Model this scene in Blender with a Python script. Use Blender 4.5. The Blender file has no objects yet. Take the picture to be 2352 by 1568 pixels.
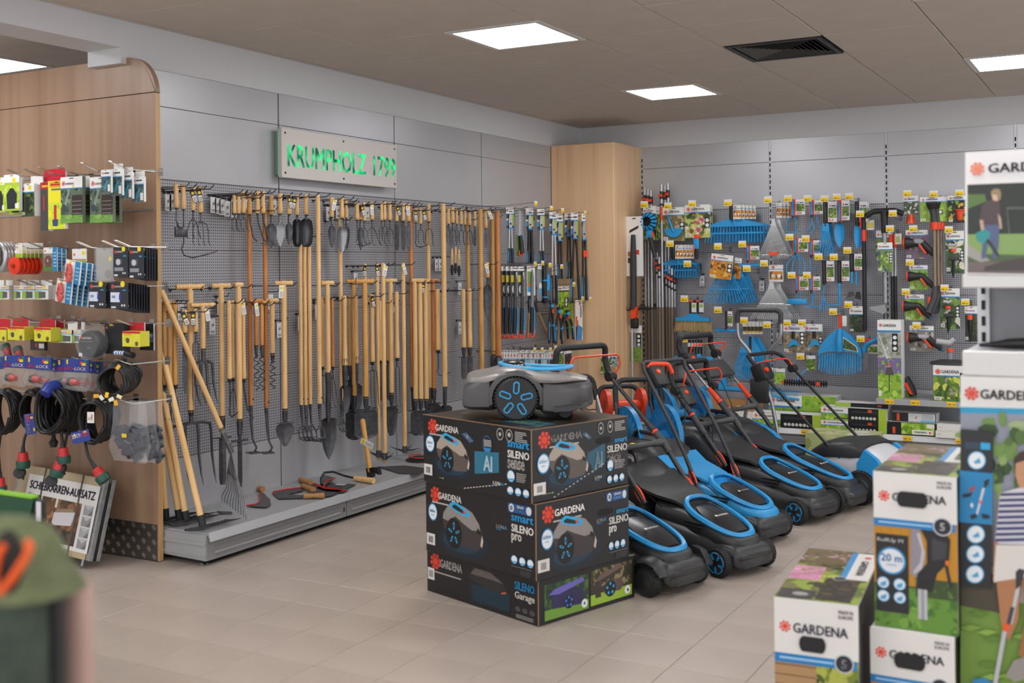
import bpy, bmesh, math, random
from math import sin, cos, pi, radians as R_, tan, atan2, hypot
from mathutils import Vector as V, Matrix, noise
sc = bpy.context.scene; COL = sc.collection
# ---------------------------------------------------------------- camera
F, PIT, ROLL, YAW, CY = 2576.63, -.00710114, -.00974792, .50875258, 593.92
CAM = V((0, 0, 1.5))
FW = V((-sin(YAW)*cos(PIT), cos(YAW)*cos(PIT), -sin(PIT)))
_r = V((cos(YAW), sin(YAW), 0)); _u = _r.cross(FW)
RT = _r*cos(ROLL)+_u*sin(ROLL); UP = RT.cross(FW)
cd = bpy.data.cameras.new('camera'); cam = bpy.data.objects.new('camera', cd); COL.objects.link(cam)
cd.sensor_width = 36; cd.lens = F/2352*36; cd.shift_y = -(784-CY)/2352; cd.clip_start = .05; cd.clip_end = 60
cam.matrix_world = Matrix(((RT.x, UP.x, -FW.x, CAM.x), (RT.y, UP.y, -FW.y, CAM.y), (RT.z, UP.z, -FW.z, CAM.z), (0, 0, 0, 1)))
cd.dof.use_dof = True; cd.dof.focus_distance = 7.2; cd.dof.aperture_fstop = 2.7
sc.camera = cam
# ---------------------------------------------------------------- light
w = bpy.data.worlds.new('world'); sc.world = w; w.use_nodes = True
w.node_tree.nodes['Background'].inputs[0].default_value = (.93, .96, 1, 1)
w.node_tree.nodes['Background'].inputs[1].default_value = 1.7
LIGHT_E = 24.0
sc.view_settings.view_transform = 'Standard'; sc.view_settings.look = 'None'
sc.view_settings.gamma = 1; sc.view_settings.use_curve_mapping = False
sc.view_settings.exposure = 0.0
sc.cycles.max_bounces = 8; sc.cycles.transparent_max_bounces = 16
sc.cycles.sample_clamp_indirect = 4.0

# ---------------------------------------------------------------- helpers
def ray(px, py): return FW + RT*((px-1176)/F) - UP*((py-CY)/F)
def hit(px, py, ax, v):
    d = ray(px, py); return CAM + d*((v-CAM[ax])/d[ax])
def depth(p): return (V(p)-CAM).dot(FW)
def proj(p):
    d = V(p)-CAM; z = d.dot(FW); return 1176+F*d.dot(RT)/z, CY-F*d.dot(UP)/z

def lin(c):
    if isinstance(c, str): c = tuple(int(c[i:i+2], 16) for i in (0, 2, 4))
    f = lambda x: x/12.92 if x <= .04045 else ((x+.055)/1.055)**2.4
    return tuple(f(x/255) for x in c)+(1,)
MATS = {}
def nodes(m): return m.node_tree.nodes, m.node_tree.links
def M(c, rough=.5, metal=0., name=None, bump=0, bscale=200, spec=.5, emit=0):
    key = (c, rough, metal, bump, bscale, spec, emit)
    if key in MATS: return MATS[key]
    m = bpy.data.materials.new(name or 'paint'); m.use_nodes = True; n, l = nodes(m); b = n['Principled BSDF']
    b.inputs['Base Color'].default_value = lin(c); b.inputs['Roughness'].default_value = rough
    b.inputs['Metallic'].default_value = metal; b.inputs['Specular IOR Level'].default_value = spec
    if emit:
        b.inputs['Emission Color'].default_value = lin(c); b.inputs['Emission Strength'].default_value = emit
    if bump:
        t = n.new('ShaderNodeTexNoise'); t.inputs['Scale'].default_value = bscale; t.inputs['Detail'].default_value = 3
        tc = n.new('ShaderNodeTexCoord'); l.new(tc.outputs['Object'], t.inputs['Vector'])
        bp = n.new('ShaderNodeBump'); bp.inputs['Strength'].default_value = bump; bp.inputs['Distance'].default_value = .002
        l.new(t.outputs[0], bp.inputs['Height']); l.new(bp.outputs[0], b.inputs['Normal'])
    MATS[key] = m; return m
def noisemat(name, cols, scale, rough=.5, detail=4, metal=0, bump=0, spec=.5, dist=0):
    """colour ramp over stretched noise in object space; cols = [(pos, colour)...]"""
    if name in MATS: return MATS[name]
    m = bpy.data.materials.new(name); m.use_nodes = True; n, l = nodes(m); b = n['Principled BSDF']
    tc = n.new('ShaderNodeTexCoord'); mp = n.new('ShaderNodeMapping'); mp.inputs['Scale'].default_value = scale
    t = n.new('ShaderNodeTexNoise'); t.inputs['Scale'].default_value = 1; t.inputs['Detail'].default_value = detail
    t.inputs['Distortion'].default_value = dist
    r = n.new('ShaderNodeValToRGB'); e = r.color_ramp.elements
    while len(e) < len(cols): e.new(.5)
    for q, (p, c) in zip(e, cols): q.position = p; q.color = lin(c)
    l.new(tc.outputs['Object'], mp.inputs[0]); l.new(mp.outputs[0], t.inputs['Vector']); l.new(t.outputs[0], r.inputs[0])
    l.new(r.outputs[0], b.inputs['Base Color'])
    b.inputs['Roughness'].default_value = rough; b.inputs['Metallic'].default_value = metal; b.inputs['Specular IOR Level'].default_value = spec
    if bump:
        bp = n.new('ShaderNodeBump'); bp.inputs['Strength'].default_value = bump; bp.inputs['Distance'].default_value = .003
        l.new(t.outputs[0], bp.inputs['Height']); l.new(bp.outputs[0], b.inputs['Normal'])
    MATS[name] = m; return m
def film(name='clear_film', c=(235, 238, 242), k=.10, rough=.12):
    if name in MATS: return MATS[name]
    m = bpy.data.materials.new(name); m.use_nodes = True; n, l = nodes(m); out = n['Material Output']
    t = n.new('ShaderNodeBsdfTransparent'); g = n['Principled BSDF']; g.inputs['Base Color'].default_value = lin(c); g.inputs['Roughness'].default_value = rough
    mx = n.new('ShaderNodeMixShader'); mx.inputs[0].default_value = k
    nz = n.new('ShaderNodeTexNoise'); nz.inputs['Scale'].default_value = 45
    tc = n.new('ShaderNodeTexCoord'); l.new(tc.outputs['Object'], nz.inputs['Vector'])
    bp = n.new('ShaderNodeBump'); bp.inputs['Strength'].default_value = .8; bp.inputs['Distance'].default_value = .01
    l.new(nz.outputs[0], bp.inputs['Height']); l.new(bp.outputs[0], g.inputs['Normal'])
    l.new(t.outputs[0], mx.inputs[1]); l.new(g.outputs[0], mx.inputs[2]); l.new(mx.outputs[0], out.inputs[0])
    MATS[name] = m; return m
def printmat(name='print', rough=.38):
    if name in MATS: return MATS[name]
    m = bpy.data.materials.new(name); m.use_nodes = True; n, l = nodes(m); b = n['Principled BSDF']
    a = n.new('ShaderNodeVertexColor'); a.layer_name = 'Col'; l.new(a.outputs[0], b.inputs['Base Color']); b.inputs['Roughness'].default_value = rough
    MATS[name] = m; return m

class MB:
    def __init__(s): s.v = []; s.f = []
    def add(s, v, f):
        o = len(s.v); s.v += [tuple(p) for p in v]; s.f += [tuple(i+o for i in q) for q in f]; return s
    def box(s, x0, x1, y0, y1, z0, z1):
        v = [(x, y, z) for z in (z0, z1) for y in (y0, y1) for x in (x0, x1)]
        return s.add(v, [(0, 2, 3, 1), (4, 5, 7, 6), (0, 1, 5, 4), (2, 6, 7, 3), (0, 4, 6, 2), (1, 3, 7, 5)])
    def cbox(s, x0, x1, y0, y1, z0, z1, b=.004, n=1, T=None):
        bm = bmesh.new(); bmesh.ops.create_cube(bm, size=1)
        for q in bm.verts: q.co = V(((x0+x1)/2+q.co.x*(x1-x0), (y0+y1)/2+q.co.y*(y1-y0), (z0+z1)/2+q.co.z*(z1-z0)))
        bmesh.ops.bevel(bm, geom=list(bm.edges), offset=b, segments=n, affect='EDGES', profile=.5)
        return s.bm(bm, T)
    def bm(s, bm, T=None):
        bm.verts.index_update(); v = [(T @ q.co if T else q.co)[:] for q in bm.verts]; f = [[q.index for q in p.verts] for p in bm.faces]; bm.free(); return s.add(v, f)
    def ring(s, c, a, b, r, n, rb=None):
        return [V(c)+a*(r*cos(2*pi*i/n))+b*((rb or r)*sin(2*pi*i/n)) for i in range(n)]
    def cyl(s, p0, p1, r0, r1=None, n=10, caps=True):
        r1 = r0 if r1 is None else r1; p0, p1 = V(p0), V(p1); d = (p1-p0).normalized(); a = d.orthogonal().normalized(); b = d.cross(a)
        v = s.ring(p0, a, b, r0, n)+s.ring(p1, a, b, r1, n); f = [(i, (i+1) % n, n+(i+1) % n, n+i) for i in range(n)]
        if caps: f += [tuple(range(n))[::-1], tuple(range(n, 2*n))]
        return s.add(v, f)
    def tube(s, pts, r, n=6, closed=False, flat=None):
        """swept tube; r scalar or list; flat=(ra,rb) elliptical"""
        pts = [V(p) for p in pts]; m = len(pts); rr = r if isinstance(r, (list, tuple)) else [r]*m
        a = None; v = []
        for i, p in enumerate(pts):
            d = (pts[(i+1) % m]-pts[i-1]) if closed else (pts[min(i+1, m-1)]-pts[max(i-1, 0)])
            d = d.normalized() if d.length > 1e-9 else V((0, 0, 1))
            a = (a-d*a.dot(d)).normalized() if a is not None and (a-d*a.dot(d)).length > 1e-6 else d.orthogonal().normalized()
            b = d.cross(a); v += s.ring(p, a, b, rr[i], n)
        k = m if closed else m-1
        f = [(i*n+j, i*n+(j+1) % n, ((i+1) % m)*n+(j+1) % n, ((i+1) % m)*n+j) for i in range(k) for j in range(n)]
        if not closed: f += [tuple(range(n))[::-1], tuple(range((m-1)*n, m*n))]
        return s.add(v, f)
    def lathe(s, prof, n=14, c=(0, 0, 0), ax='z', sx=1, sy=1):
        v = []
        for r, z in prof:
            for i in range(n):
                x, y = r*cos(2*pi*i/n)*sx, r*sin(2*pi*i/n)*sy
                q = (x, y, z) if ax == 'z' else ((x, z, y) if ax == 'y' else (z, x, y)); v.append((q[0]+c[0], q[1]+c[1], q[2]+c[2]))
        m = len(prof); f = [(i*n+j, i*n+(j+1) % n, (i+1)*n+(j+1) % n, (i+1)*n+j) for i in range(m-1) for j in range(n)]
        if prof[0][0] > 1e-6: f.append(tuple(range(n))[::-1])
        if prof[-1][0] > 1e-6: f.append(tuple(range((m-1)*n, m*n)))
        return s.add(v, f)
    def prism(s, pts, y0, y1, ax='y'):
        """outline (x,z) extruded along y (ax y), or (x,y) along z (ax z), or (y,z) along x"""
        m = {'y': lambda a, b, d: (a, d, b), 'z': lambda a, b, d: (a, b, d), 'x': lambda a, b, d: (d, a, b)}[ax]
        n = len(pts); v = [m(a, b, y0) for a, b in pts]+[m(a, b, y1) for a, b in pts]
        return s.add(v, [tuple(range(n)), tuple(range(n, 2*n))[::-1]]+[(i, n+i, n+(i+1) % n, (i+1) % n) for i in range(n)])
    def loft(s, rings, cap=True):
        n = len(rings[0]); v = [p for r in rings for p in r]; m = len(rings)
        f = [(i*n+j, i*n+(j+1) % n, (i+1)*n+(j+1) % n, (i+1)*n+j) for i in range(m-1) for j in range(n)]
        if cap: f += [tuple(range(n))[::-1], tuple(range((m-1)*n, m*n))]
        return s.add(v, f)
    def T(s, m):
        s.v = [tuple(m @ V(p)) for p in s.v]; return s

def tag(o, label=None, cat=None, group=None, kind=None):
    if label: o['label'] = label
    if cat: o['category'] = cat
    if group: o['group'] = group
    if kind: o['kind'] = kind
    return o
def thing(name, label, cat, loc=(0, 0, 0), rz=0, group=None, rot=None):
    o = bpy.data.objects.new(name, None); COL.objects.link(o); o.empty_display_size = .05
    o.location = loc; o.rotation_euler = rot or (0, 0, rz)
    return tag(o, label, cat, group)
def fixn(me):
    bm = bmesh.new(); bm.from_mesh(me); bmesh.ops.recalc_face_normals(bm, faces=bm.faces); bm.to_mesh(me); bm.free()
def mesh(name, mb, mat, smooth=38):
    me = bpy.data.meshes.new(name); me.from_pydata(mb.v, [], mb.f); fixn(me); me.materials.append(mat)
    if smooth:
        me.polygons.foreach_set('use_smooth', [True]*len(me.polygons)); me.set_sharp_from_angle(angle=R_(smooth))
    return me
def put(name, me, parent=None, T=None):
    o = bpy.data.objects.new(name, me); COL.objects.link(o); o.parent = parent
    if T is not None: o.matrix_local = T
    return o
def part(parent, name, mb, mat, smooth=38, T=None): return put(name, mesh(name, mb, mat, smooth), parent, T)
def struct(name, mb, mat, parent=None, smooth=0):
    o = part(parent, name, mb, mat, smooth)
    if parent is None: o['kind'] = 'structure'
    return o
def dup(root, loc, rz=None, label=None, group=None, rot=None):
    r = root.copy(); COL.objects.link(r); r.location = loc
    if rz is not None: r.rotation_euler = (0, 0, rz)
    if rot is not None: r.rotation_euler = rot
    if label: r['label'] = label
    if group: r['group'] = group
    for ch in root.children:
        c = ch.copy(); COL.objects.link(c); c.parent = r
        for g in ch.children:
            d = g.copy(); COL.objects.link(d); d.parent = c
    return r
def frame(o, u, v):
    """matrix whose X,Y,Z are u, v and u x v, at o"""
    u = V(u).normalized(); v = V(v).normalized(); n = u.cross(v); o = V(o)
    return Matrix(((u.x, v.x, n.x, o.x), (u.y, v.y, n.y, o.y), (u.z, v.z, n.z, o.z), (0, 0, 0, 1)))
WF = frame((0, 0, 0), (1, 0, 0), (0, 0, 1))      # vertical face looking to -y
def wf(x=0, y=0, z=0): return Matrix.Translation((x, y, z)) @ WF
_txt = {}
def textmesh(s, bold=0, thick=0):
    k = (s, bold, thick)
    if k not in _txt:
        c = bpy.data.curves.new('t', 'FONT'); c.body = s; c.size = 1; c.resolution_u = 2; c.extrude = thick
        o = bpy.data.objects.new('t', c); COL.objects.link(o); bpy.context.view_layer.update()
        m0 = bpy.data.meshes.new_from_object(o.evaluated_get(bpy.context.evaluated_depsgraph_get()))
        bpy.data.objects.remove(o); bpy.data.curves.remove(c)
        mb = MB(); vs = [q.co.copy() for q in m0.vertices]; fs = [list(p.vertices) for p in m0.polygons]
        for dx, dy in ([(-bold, 0), (bold, 0), (0, bold*.6), (0, -bold*.6)] if bold else [(0, 0)]): mb.add([(q.x+dx, q.y+dy, q.z) for q in vs], fs)
        me = bpy.data.meshes.new('lettering'); me.from_pydata(mb.v, [], mb.f); bpy.data.meshes.remove(m0)
        xs = [q.co.x for q in me.vertices]; ys = [q.co.y for q in me.vertices]
        _txt[k] = (me, min(xs), max(xs), min(ys), max(ys))
    return _txt[k]
def text(parent, s, T, u0, v0, u1, v1, mat, bold=.022, name='lettering', thick=0, lift=.003):
    """letters fitted into the rectangle (u0,v0)-(u1,v1) of frame T"""
    me, a, b, c, d = textmesh(s, bold, thick); key = (s, bold, thick, mat.name)
    if key not in _txt:
        m2 = me.copy(); m2.materials.clear(); m2.materials.append(mat); _txt[key] = m2
    o = bpy.data.objects.new(name, _txt[key]); COL.objects.link(o); o.parent = parent
    sx, sy = (u1-u0)/(b-a), (v1-v0)/(d-c)
    o.matrix_local = T @ Matrix(((sx, 0, 0, u0-a*sx), (0, sy, 0, v0-c*sy), (0, 0, 1, lift), (0, 0, 0, 1)))
    return o
class P:
    """flat print: coloured shapes in a (u,v) plane, one mesh with a colour attribute"""
    def __init__(s, eps=.00005): s.v = []; s.f = []; s.c = []; s.k = 1; s.e = eps
    def poly(s, pts, c):
        o = len(s.v); s.v += [(u, v, s.k*s.e) for u, v in pts]; s.f.append(tuple(range(o, o+len(pts)))); s.c.append(lin(c)); s.k += 1; return s
    def rect(s, a, b, c, d, col): return s.poly([(a, b), (c, b), (c, d), (a, d)], col)
    def disc(s, u, v, r, c, n=14, ry=None): return s.poly([(u+r*cos(2*pi*i/n), v+(ry or r)*sin(2*pi*i/n)) for i in range(n)], c)
    def ringd(s, u, v, r, c1, c2, ry=None, n=14):
        ry = ry or r; return s.disc(u, v, r, c1, n, ry).disc(u, v, r*.86, c2, n, ry*.86)
    def logo(s, u, v, r, c='d8402a', n=8, bg=None):
        k = s.k
        for i in range(n):
            a = 2*pi*i/n+.3; s.k = k; s.poly([(u+r*(.78*cos(a)+.27*cos(b)), v+r*(.78*sin(a)+.27*sin(b))) for b in [2*pi*j/7 for j in range(7)]], c)
        s.k = k+1; s.disc(u, v, r*.5, c, 10); return s
    def bars(s, u0, v0, u1, v1, n, c, fill=.5, rnd=None):
        h = (v1-v0)/n; k = s.k
        for i in range(n):
            s.k = k; e = u1 if not rnd else u0+(u1-u0)*rnd.uniform(.6, 1); s.rect(u0, v0+i*h, e, v0+(i+fill)*h, c)
        s.k = k+1; return s
    def photo(s, u0, v0, u1, v1, pal, n, seed, big=.18, base=None):
        """a printed snapshot: many small irregular patches clipped to the rectangle"""
        rnd = random.Random(seed); s.rect(u0, v0, u1, v1, base or pal[0]); W, H = u1-u0, v1-v0; L = max(W, H)
        for i in range(int(n*2.2)):
            cu, cv = rnd.uniform(u0, u1), rnd.uniform(v0, v1); r = L*big*.55*rnd.uniform(.25, 1); a0 = rnd.uniform(0, 6); el = rnd.uniform(.35, .9); c = rnd.choice(pal); pts = []
            for j in range(7):
                a = 2*pi*j/7; q = r*rnd.uniform(.7, 1.1); x, y = q*cos(a), q*el*sin(a)
                pts.append((min(max(cu+x*cos(a0)-y*sin(a0), u0), u1), min(max(cv+x*sin(a0)+y*cos(a0), v0), v1)))
            s.poly(pts, c); s.k -= .9
        s.k = math.ceil(s.k)+1; return s
    def build(s, parent, T, name='print', mat=None):
        me = bpy.data.meshes.new(name); me.from_pydata(s.v, [], s.f); a = me.color_attributes.new('Col', 'FLOAT_COLOR', 'CORNER')
        buf = []
        for f, c in zip(s.f, s.c): buf += list(c)*len(f)
        a.data.foreach_set('color', buf); me.materials.append(mat or printmat()); return put(name, me, parent, T)
    def mesh(s, name='print'):
        o = s.build(None, None, name); me = o.data; bpy.data.objects.remove(o); return me
ORD = ['first', 'second', 'third', 'fourth', 'fifth', 'sixth', 'seventh', 'eighth', 'ninth', 'tenth', 'eleventh', 'twelfth', 'thirteenth', 'fourteenth', 'fifteenth', 'sixteenth', 'seventeenth', 'eighteenth', 'nineteenth', 'twentieth']
GREEN = ['5d7a2e', '7f9a35', '3c5a24', '9db04a', '2f4320', 'b4bd62']
LEAF = ['c9862b', 'e0a23a', '8a5a24', 'd9b55a', '5e4522', 'c7702a']
LAWN = ['8fb63a', '7aa82f', 'a7c84c', '6b9629', 'b7d45f']
BLUE, ORANGE, CHAR = '2492cf', 'e8471c', '2c2c2f'
# common materials
M_white = M('e6e4e2', .45); M_steel = M('b4b4b4', .35, .9); M_wire = M('77757a', .35, .85); M_dkwire = M('3a3a3e', .4, .6)
M_black = M('1c1c1e', .42); M_blackg = M('151517', .25); M_blue = M(BLUE, .4); M_orange = M(ORANGE, .4); M_char = M('38383b', .5)
M_yellow = M('f2cf1d', .5); M_ink = M('20223a', .5); M_whiteink = M('e9e6e2', .5); M_tool = M('3b3b3f', .42, .55)
FILM = film()
# ================================================================ room shell
XA, YB, ZC, ZS, ZM = -4.62, 9.634, 2.807, 2.582, 2.388
laminate = noisemat('laminate_oak', [(.3, (205, 165, 124)), (.45, (224, 184, 142)), (.6, (232, 193, 152)), (.75, (216, 175, 133))], (11, 11, .35), .42, 5)
tile_mat = noisemat('floor_tile', [(.3, (166, 153, 143)), (.7, (176, 163, 153))], (3, 3, 3), .32, 4, bump=.03)
ceil_mat = noisemat('ceiling_tile', [(.3, (192, 182, 171)), (.7, (198, 188, 177))], (4, 4, 4), .9, 3)
plaster = M('c9c9cc', .7, bump=.05, bscale=60)
panel_mat = noisemat('grey_panel', [(.3, (180, 180, 184)), (.7, (187, 187, 190))], (1.5, 1.5, 1.5), .36, 2, metal=.3)
def pegmat():
    m = bpy.data.materials.new('perforated_panel'); m.use_nodes = True; n, l = nodes(m); b = n['Principled BSDF']
    tc = n.new('ShaderNodeTexCoord'); sp = n.new('ShaderNodeSeparateXYZ'); l.new(tc.outputs['Object'], sp.inputs[0])
    def mt(op, a, bb=None):
        q = n.new('ShaderNodeMath'); q.operation = op
        for i, x in enumerate((a, bb)):
            if x is None: continue
            if isinstance(x, (int, float)): q.inputs[i].default_value = x
            else: l.new(x, q.inputs[i])
        return q.outputs[0]
    h = mt('ADD', sp.outputs[0], sp.outputs[1])          # along the wall, whichever wall
    P_ = .0165
    fu = mt('SUBTRACT', mt('FRACT', mt('DIVIDE', h, P_)), .5); fv = mt('SUBTRACT', mt('FRACT', mt('DIVIDE', sp.outputs[2], P_)), .5)
    d = mt('ADD', mt('POWER', fu, 2.), mt('POWER', fv, 2.)); hole = mt('LESS_THAN', d, .05)
    mx = n.new('ShaderNodeMix'); mx.data_type = 'RGBA'; l.new(hole, mx.inputs['Factor']); mx.inputs['A'].default_value = lin('a3a3a8'); mx.inputs['B'].default_value = lin('26262a')
    l.new(mx.outputs['Result'], b.inputs['Base Color']); b.inputs['Roughness'].default_value = .42; b.inputs['Metallic'].default_value = .2
    return m
peg_mat = pegmat()
dark = M('141416', .7)

# floor: every tile that the picture resolves is a piece of its own
fl = struct('floor', MB().box(-9, 4, -3, 10.6, -.06, -.0022), M('857a70', .8))
TX, TY = .2982, .2985
tme = mesh('tile', MB().cbox(-TX/2+.0014, TX/2-.0014, -TY/2+.0014, TY/2-.0014, -.012, 0, .0012), tile_mat, 0)
far = MB(); cand = []
for i in range(-18, 28):
    for j in range(-22, 24):
        cx, cy = -3.931+TX*(i+.5), 3.640+TY*(j+.5)
        if not (-8.9 < cx < 3.9 and -2.9 < cy < 9.5): continue
        p = proj((cx, cy, 0)) if depth((cx, cy, 0)) > .3 else (-1, -1)
        vis = 120 < p[0] < 2360 and p[1] < 1660 and p[1] > 600 and cx > -4.35 and cy < 9.15
        cand.append((0 if vis else 1, depth((cx, cy, 0)), cx, cy))
cand.sort()
for k, (nv, d, cx, cy) in enumerate(cand):
    if k < 290 and not nv: put('tile', tme, fl, Matrix.Translation((cx, cy, 0)))
    else: far.box(cx-TX/2+.0014, cx+TX/2-.0014, cy-TY/2+.0014, cy+TY/2-.0014, -.01, 0)
tag(part(fl, 'far_tiles', far, tile_mat, 0), kind='stuff')

# ceiling grid, lamps, vent
ce = struct('ceiling', MB().box(-9, 4, -3, 10.6, ZC+.012, ZC+.1), M('5a544e', .9))
G = .60; GY = .6085; cme = mesh('ceiling_tile', MB().cbox(-G/2+.003, G/2-.003, -GY/2+.003, GY/2-.003, 0, .02, .002), ceil_mat, 0)
lamps = [(-3.065, 5.571), (-3.065, 8.004), (-.665, 8.004), (-.665, 5.571)]+[(x, y) for x in (-3.065, -.665, 1.735) for y in (3.137, .703, -1.731)]+[(-5.465, 3.137), (-5.465, .703)]+[(1.735, 5.571), (1.735, 8.004)]
vent = (-1.865, 6.788)
rt = random.Random(4)
for i in range(-1, 15):
    for j in range(-14, 8):
        cx, cy = -3.965+G*(i-.5), 5.875+GY*(j-.5)
        if cx > 3.8 or cy < -2.9: continue
        x0, x1, y0, y1 = cx-G/2, cx+G/2, cy-GY/2, cy+GY/2
        if any(abs(cx-a) < .2 and abs(cy-b) < .2 for a, b in lamps+[vent]): continue
        if x1 < XA+.05 or y0 > YB-.05: continue
        if x0 < XA or y1 > YB:
            x0, y1 = max(x0, XA), min(y1, YB)
            part(ce, 'ceiling_tile', MB().box(x0+.003, x1-.003, y0+.003, y1-.003, ZC, ZC+.02), ceil_mat, 0)
        else: put('ceiling_tile', cme, ce, Matrix.Translation((cx, cy, ZC+rt.uniform(-.0012, .0012))))
emit = M('ffffff', .5, emit=LIGHT_E, name='lamp_glow'); lampframe = M('d8d4cf', .5)
lm = mesh('lamp_frame', MB().box(-.297, .297, -.297, -.262, -.004, .02).box(-.297, .297, .262, .297, -.004, .02).box(-.297, -.262, -.262, .262, -.004, .02).box(.262, .297, -.262, .262, -.004, .02), lampframe, 0)
dm = mesh('diffuser', MB().box(-.262, .262, -.262, .262, -.001, .02), emit, 0)
ll = ['square white ceiling lamp nearest the top centre of the picture', 'square white ceiling lamp near the wooden corner column', 'square white ceiling lamp cut by the right edge of the picture']
for k, (x, y) in enumerate(lamps):
    t = thing('ceiling_lamp', ll[k] if k < 3 else ('square white ceiling lamp just peeking in at the top right edge' if k == 3 else 'square white ceiling lamp further back along the shop ceiling'), 'lamp', (x, y, ZC), group='square ceiling lamps')
    put('lamp_frame', lm, t); put('diffuser', dm, t)
t = thing('ceiling_vent', 'black square air vent with slanted louvres in the ceiling', 'vent', (vent[0], vent[1], ZC))
b = MB()
for a in (0, 1): b.box(-.285, .285, (-.285, .255)[a], (-.255, .285)[a], -.006, .02).box((-.285, .255)[a], (-.255, .285)[a], -.255, .255, -.006, .02)
part(t, 'vent_frame', b, M('2a2a2c', .5), 0); part(t, 'backing', MB().box(-.27, .27, -.27, .27, .012, .02), dark, 0)
for s in (-1, 1):
    for k in range(8):
        q = .03+k*.029; T_ = Matrix.Translation((s*q, 0, .004)) @ Matrix.Rotation(s*.7, 4, 'Y')
        part(t, 'louvre', MB().box(-.011, .011, -q-.005, q+.005, -.001, .001), M('4a4744', .5), 0, T_)
    for k in range(8):
        q = .03+k*.029; T_ = Matrix.Translation((0, s*q, .004)) @ Matrix.Rotation(-s*.7, 4, 'X')
        part(t, 'louvre', MB().box(-q-.005, q+.005, -.011, .011, -.001, .001), M('3a3836', .5), 0, T_)

# left wall (x = XA) and back wall (y = YB): bulkhead, plain panels, perforated panels, uprights
ZP = [.465, .85, 1.235, 1.61, 1.993]
wl = struct('wall_left', MB().box(XA-.25, XA-.02, 4.19, YB+.25, 0, ZC), dark)
struct('trim_1', MB().box(XA-.25, XA, 4.115, YB, ZS, ZC+.01).box(XA-.25, XA, -2.9, 4.115, 2.664, ZC+.01), plaster)
bayA = [4.18, 5.343, 6.578, 7.796, 9.023]
def bay_panels(w, mk):
    pass
for a, b_ in zip(bayA[:-1], bayA[1:]):
    for z0, z1 in ((.16, ZP[0]), (ZP[4], ZM), (ZM, ZS+.004)): part(wl, 'panel', MB().cbox(XA-.02, XA, a+.006, b_-.006, z0+.0012, z1-.0012, .0015), panel_mat, 0)
    for z0, z1 in zip(ZP[:-1], ZP[1:]): part(wl, 'perforated_panel', MB().cbox(XA-.02, XA, a+.006, b_-.006, z0+.001, z1-.001, .0015), peg_mat, 0)
part(wl, 'panel', MB().box(XA-.02, XA, 9.03, YB, .16, ZS), panel_mat, 0)
wb = struct('wall_back', MB().box(XA-.25, 4, YB+.02, YB+.25, 0, ZC), dark)
struct('trim_2', MB().box(XA, 4, YB, YB+.25, ZS, ZC+.01), plaster)
bayB = [-3.99, -2.79, -1.812, -.829, .15]
for a, b_ in zip(bayB[:-1], bayB[1:]):
    for z0, z1 in ((.16, ZP[0]), (ZP[4], ZM), (ZM, ZS+.004)): part(wb, 'panel', MB().cbox(a+.012, b_-.012, YB, YB+.02, z0+.0012, z1-.0012, .0015), panel_mat, 0)
    for z0, z1 in zip(ZP[:-1], ZP[1:]): part(wb, 'perforated_panel', MB().cbox(a+.012, b_-.012, YB, YB+.02, z0+.001, z1-.001, .0015), peg_mat, 0)
for x in bayB:
    u = part(wb, 'upright', MB().box(x-.011, x+.011, YB+.003, YB+.03, .1, ZS), M('c2c2c6', .4, .3), 0)
    s = MB()
    for k in range(46): s.box(x-.0055, x+.0055, YB+.001, YB+.01, .2+k*.05, .2+k*.05+.031)
    tag(part(u, 'slots', s, dark, 0), kind='stuff')

# wooden column in the corner
c = struct('trim_3', MB().cbox(XA, -4.002, 9.023, YB+.02, 0, ZS+.004, .004), laminate); 
# plain backs of the neighbouring areas: beyond the left opening
struct('wall_far_left', MB().box(-8.6, -8.4, -3, 10.5, 0, ZC), plaster)
struct('trim_4', MB().box(-8.4, XA-.25, 6.6, 6.8, 2.3, ZC), plaster)
ob = struct('ceiling_far_left', MB().box(-8.4, XA-.25, -2.9, 6.6, ZC+.001, ZC+.011), ceil_mat)
_h = hit(107, 152, 2, ZC)
t = thing('ceiling_lamp', 'square white ceiling lamp glowing behind the top of the wooden display', 'lamp', (_h.x-.262, _h.y-.262, ZC))
put('lamp_frame', lm, t); put('diffuser', dm, t)
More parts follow.
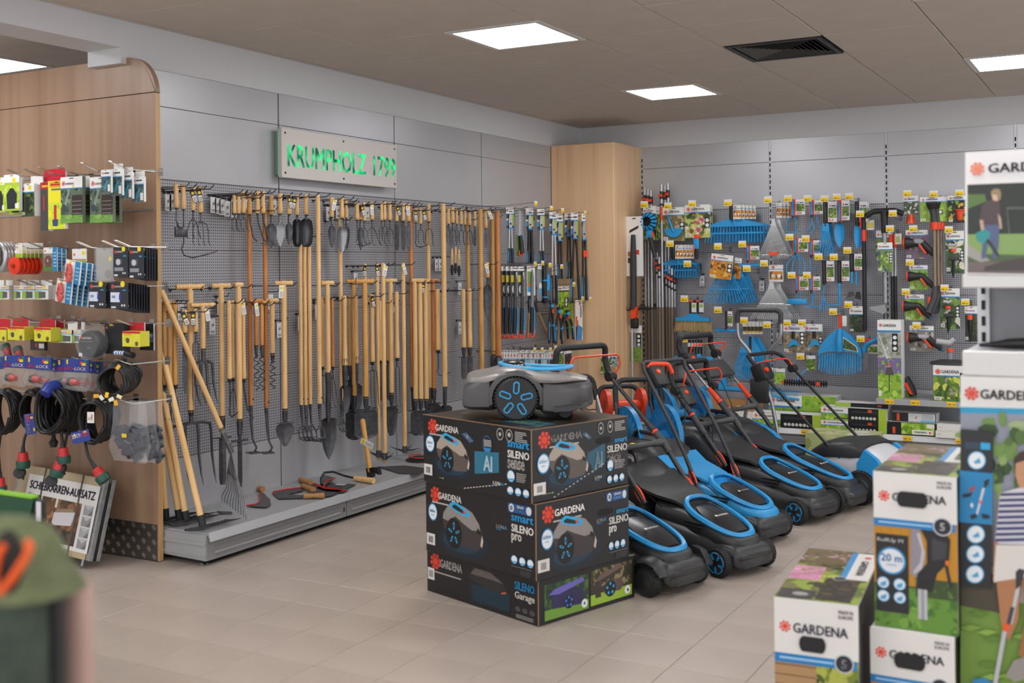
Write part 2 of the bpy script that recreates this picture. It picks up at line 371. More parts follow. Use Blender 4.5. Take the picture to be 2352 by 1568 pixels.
# base shelves along both walls
grey = M('a9aaad', .42, .35); grey2 = M('97989b', .4, .35); glip = M('b9babd', .33, .45)
def base_shelf(label, loc, rz, bays, dep, front_end, zt):
    t = thing('base_shelf', label, 'shelf', loc, rz)
    for a, b_ in zip(bays[:-1], bays[1:]):
        part(t, 'deck', MB().cbox(a+.001, b_-.001, -dep+.012, -.001, zt-.015, zt, .002), grey, 0)
        part(t, 'front_lip', MB().prism([(-dep-.006, zt-.04), (-dep+.004, zt-.043), (-dep+.02, zt+.0005), (-dep+.012, zt+.0025)], a+.001, b_-.001, 'x'), glip, 0)
        part(t, 'kick_plate', MB().box(a+.003, b_-.003, -dep+.022, -dep+.036, .028, zt-.014).cbox(a+.05, b_-.06, -dep+.016, -dep+.024, .05, .066, .004).cbox(a+.05, b_-.06, -dep+.017, -dep+.024, .09, .098, .003), grey2, 0)
        part(t, 'slot_pair', MB().box(b_-.03, b_-.026, -dep+.0205, -dep+.023, .06, .085).box(b_-.02, b_-.016, -dep+.0205, -dep+.023, .06, .085), dark, 0)
    if front_end:
        a = bays[0]
        part(t, 'end_bracket', MB().prism([(-dep+.02, .03), (-.03, .04), (-.03, zt-.01), (-dep+.02, zt-.01)], a-.012, a, 'x').box(a-.017, a-.01, -dep+.02, -.04, .105, .122).box(a-.017, a-.01, -dep+.02, -.04, .05, .062), grey, 0)
        part(t, 'foot', MB().cyl((a+.04, -dep+.08, 0), (a+.04, -dep+.08, .035), .009).cyl((a+.04, -dep+.08, 0), (a+.04, -dep+.08, .006), .022), M('8f958c', .5))
    part(t, 'shadow_strip', MB().box(bays[0]+.02, bays[-1], -dep+.06, -dep+.075, .001, .03), dark, 0)  # near-black strip standing in for the shade under the kick plates
    return t
# local x runs along the wall, -y into the room
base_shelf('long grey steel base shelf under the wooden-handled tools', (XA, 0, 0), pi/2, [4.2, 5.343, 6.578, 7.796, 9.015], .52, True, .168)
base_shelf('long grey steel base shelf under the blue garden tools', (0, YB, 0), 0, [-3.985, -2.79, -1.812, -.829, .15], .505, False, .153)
# ================================================================ wooden display with header and tread plate
_p = hit(358.7, 1289.3, 2, 0); _q = hit(370.7, 1287.3, 2, 0)
YD = 4.152; XD = -4.408; TD = .03                                   # front plane, right end, thickness
zt = hit(285, 134, 1, YD).z; zs = hit(200, 229, 1, YD).z; xl = -5.95
disp = thing('wooden_display', 'tall oak-look display wall with rounded top corner, hung with small packs', 'display', ((xl+XD)/2, YD, 0))
ox = (xl+XD)/2; X0, X1 = xl-ox, XD-ox
lam2 = noisemat('laminate_display', [(.3, (134, 105, 84)), (.45, (150, 120, 98)), (.6, (160, 131, 108)), (.75, (145, 114, 91))], (9, 9, .3), .4, 5)
edge = noisemat('edge_band', [(.3, 'b08a5a'), (.7, 'c39d6c')], (9, 9, .5), .4)
part(disp, 'board', MB().cbox(X0, X1-.003, 0, TD, .004, zs-.002, .002), lam2, 0)
part(disp, 'edge_strip', MB().box(X1-.003, X1, .001, TD-.001, .004, zs-.002), edge, 0)
rr = .2; pts = [(X0, zs+.002), (X1, zs+.002)]+[(X1-rr+rr*cos(a), zt-rr+rr*sin(a)) for a in [k*pi/20 for k in range(11)]]+[(X0, zt)]
part(disp, 'header', MB().prism(pts, 0, TD), lam2, 30)
for py in (391, 481, 567.5, 657, 746, 833, 919):
    z = hit(355, py, 1, YD).z; part(disp, 'rail', MB().box(X0, X1-.012, -.004, .004, z-.005, z+.005), M('b9b6b2', .3, .7), 0)
kz = hit(300, 1187, 1, YD-.004); kw0 = X1-.95; kh = hit(357, 1205, 1, YD-.004).z
part(disp, 'kick_plate', MB().box(kw0, X1-.012, -.004, 0, .006, kh), M('6a645f', .35, .8), 0)
tr = MB(); n = 0
for i in range(26):
    for j in range(6):
        cx, cz = X1-.03-i*.0375, .025+j*.0375
        if cz > kh-.005: continue
        s = 1
        if (i+j) % 2: continue
        for k in range(5):
            o = (k-2)*.0058; a = R_(52 if s > 0 else -52); c_, s_ = cos(a), sin(a); hl = .0125-abs(k-2)*.0016
            pt = [(-hl, -.0011), (0, -.0019), (hl, -.0011), (hl, .0011), (0, .0019), (-hl, .0011)]
            tr.prism([(cx+x*c_-(y+o)*s_, cz+x*s_+(y+o)*c_) for x, y in pt], -.0058, -.0035)
tag(part(disp, 'tread_bars', tr, M('cfc8bf', .28, .85), 0), kind='stuff')
# ================================================================ illuminated sign
XSG = XA+.075
a, b = hit(648, 294, 0, XSG), hit(912, 432, 0, XSG); tl, tr_, bl = a, hit(912, 332, 0, XSG), hit(647, 408, 0, XSG)
y0, y1 = (tl.y+bl.y)/2, b.y; z0, z1 = (bl.z+b.z)/2, (tl.z+tr_.z)/2; Ws, Hs = y1-y0, z1-z0
sg = thing('illuminated_sign', 'pale rectangular sign with glowing green lettering on the grey wall', 'sign', (XSG, y0, z0), pi/2)
part(sg, 'front_plate', MB().cbox(0, Ws, 0, .03, 0, Hs, .003), M('c9c2bd', .45), 30)
part(sg, 'back_box', MB().box(.02, Ws-.02, .031, .072, .02, Hs-.02), M('8a8a8c', .5), 0)
green = M('35c98a', .4, emit=1.0, name='green_glow')
part(sg, 'light_strip', MB().box(.012, .019, .034, .044, .012, Hs-.012), M('2fd68c', .4, emit=.22), 0)
gm = bpy.data.materials.new('green_letters'); gm.use_nodes = True; n_, l_ = nodes(gm); b_ = n_['Principled BSDF']
tc = n_.new('ShaderNodeTexCoord'); nz = n_.new('ShaderNodeTexNoise'); nz.inputs['Scale'].default_value = 2.2; nz.inputs['Detail'].default_value = 1; l_.new(tc.outputs['Object'], nz.inputs['Vector'])
cr = n_.new('ShaderNodeValToRGB'); e = cr.color_ramp.elements; e[0].position = .36; e[0].color = lin('1a7a56'); e[1].position = .62; e[1].color = lin('52dba0'); l_.new(nz.outputs[0], cr.inputs[0])
l_.new(cr.outputs[0], b_.inputs['Emission Color']); b_.inputs['Emission Strength'].default_value = .55; l_.new(cr.outputs[0], b_.inputs['Base Color'])
ps = lambda px, py: (hit(px, py, 0, XSG).y-y0, hit(px, py, 0, XSG).z-z0)
u0, _ = ps(660, 360); u1, _ = ps(840, 360); u2, _ = ps(857, 360); u3, _ = ps(908, 360); v0 = ps(750, 392)[1]; v1 = ps(750, 342)[1]
text(sg, 'KRUMPHOLZ', wf(), u0, v0, u1, v1, gm, .018); text(sg, '1799', wf(), u2, v0-.0, u3, v1, gm, .018)
for u in (.03, Ws/2, Ws-.03):
    for v in (.03, Hs-.03): part(sg, 'screw', MB().cyl((u, -.003, v), (u, .001, v), .007, n=8), M('222226', .4), 0)

# ================================================================ box stack and robot mower
TH = R_(18.2); E2 = V((sin(TH), cos(TH), 0)); E1 = V((-cos(TH), sin(TH), 0))       # right face, left face directions
cardk = M('1b1a1d', .36); kraft = M('8b6f55', .7)
def robot_pic(p, u, v, s, c1='a39a92', c2='3a3537', flip=1, wx=.30):
    """printed picture of a robot mower, about s wide, base at (u,v)"""
    q = lambda L: [(u+flip*a*s, v+b*s) for a, b in L]
    p.disc(u+flip*.5*s, v+.12*s, .62*s, '14222e', 18, .26*s).disc(u+flip*.45*s, v+.1*s, .45*s, '17374c', 18, .16*s)
    p.poly(q([(.03, .3), (.0, .42), (.1, .55), (.3, .6), (.66, .58), (.88, .45), (.98, .32), (.99, .2), (.9, .06), (.6, .03), (.2, .1)]), c2)
    p.poly(q([(.0, .42), (.02, .52), (.15, .66), (.3, .72), (.55, .68), (.74, .62), (.9, .46), (.93, .36), (.72, .34), (.5, .42), (.32, .5), (.14, .4)]), c1)
    p.poly(q([(.2, .62), (.18, .69), (.28, .74), (.5, .68), (.68, .6), (.66, .54), (.52, .54), (.34, .58)]), '2fa6dc')
    p.poly(q([(.25, .63), (.25, .67), (.32, .69), (.5, .63), (.6, .59), (.52, .57), (.36, .6)]), '1e2024')
    p.disc(u+flip*.54*s, v+.6*s, .03*s, 'd8502c', 8)
    p.disc(u+flip*wx*s, v+.22*s, .2*s, '141416', 18, .25*s).disc(u+flip*wx*s, v+.22*s, .16*s, '0d0f12', 18, .2*s)
    for k in range(5):
        a = pi/2+k*2*pi/5; ca, sa = cos(a), sin(a)*1.25; L = []
        for m in range(10):
            t = 2*pi*m/10; x, y = .052*cos(t), .02*sin(t); L.append((wx+(.095+x)*ca-y*sin(a), .22+(.095+x)*sa+y*cos(a)))
        p.poly(q(L), '3fb4e4'); p.poly(q([(wx+(a_-wx-.095*ca)*.62+.095*ca, .22+(b_-.22-.095*sa)*.62+.095*sa) for a_, b_ in L]), '111419')
    p.poly(q([(.86, .4), (.93, .36), (.95, .3), (.9, .3), (.84, .33)]), '17181b').poly(q([(.97, .3), (1.0, .22), (.97, .1), (.93, .14)]), 'c9b7aa')
def box_faces(t, L1, L2, H): return frame((E1*L1)[:], (-E1)[:], (0, 0, 1)), frame((0, 0, 0), E2[:], (0, 0, 1))
def circ_icons(p, us, v, r, ry):
    for u in us: p.ringd(u, v, r, '2a86b8', 'dfe6ea', ry); p.poly([(u-r*.75, v-ry*.45), (u+r*.75, v-ry*.3), (u+r*.5, v-ry*.72), (u-r*.5, v-ry*.72)], '4aa8d6')
Mw, Mb = M('ece7e2', .4), M('2ea0da', .4)
def common_face(t, p, Fm, L, H, name3, left):
    p.logo(.075*L/.75 if left else .125*L, H*.835, .036); U = (.065, .295) if left else (.175, .47)
    p.rect(U[0]*L, H*.715, (U[1]+.0)*L, H*.735, 'b9b4b0'); text(t, 'GARDENA', Fm, (U[0]+.065)*L if left else (.185)*L, H*.79, (U[1]+.06)*L if left else .5*L, H*.885, Mw, .028)
    c0 = .80*L if left else .765*L
    p.rect(c0-.012*L, H*.06, c0-.009*L, H*.56, '3a383a')
    return c0
def stackbox(near, z0, L1, L2, H, label, kind):
    t = thing('mower_carton', label, 'box', (near.x, near.y, z0)); FL, FR = box_faces(t, L1, L2, H)
    bx = MB(); b_ = .003; bm = MB().cbox(0, L1, 0, L2, 0, H, b_)
    bm.v = [tuple(E1*x+E2*y+V((0, 0, z))) for x, y, z in bm.v]; part(t, 'carton', bm, cardk, 0)
    # worn cardboard edges
    w_ = MB()
    def edge_(a, d, L): pass
    for (a, d, L) in (((0, 0), E1, L1), ((0, 0), E2, L2)):
        s = MB().box(0, L, -.0016, .0016, -.0016, .0016); n2 = V((0, 0, 1)).cross(d)
        w_.add([tuple(d*x+n2*y+V((0, 0, H-.0006+z))) for x, y, z in s.v], s.f)
    w_.box(-.0018, .0018, -.0018, .0018, .004, H-.002)
    part(t, 'worn_edges', w_, kraft, 0)
    # flap joint on the lid
    fj = MB().box(.01, L1-.01, L2/2-.001, L2/2+.001, H-.001, H+.0006); fj.v = [tuple(E1*x+E2*y+V((0, 0, z))) for x, y, z in fj.v]; part(t, 'lid_seam', fj, dark, 0)
    return t, FL, FR
def sense(t, FL, FR, L1, L2, H, name, ai):
    for Fm, L, left in ((FL, L1, True), (FR, L2, False)):
        p = P(); c0 = common_face(t, p, Fm, L, H, name, left)
        ub = .075*L if left else .11*L
        if ai:
            if left: p.poly([(.50*L, H*.26), (.72*L, H*.34), (.72*L, H*.62), (.50*L, H*.58)], '2a6f8a'); s_, uu = .32*L, .135*L
            else: p.poly([(.56*L, H*.22), (.745*L, H*.38), (.745*L, H*.66), (.56*L, H*.56)], '28586c'); s_, uu = .40*L, .165*L
            robot_pic(p, uu, H*.22, s_, 'a79a8e', '5d524b', wx=.33)
            text(t, 'AI', Fm, (.585 if left else .63)*L, H*.33, (.665 if left else .71)*L, H*.55, M('b9d3dd', .4), .03)
            for k in range(14):                      # dashed boundary
                f_ = k/14; a0 = (.40+.4*f_)*L if left else (.21+.54*f_)*L; v_ = H*(.015+.19*f_) if left else H*(.03+.35*f_)
                p.poly([(a0, v_), (a0+.017*L, v_+.009*H), (a0+.017*L, v_+.021*H), (a0, v_+.012*H)], 'd9d2c4')
            p.poly([(.385*L, H*.80), (.43*L, H*.83), (.5*L, H*.72), (.46*L, H*.69)] if left else [(.50*L, H*.84), (.54*L, H*.86), (.60*L, H*.77), (.57*L, H*.75)], '47617f').disc(.437*L if left else .55*L, H*.77 if left else H*.81, .012*L, '8d8784', 8)
            if left:
                p.ringd(.62*L, H*.71, .042*L, '2a5a80', '131518', H*.125).bars(.59*L, H*.68, .655*L, H*.78, 5, 'b8b4b0'); p.poly([(.585*L, H*.66), (.655*L, H*.66), (.64*L, H*.6), (.6*L, H*.6)], '2f7fb5')
            p.ringd(.735*L if left else .70*L, H*.88, .03*L, 'b5aea6', '17171a', H*.085).ringd(.815*L if left else .80*L, H*.88, .03*L, 'b5aea6', '17171a', H*.085)
            p.disc(.735*L if left else .70*L, H*.88, .012*L, 'b5aea6', 8).disc(.815*L if left else .80*L, H*.89, .014*L, 'b5aea6', 8)
            p.bars(.865*L if left else .85*L, H*.81, .97*L, H*.96, 6, 'a8a4a0', .5, random.Random(2))
            p.rect(.165*L if left else .1*L, H*.1, .2*L, H*.108, '9a9a96').disc(.2*L, H*.104, .006*L, '8cc63f', 8)
        else:
            robot_pic(p, (.17 if left else .17)*L, H*.16, (.38 if left else .46)*L, '8d8783', '3d3538', wx=.28)
            p.rect(.77*L if left else .74*L, H*.83, .97*L, H*.95, '1d4f86').ringd((.80 if left else .775)*L, H*.89, .026*L, '1d4f86', 'cfd6dc', H*.065).ringd((.945)*L, H*.89, .026*L, '1d4f86', 'cfd6dc', H*.065)
            text(t, '0', Fm, (.79 if left else .765)*L, H*.86, (.81 if left else .785)*L, H*.92, M('222833', .5), .03)
            text(t, 'DUO', Fm, (.85 if left else .83)*L, H*.9, .905*L, H*.935, Mw, .028); text(t, 'CONNECT', Fm, (.835 if left else .82)*L, H*.85, .915*L, H*.88, M('7fa5cc', .5), .01)
            for k in range(9): p.rect((.5+.03*k)*L, H*(.2+.06*(k % 5)), (.53+.03*k)*L, H*(.203+.06*(k % 5)), '24405c')
        p.ringd(ub, H*.58 if left else H*.52, .045*L if left else .062*L, '2a86b8', 'dfe4ea', H*.125 if left else H*.14, n=22)
        text(t, '600m', Fm, ub-(.03 if left else .045)*L, H*(.575 if left else .525), ub+(.022 if left else .035)*L, H*(.62 if left else .575), M('4a9ccc', .5), .02); text(t, '2', Fm, ub+(.024 if left else .037)*L, H*(.605 if left else .555), ub+(.031 if left else .046)*L, H*(.625 if left else .58), M('4a9ccc', .5), .02)
        p.rect(ub-.02*L, H*(.53 if left else .48), ub+.015*L, H*(.545 if left else .495), '7fb4d4')
        p.rect(.012*L, H*.11, .095*L if left else .13*L, H*.27, 'd6d2d0')
        for k in range(9): p.rect((.03+.005*k)*L if left else (.045+.006*k)*L, H*.14, (.032+.005*k+(k % 3)*.001)*L if left else (.048+.006*k)*L, H*.23, '3a3838')
        yy = (.74, .62, .51) if left else (.66, .55, .44)
        sm = .845*L if not left else c0
        text(t, 'smart', Fm, sm, H*yy[0]-.005, .985*L, H*yy[0]+(.075*H if left else .045*H), Mb, .028); text(t, 'SILENO', Fm, c0, H*yy[1]-.012, .985*L, H*yy[1]+.065*H, Mw, .028); text(t, name, Fm, c0, H*yy[2]-.025, c0+(.145 if name == 'sense' else .085)*L, H*yy[2]+.05*H, Mw, .028)
        text(t, 'LON', Fm, (.67 if left else .63)*L, H*(.17 if ai else .58), (.735 if left else .70)*L, H*(.215 if ai else .63), Mw, .02); text(t, 'A', Fm, (.738 if left else .705)*L, H*(.17 if ai else .58), (.765 if left else .735)*L, H*(.215 if ai else .63), Mb, .02); p.rect((.67 if left else .63)*L, H*(.15 if ai else .56), (.71 if left else .68)*L, H*(.158 if ai else .568), '2a93c9')
        circ_icons(p, [(c0+(.022+.067*k)*L) for k in range(3)], H*(.13 if ai else .22), .028*L, H*.058)
        if ai: circ_icons(p, [c0+.03*L], H*.33, .035*L, H*.085); p.bars(c0+.075*L, H*.27, .975*L, H*.4, 5, '9b9794', .5, random.Random(3))
        else: p.rect(c0, H*.13, .97*L, H*.136, '8f8b88').bars(c0+.07*L, H*.04, .97*L, H*.115, 5, '4d4a4c', .5, random.Random(5))
        p.build(t, Fm)
        if not left:
            part(t, 'hand_hole', MB().prism([(.70*L+.035*cos(a)*1.0+(.035 if cos(a) > 0 else 0), H*.7+.016*sin(a)) for a in [2*pi*k/14+.1 for k in range(14)]], -.0012, .0004, 'z').T(Matrix.Identity(4)), dark, 0, Fm)
gar = hit(1237, 1440, 2, 0); Hg = .193
t, FL, FR = stackbox(gar, 0, .745, .605, Hg, 'flat black garage carton at the bottom of the black box stack', 'garage'); L = .745
p = P(); p.logo(.085*L, Hg*.76, .036).rect(.045*L, Hg*.5, .33*L, Hg*.53, 'a8a29d')
p.rect(.42*L, Hg*.12, .76*L, Hg*.5, '14303f').poly([(.40*L, Hg*.62), (.44*L, Hg*.85), (.6*L, Hg*.86), (.72*L, Hg*.66), (.745*L, Hg*.52), (.7*L, Hg*.46), (.55*L, Hg*.5)], '2b2a2a').poly([(.42*L, Hg*.72), (.46*L, Hg*.88), (.6*L, Hg*.87), (.71*L, Hg*.7), (.6*L, Hg*.72)], '5f5a56').poly([(.69*L, Hg*.46), (.73*L, Hg*.5), (.735*L, Hg*.54), (.695*L, Hg*.5)], 'c8643a')
p.rect(.42*L, Hg*.05, .435*L, Hg*.6, '20282e').rect(.5*L, Hg*.05, .51*L, Hg*.5, '1c3240')
text(t, 'GARDENA', FL, .135*L, Hg*.66, .345*L, Hg*.86, Mw, .028); text(t, 'SILENO', FL, .81*L, Hg*.68, .975*L, Hg*.86, Mb, .028); text(t, 'Garage', FL, .81*L, Hg*.44, .975*L, Hg*.64, Mw, .028)
p.rect(.79*L, Hg*.06, .792*L, Hg*.9, '3a383a')
for k in range(3): p.disc((.83+.06*k)*L, Hg*.25, .022*L, '4a4848', 12, Hg*.06)
p.bars(.815*L, Hg*.06, .96*L, Hg*.15, 3, '8f8b88').rect(.01*L, Hg*.3, .075*L, Hg*.58, 'd6d2d0')
for k in range(7): p.rect((.022+.006*k)*L, Hg*.36, (.025+.006*k)*L, Hg*.52, '3a3838')
p.build(t, FL)
p = P(); L = .605
p.photo(.06*L, Hg*.08, .5*L, Hg*.86, ['27402a', '3a5a2c', '1f2f2a', '4a6b34'], 40, 5).rect(.06*L, Hg*.08, .5*L, Hg*.3, '6f9a3a')
p.poly([(.13*L, Hg*.3), (.12*L, Hg*.6), (.44*L, Hg*.62), (.45*L, Hg*.22)], '2d2a52').poly([(.1*L, Hg*.62), (.16*L, Hg*.72), (.44*L, Hg*.82), (.46*L, Hg*.72), (.2*L, Hg*.58)], '6a63b5').disc(.3*L, Hg*.36, .05*L, '17163a', 14)
for k in range(5): p.disc(.3*L+.03*L*cos(k*1.257+1.57), Hg*.36+.03*L*sin(k*1.257+1.57), .011*L, '3a72c8', 8)
p.photo(.52*L, Hg*.1, .965*L, Hg*.9, ['3b3424', '5c5a2a', '6f5a46', '2c3420', '8a7a5a'], 40, 6).rect(.52*L, Hg*.1, .965*L, Hg*.34, '96b83a')
p.poly([(.57*L, Hg*.25), (.56*L, Hg*.62), (.62*L, Hg*.68), (.63*L, Hg*.25)], '3a3330').poly([(.57*L, Hg*.62), (.62*L, Hg*.76), (.86*L, Hg*.88), (.87*L, Hg*.8), (.64*L, Hg*.64)], '6b5750').poly([(.66*L, Hg*.3), (.68*L, Hg*.58), (.84*L, Hg*.56), (.88*L, Hg*.4), (.84*L, Hg*.28)], '5b4a44').disc(.73*L, Hg*.38, .06*L, '15161a', 14)
for k in range(5): p.disc(.73*L+.035*L*cos(k*1.257+1.57), Hg*.38+.035*L*sin(k*1.257+1.57), .012*L, '2f9fd6', 8)
p.ringd(.455*L, Hg*.22, .032*L, 'd8d8d6', 'e9e9e7').disc(.455*L, Hg*.22, .012*L, '2c8a8a', 8).ringd(.915*L, Hg*.24, .032*L, 'd8d8d6', 'e9e9e7').disc(.92*L, Hg*.23, .012*L, '2a3f55', 8)
p.build(t, FR)
pro = hit(1232, 1337, 2, Hg); Hp = .322
t, FL, FR = stackbox(pro, Hg, .735, .58, Hp, 'middle black robot mower carton of the stack, sitting on the garage carton', 'pro'); sense(t, FL, FR, .735, .58, Hp, 'pro', False)
zb = Hg+Hp; sen = hit(1222, 1158, 2, zb); Hn = .308
t, FL, FR = stackbox(sen, zb, .725, .60, Hn, 'top black robot mower carton of the stack, under the robot mower', 'sense'); sense(t, FL, FR, .725, .60, Hn, 'sense', True)
zr = zb+Hn
p = P(); Ft = frame(tuple(E1*.725+V((0, 0, Hn))), (-E1)[:], E2[:])
p.photo(.02, .02, .70, .58, ['221f1d', '3a342c', '2a2a22', '4a4438'], 50, 8, .12, '1d1b1b').photo(.06, .4, .3, .56, ['7a6a2e', '8a8a3a', '3c4a2c', 'a89a5a'], 16, 9, .3).photo(.45, .08, .68, .2, ['2f5a6a', '4f8a3a', '6a6a6a', '3a3a3c'], 14, 10, .3)
p.build(t, Ft)
# robot mower
def loft_body(st, prof):
    rings = []
    for (x, w_, z0, z1) in st: rings.append([(x, a*w_, z0+(z1-z0)*b) for a, b in prof])
    return MB().loft(rings)
Cc = sen+E1*.33+E2*.30
rm = thing('robot_mower', 'grey and black robot mower with blue-ringed wheels on top of the box stack', 'robot mower', (Cc.x, Cc.y, zr), R_(24))
round_ = [(-1, .12), (-1, .62), (-.9, .9), (-.6, 1), (0, 1.0), (.6, 1), (.9, .9), (1, .62), (1, .12), (.85, 0), (0, 0), (-.85, 0)]
X = lambda zx: (zx-1130)*.000285; Z = lambda zy: (1112-zy)*.000251
bodym = M('434244', .42, bump=.05, bscale=900); shellm = M('8c8784', .36, .25)
part(rm, 'lower_body', loft_body([(X(125), .12, Z(850), Z(640)), (X(150), .155, Z(900), Z(500)), (X(260), .17, Z(930), Z(430)), (X(560), .165, Z(945), Z(330)), (X(640), .115, Z(950), Z(300)), (X(1330), .115, Z(960), Z(340)), (X(1400), .175, Z(1000), Z(400)), (X(1560), .18, Z(1010), Z(430)), (X(1950), .165, Z(900), Z(450)), (X(2080), .135, Z(850), Z(470)), (X(2140), .09, Z(830), Z(560))], round_), bodym, 50)
tops = [(180, .10, 480, 330), (270, .135, 485, 300), (430, .15, 470, 275), (600, .16, 420, 225), (760, .165, 350, 190), (950, .165, 318, 195), (1150, .165, 350, 240), (1350, .17, 450, 285), (1600, .16, 455, 315), (1900, .12, 437, 372), (2060, .07, 445, 420)]
top_ = [(-1, 0), (-1.02, .3), (-.9, .72), (-.6, .95), (0, 1), (.6, .95), (.9, .72), (1.02, .3), (1, 0), (.5, -.05), (-.5, -.05)]
part(rm, 'top_shell', MB().loft([[(X(x), a*w_, Z(zb_)+(Z(zt_)-Z(zb_))*b) for a, b in top_] for x, w_, zb_, zt_ in tops]), shellm, 60)
for s in (-1, 1):
    ar = MB(); pts_ = []
    for k in range(13):
        a = R_(-12+k*17); pts_.append((X(975)+.112*cos(a), s*.165, Z(745)+.112*sin(a)))
    v = []
    for q in pts_:
        c0 = V((X(975), q[1], Z(745))); d = (V(q)-c0).normalized(); o = len(v)
        v += [tuple(c0+d*.106+V((0, -s*.05, 0))), tuple(c0+d*.106+V((0, s*.006, 0))), tuple(c0+d*.128+V((0, s*.0, 0))), tuple(c0+d*.13+V((0, -s*.05, 0)))]
    ar.loft([v[i:i+4] for i in range(0, len(v), 4)]); part(rm, 'wheel_arch', ar, bodym, 50)
    wy = s*.145; wl_ = part(rm, 'wheel', MB().lathe([(.02, -.026), (.086, -.03), (.095, -.022), (.0965, 0), (.095, .022), (.086, .03), (.078, .031), (.07, .024), (.02, .028)], 36, (X(975), wy, Z(745)+.002), 'y'), M('202022', .5), 35)
    fy = wy+s*.0295
    for k in range(5):
        a = R_(86+k*72); c0 = V((X(975)+.05*cos(a), fy, Z(745)+.002+.05*sin(a))); ax_ = V((cos(a), 0, sin(a))); pe = V((-sin(a), 0, cos(a)))
        pt = [c0+ax_*(.014 if abs(t_) < pi/2 or abs(t_-2*pi) < pi/2 else -.014)+ax_*.011*cos(t_)+pe*.0115*sin(t_) for t_ in [2*pi*m/14 for m in range(14)]]
        part(wl_, 'blue_ring', MB().tube(pt, .0034, 6, True), M('3da7de', .35), 60)
    tread = MB()
    for k in range(40):
        a = 2*pi*k/40; m_ = Matrix.Translation((X(975), wy, Z(745)+.002)) @ Matrix.Rotation(a, 4, 'Y'); tread.add([tuple(m_ @ V(q)) for q in MB().box(.093, .0995, -.024, .024, -.003, .003).v], MB().box(0, 1, 0, 1, 0, 1).f)
    tag(part(wl_, 'tread_lugs', tread, M('1a1a1c', .6), 0), kind='stuff')
    part(rm, 'front_caster', MB().lathe([(.012, -.016), (.03, -.016), (.036, 0), (.03, .016), (.012, .016)], 16, (X(1720), s*.1, .036), 'y'), M('1b1b1d', .5))
ring_ = [(X(1250)+.165*cos(a)*1.0, .085*sin(a), Z(238)-.008*(cos(a))+.012*cos(a)*cos(a)) for a in [2*pi*k/28 for k in range(28)]]
part(rm, 'blue_carry_ring', MB().tube(ring_, .0085, 8, True), M('45a9dd', .32), 60)
part(rm, 'control_dome', MB().lathe([(.0, .022), (.03, .02), (.052, .012), (.06, 0), (.06, -.02)][::-1], 18, (X(870), 0, Z(228)+.008), 'z', 1, .9), M_blackg, 50)
for k in range(5): part(rm, 'button', MB().lathe([(.0055, 0), (.0055, .003), (0, .004)], 10, (X(820+55*k), -.045-.004*(k % 2), Z(235)+.012)), M('d5d8dc', .3), 40)
part(rm, 'stop_bar', MB().cbox(X(1480), X(1640), -.03, .03, Z(300), Z(265), .006, 2), M('d24a2c', .4))
for s in (-1, 1): part(rm, 'blade_guard', MB().cbox(X(1800), X(1840), s*.04-.02, s*.04+.02, Z(1060), Z(960), .004), M_orange)
part(rm, 'rear_bumper', loft_body([(X(130), .13, Z(880), Z(740)), (X(112), .10, Z(870), Z(760))], round_), M('2b2b2d', .5), 50)
part(rm, 'front_skirt', loft_body([(X(1560), .185, Z(975), Z(800)), (X(1800), .183, Z(960), Z(790)), (X(2060), .145, Z(890), Z(760)), (X(2146), .1, Z(860), Z(770))], round_), M('37373a', .42), 50)
# ================================================================ row of lawn mowers
mow_blk = M('2b2b2d', .42, bump=.06, bscale=700); mow_gl = M('1d1d20', .3); mow_bl = M('2a92cf', .36); tube_m = M('3b3b3e', .4, .3); grip_m = M('1b1b1d', .55); chrome = M('b9babd', .22, .9)
SQ = [(-1, .1), (-1, .55), (-.94, .82), (-.78, .96), (-.4, 1), (0, 1.01), (.4, 1), (.78, .96), (.94, .82), (1, .55), (1, .1), (.9, 0), (0, 0), (-.9, 0)]
def tube_pts(pts, n=5):
    """rounded corners: quadratic blend at each inner point"""
    pts = [V(p) for p in pts]; out = [pts[0]]
    for i in range(1, len(pts)-1):
        a, b, c = pts[i-1], pts[i], pts[i+1]; r = min((a-b).length, (c-b).length)*.42
        p, q = b+(a-b).normalized()*r, b+(c-b).normalized()*r
        out += [p*(1-t)*(1-t)+b*2*t*(1-t)+q*t*t for t in [k/n for k in range(n+1)]]
    return out+[pts[-1]]
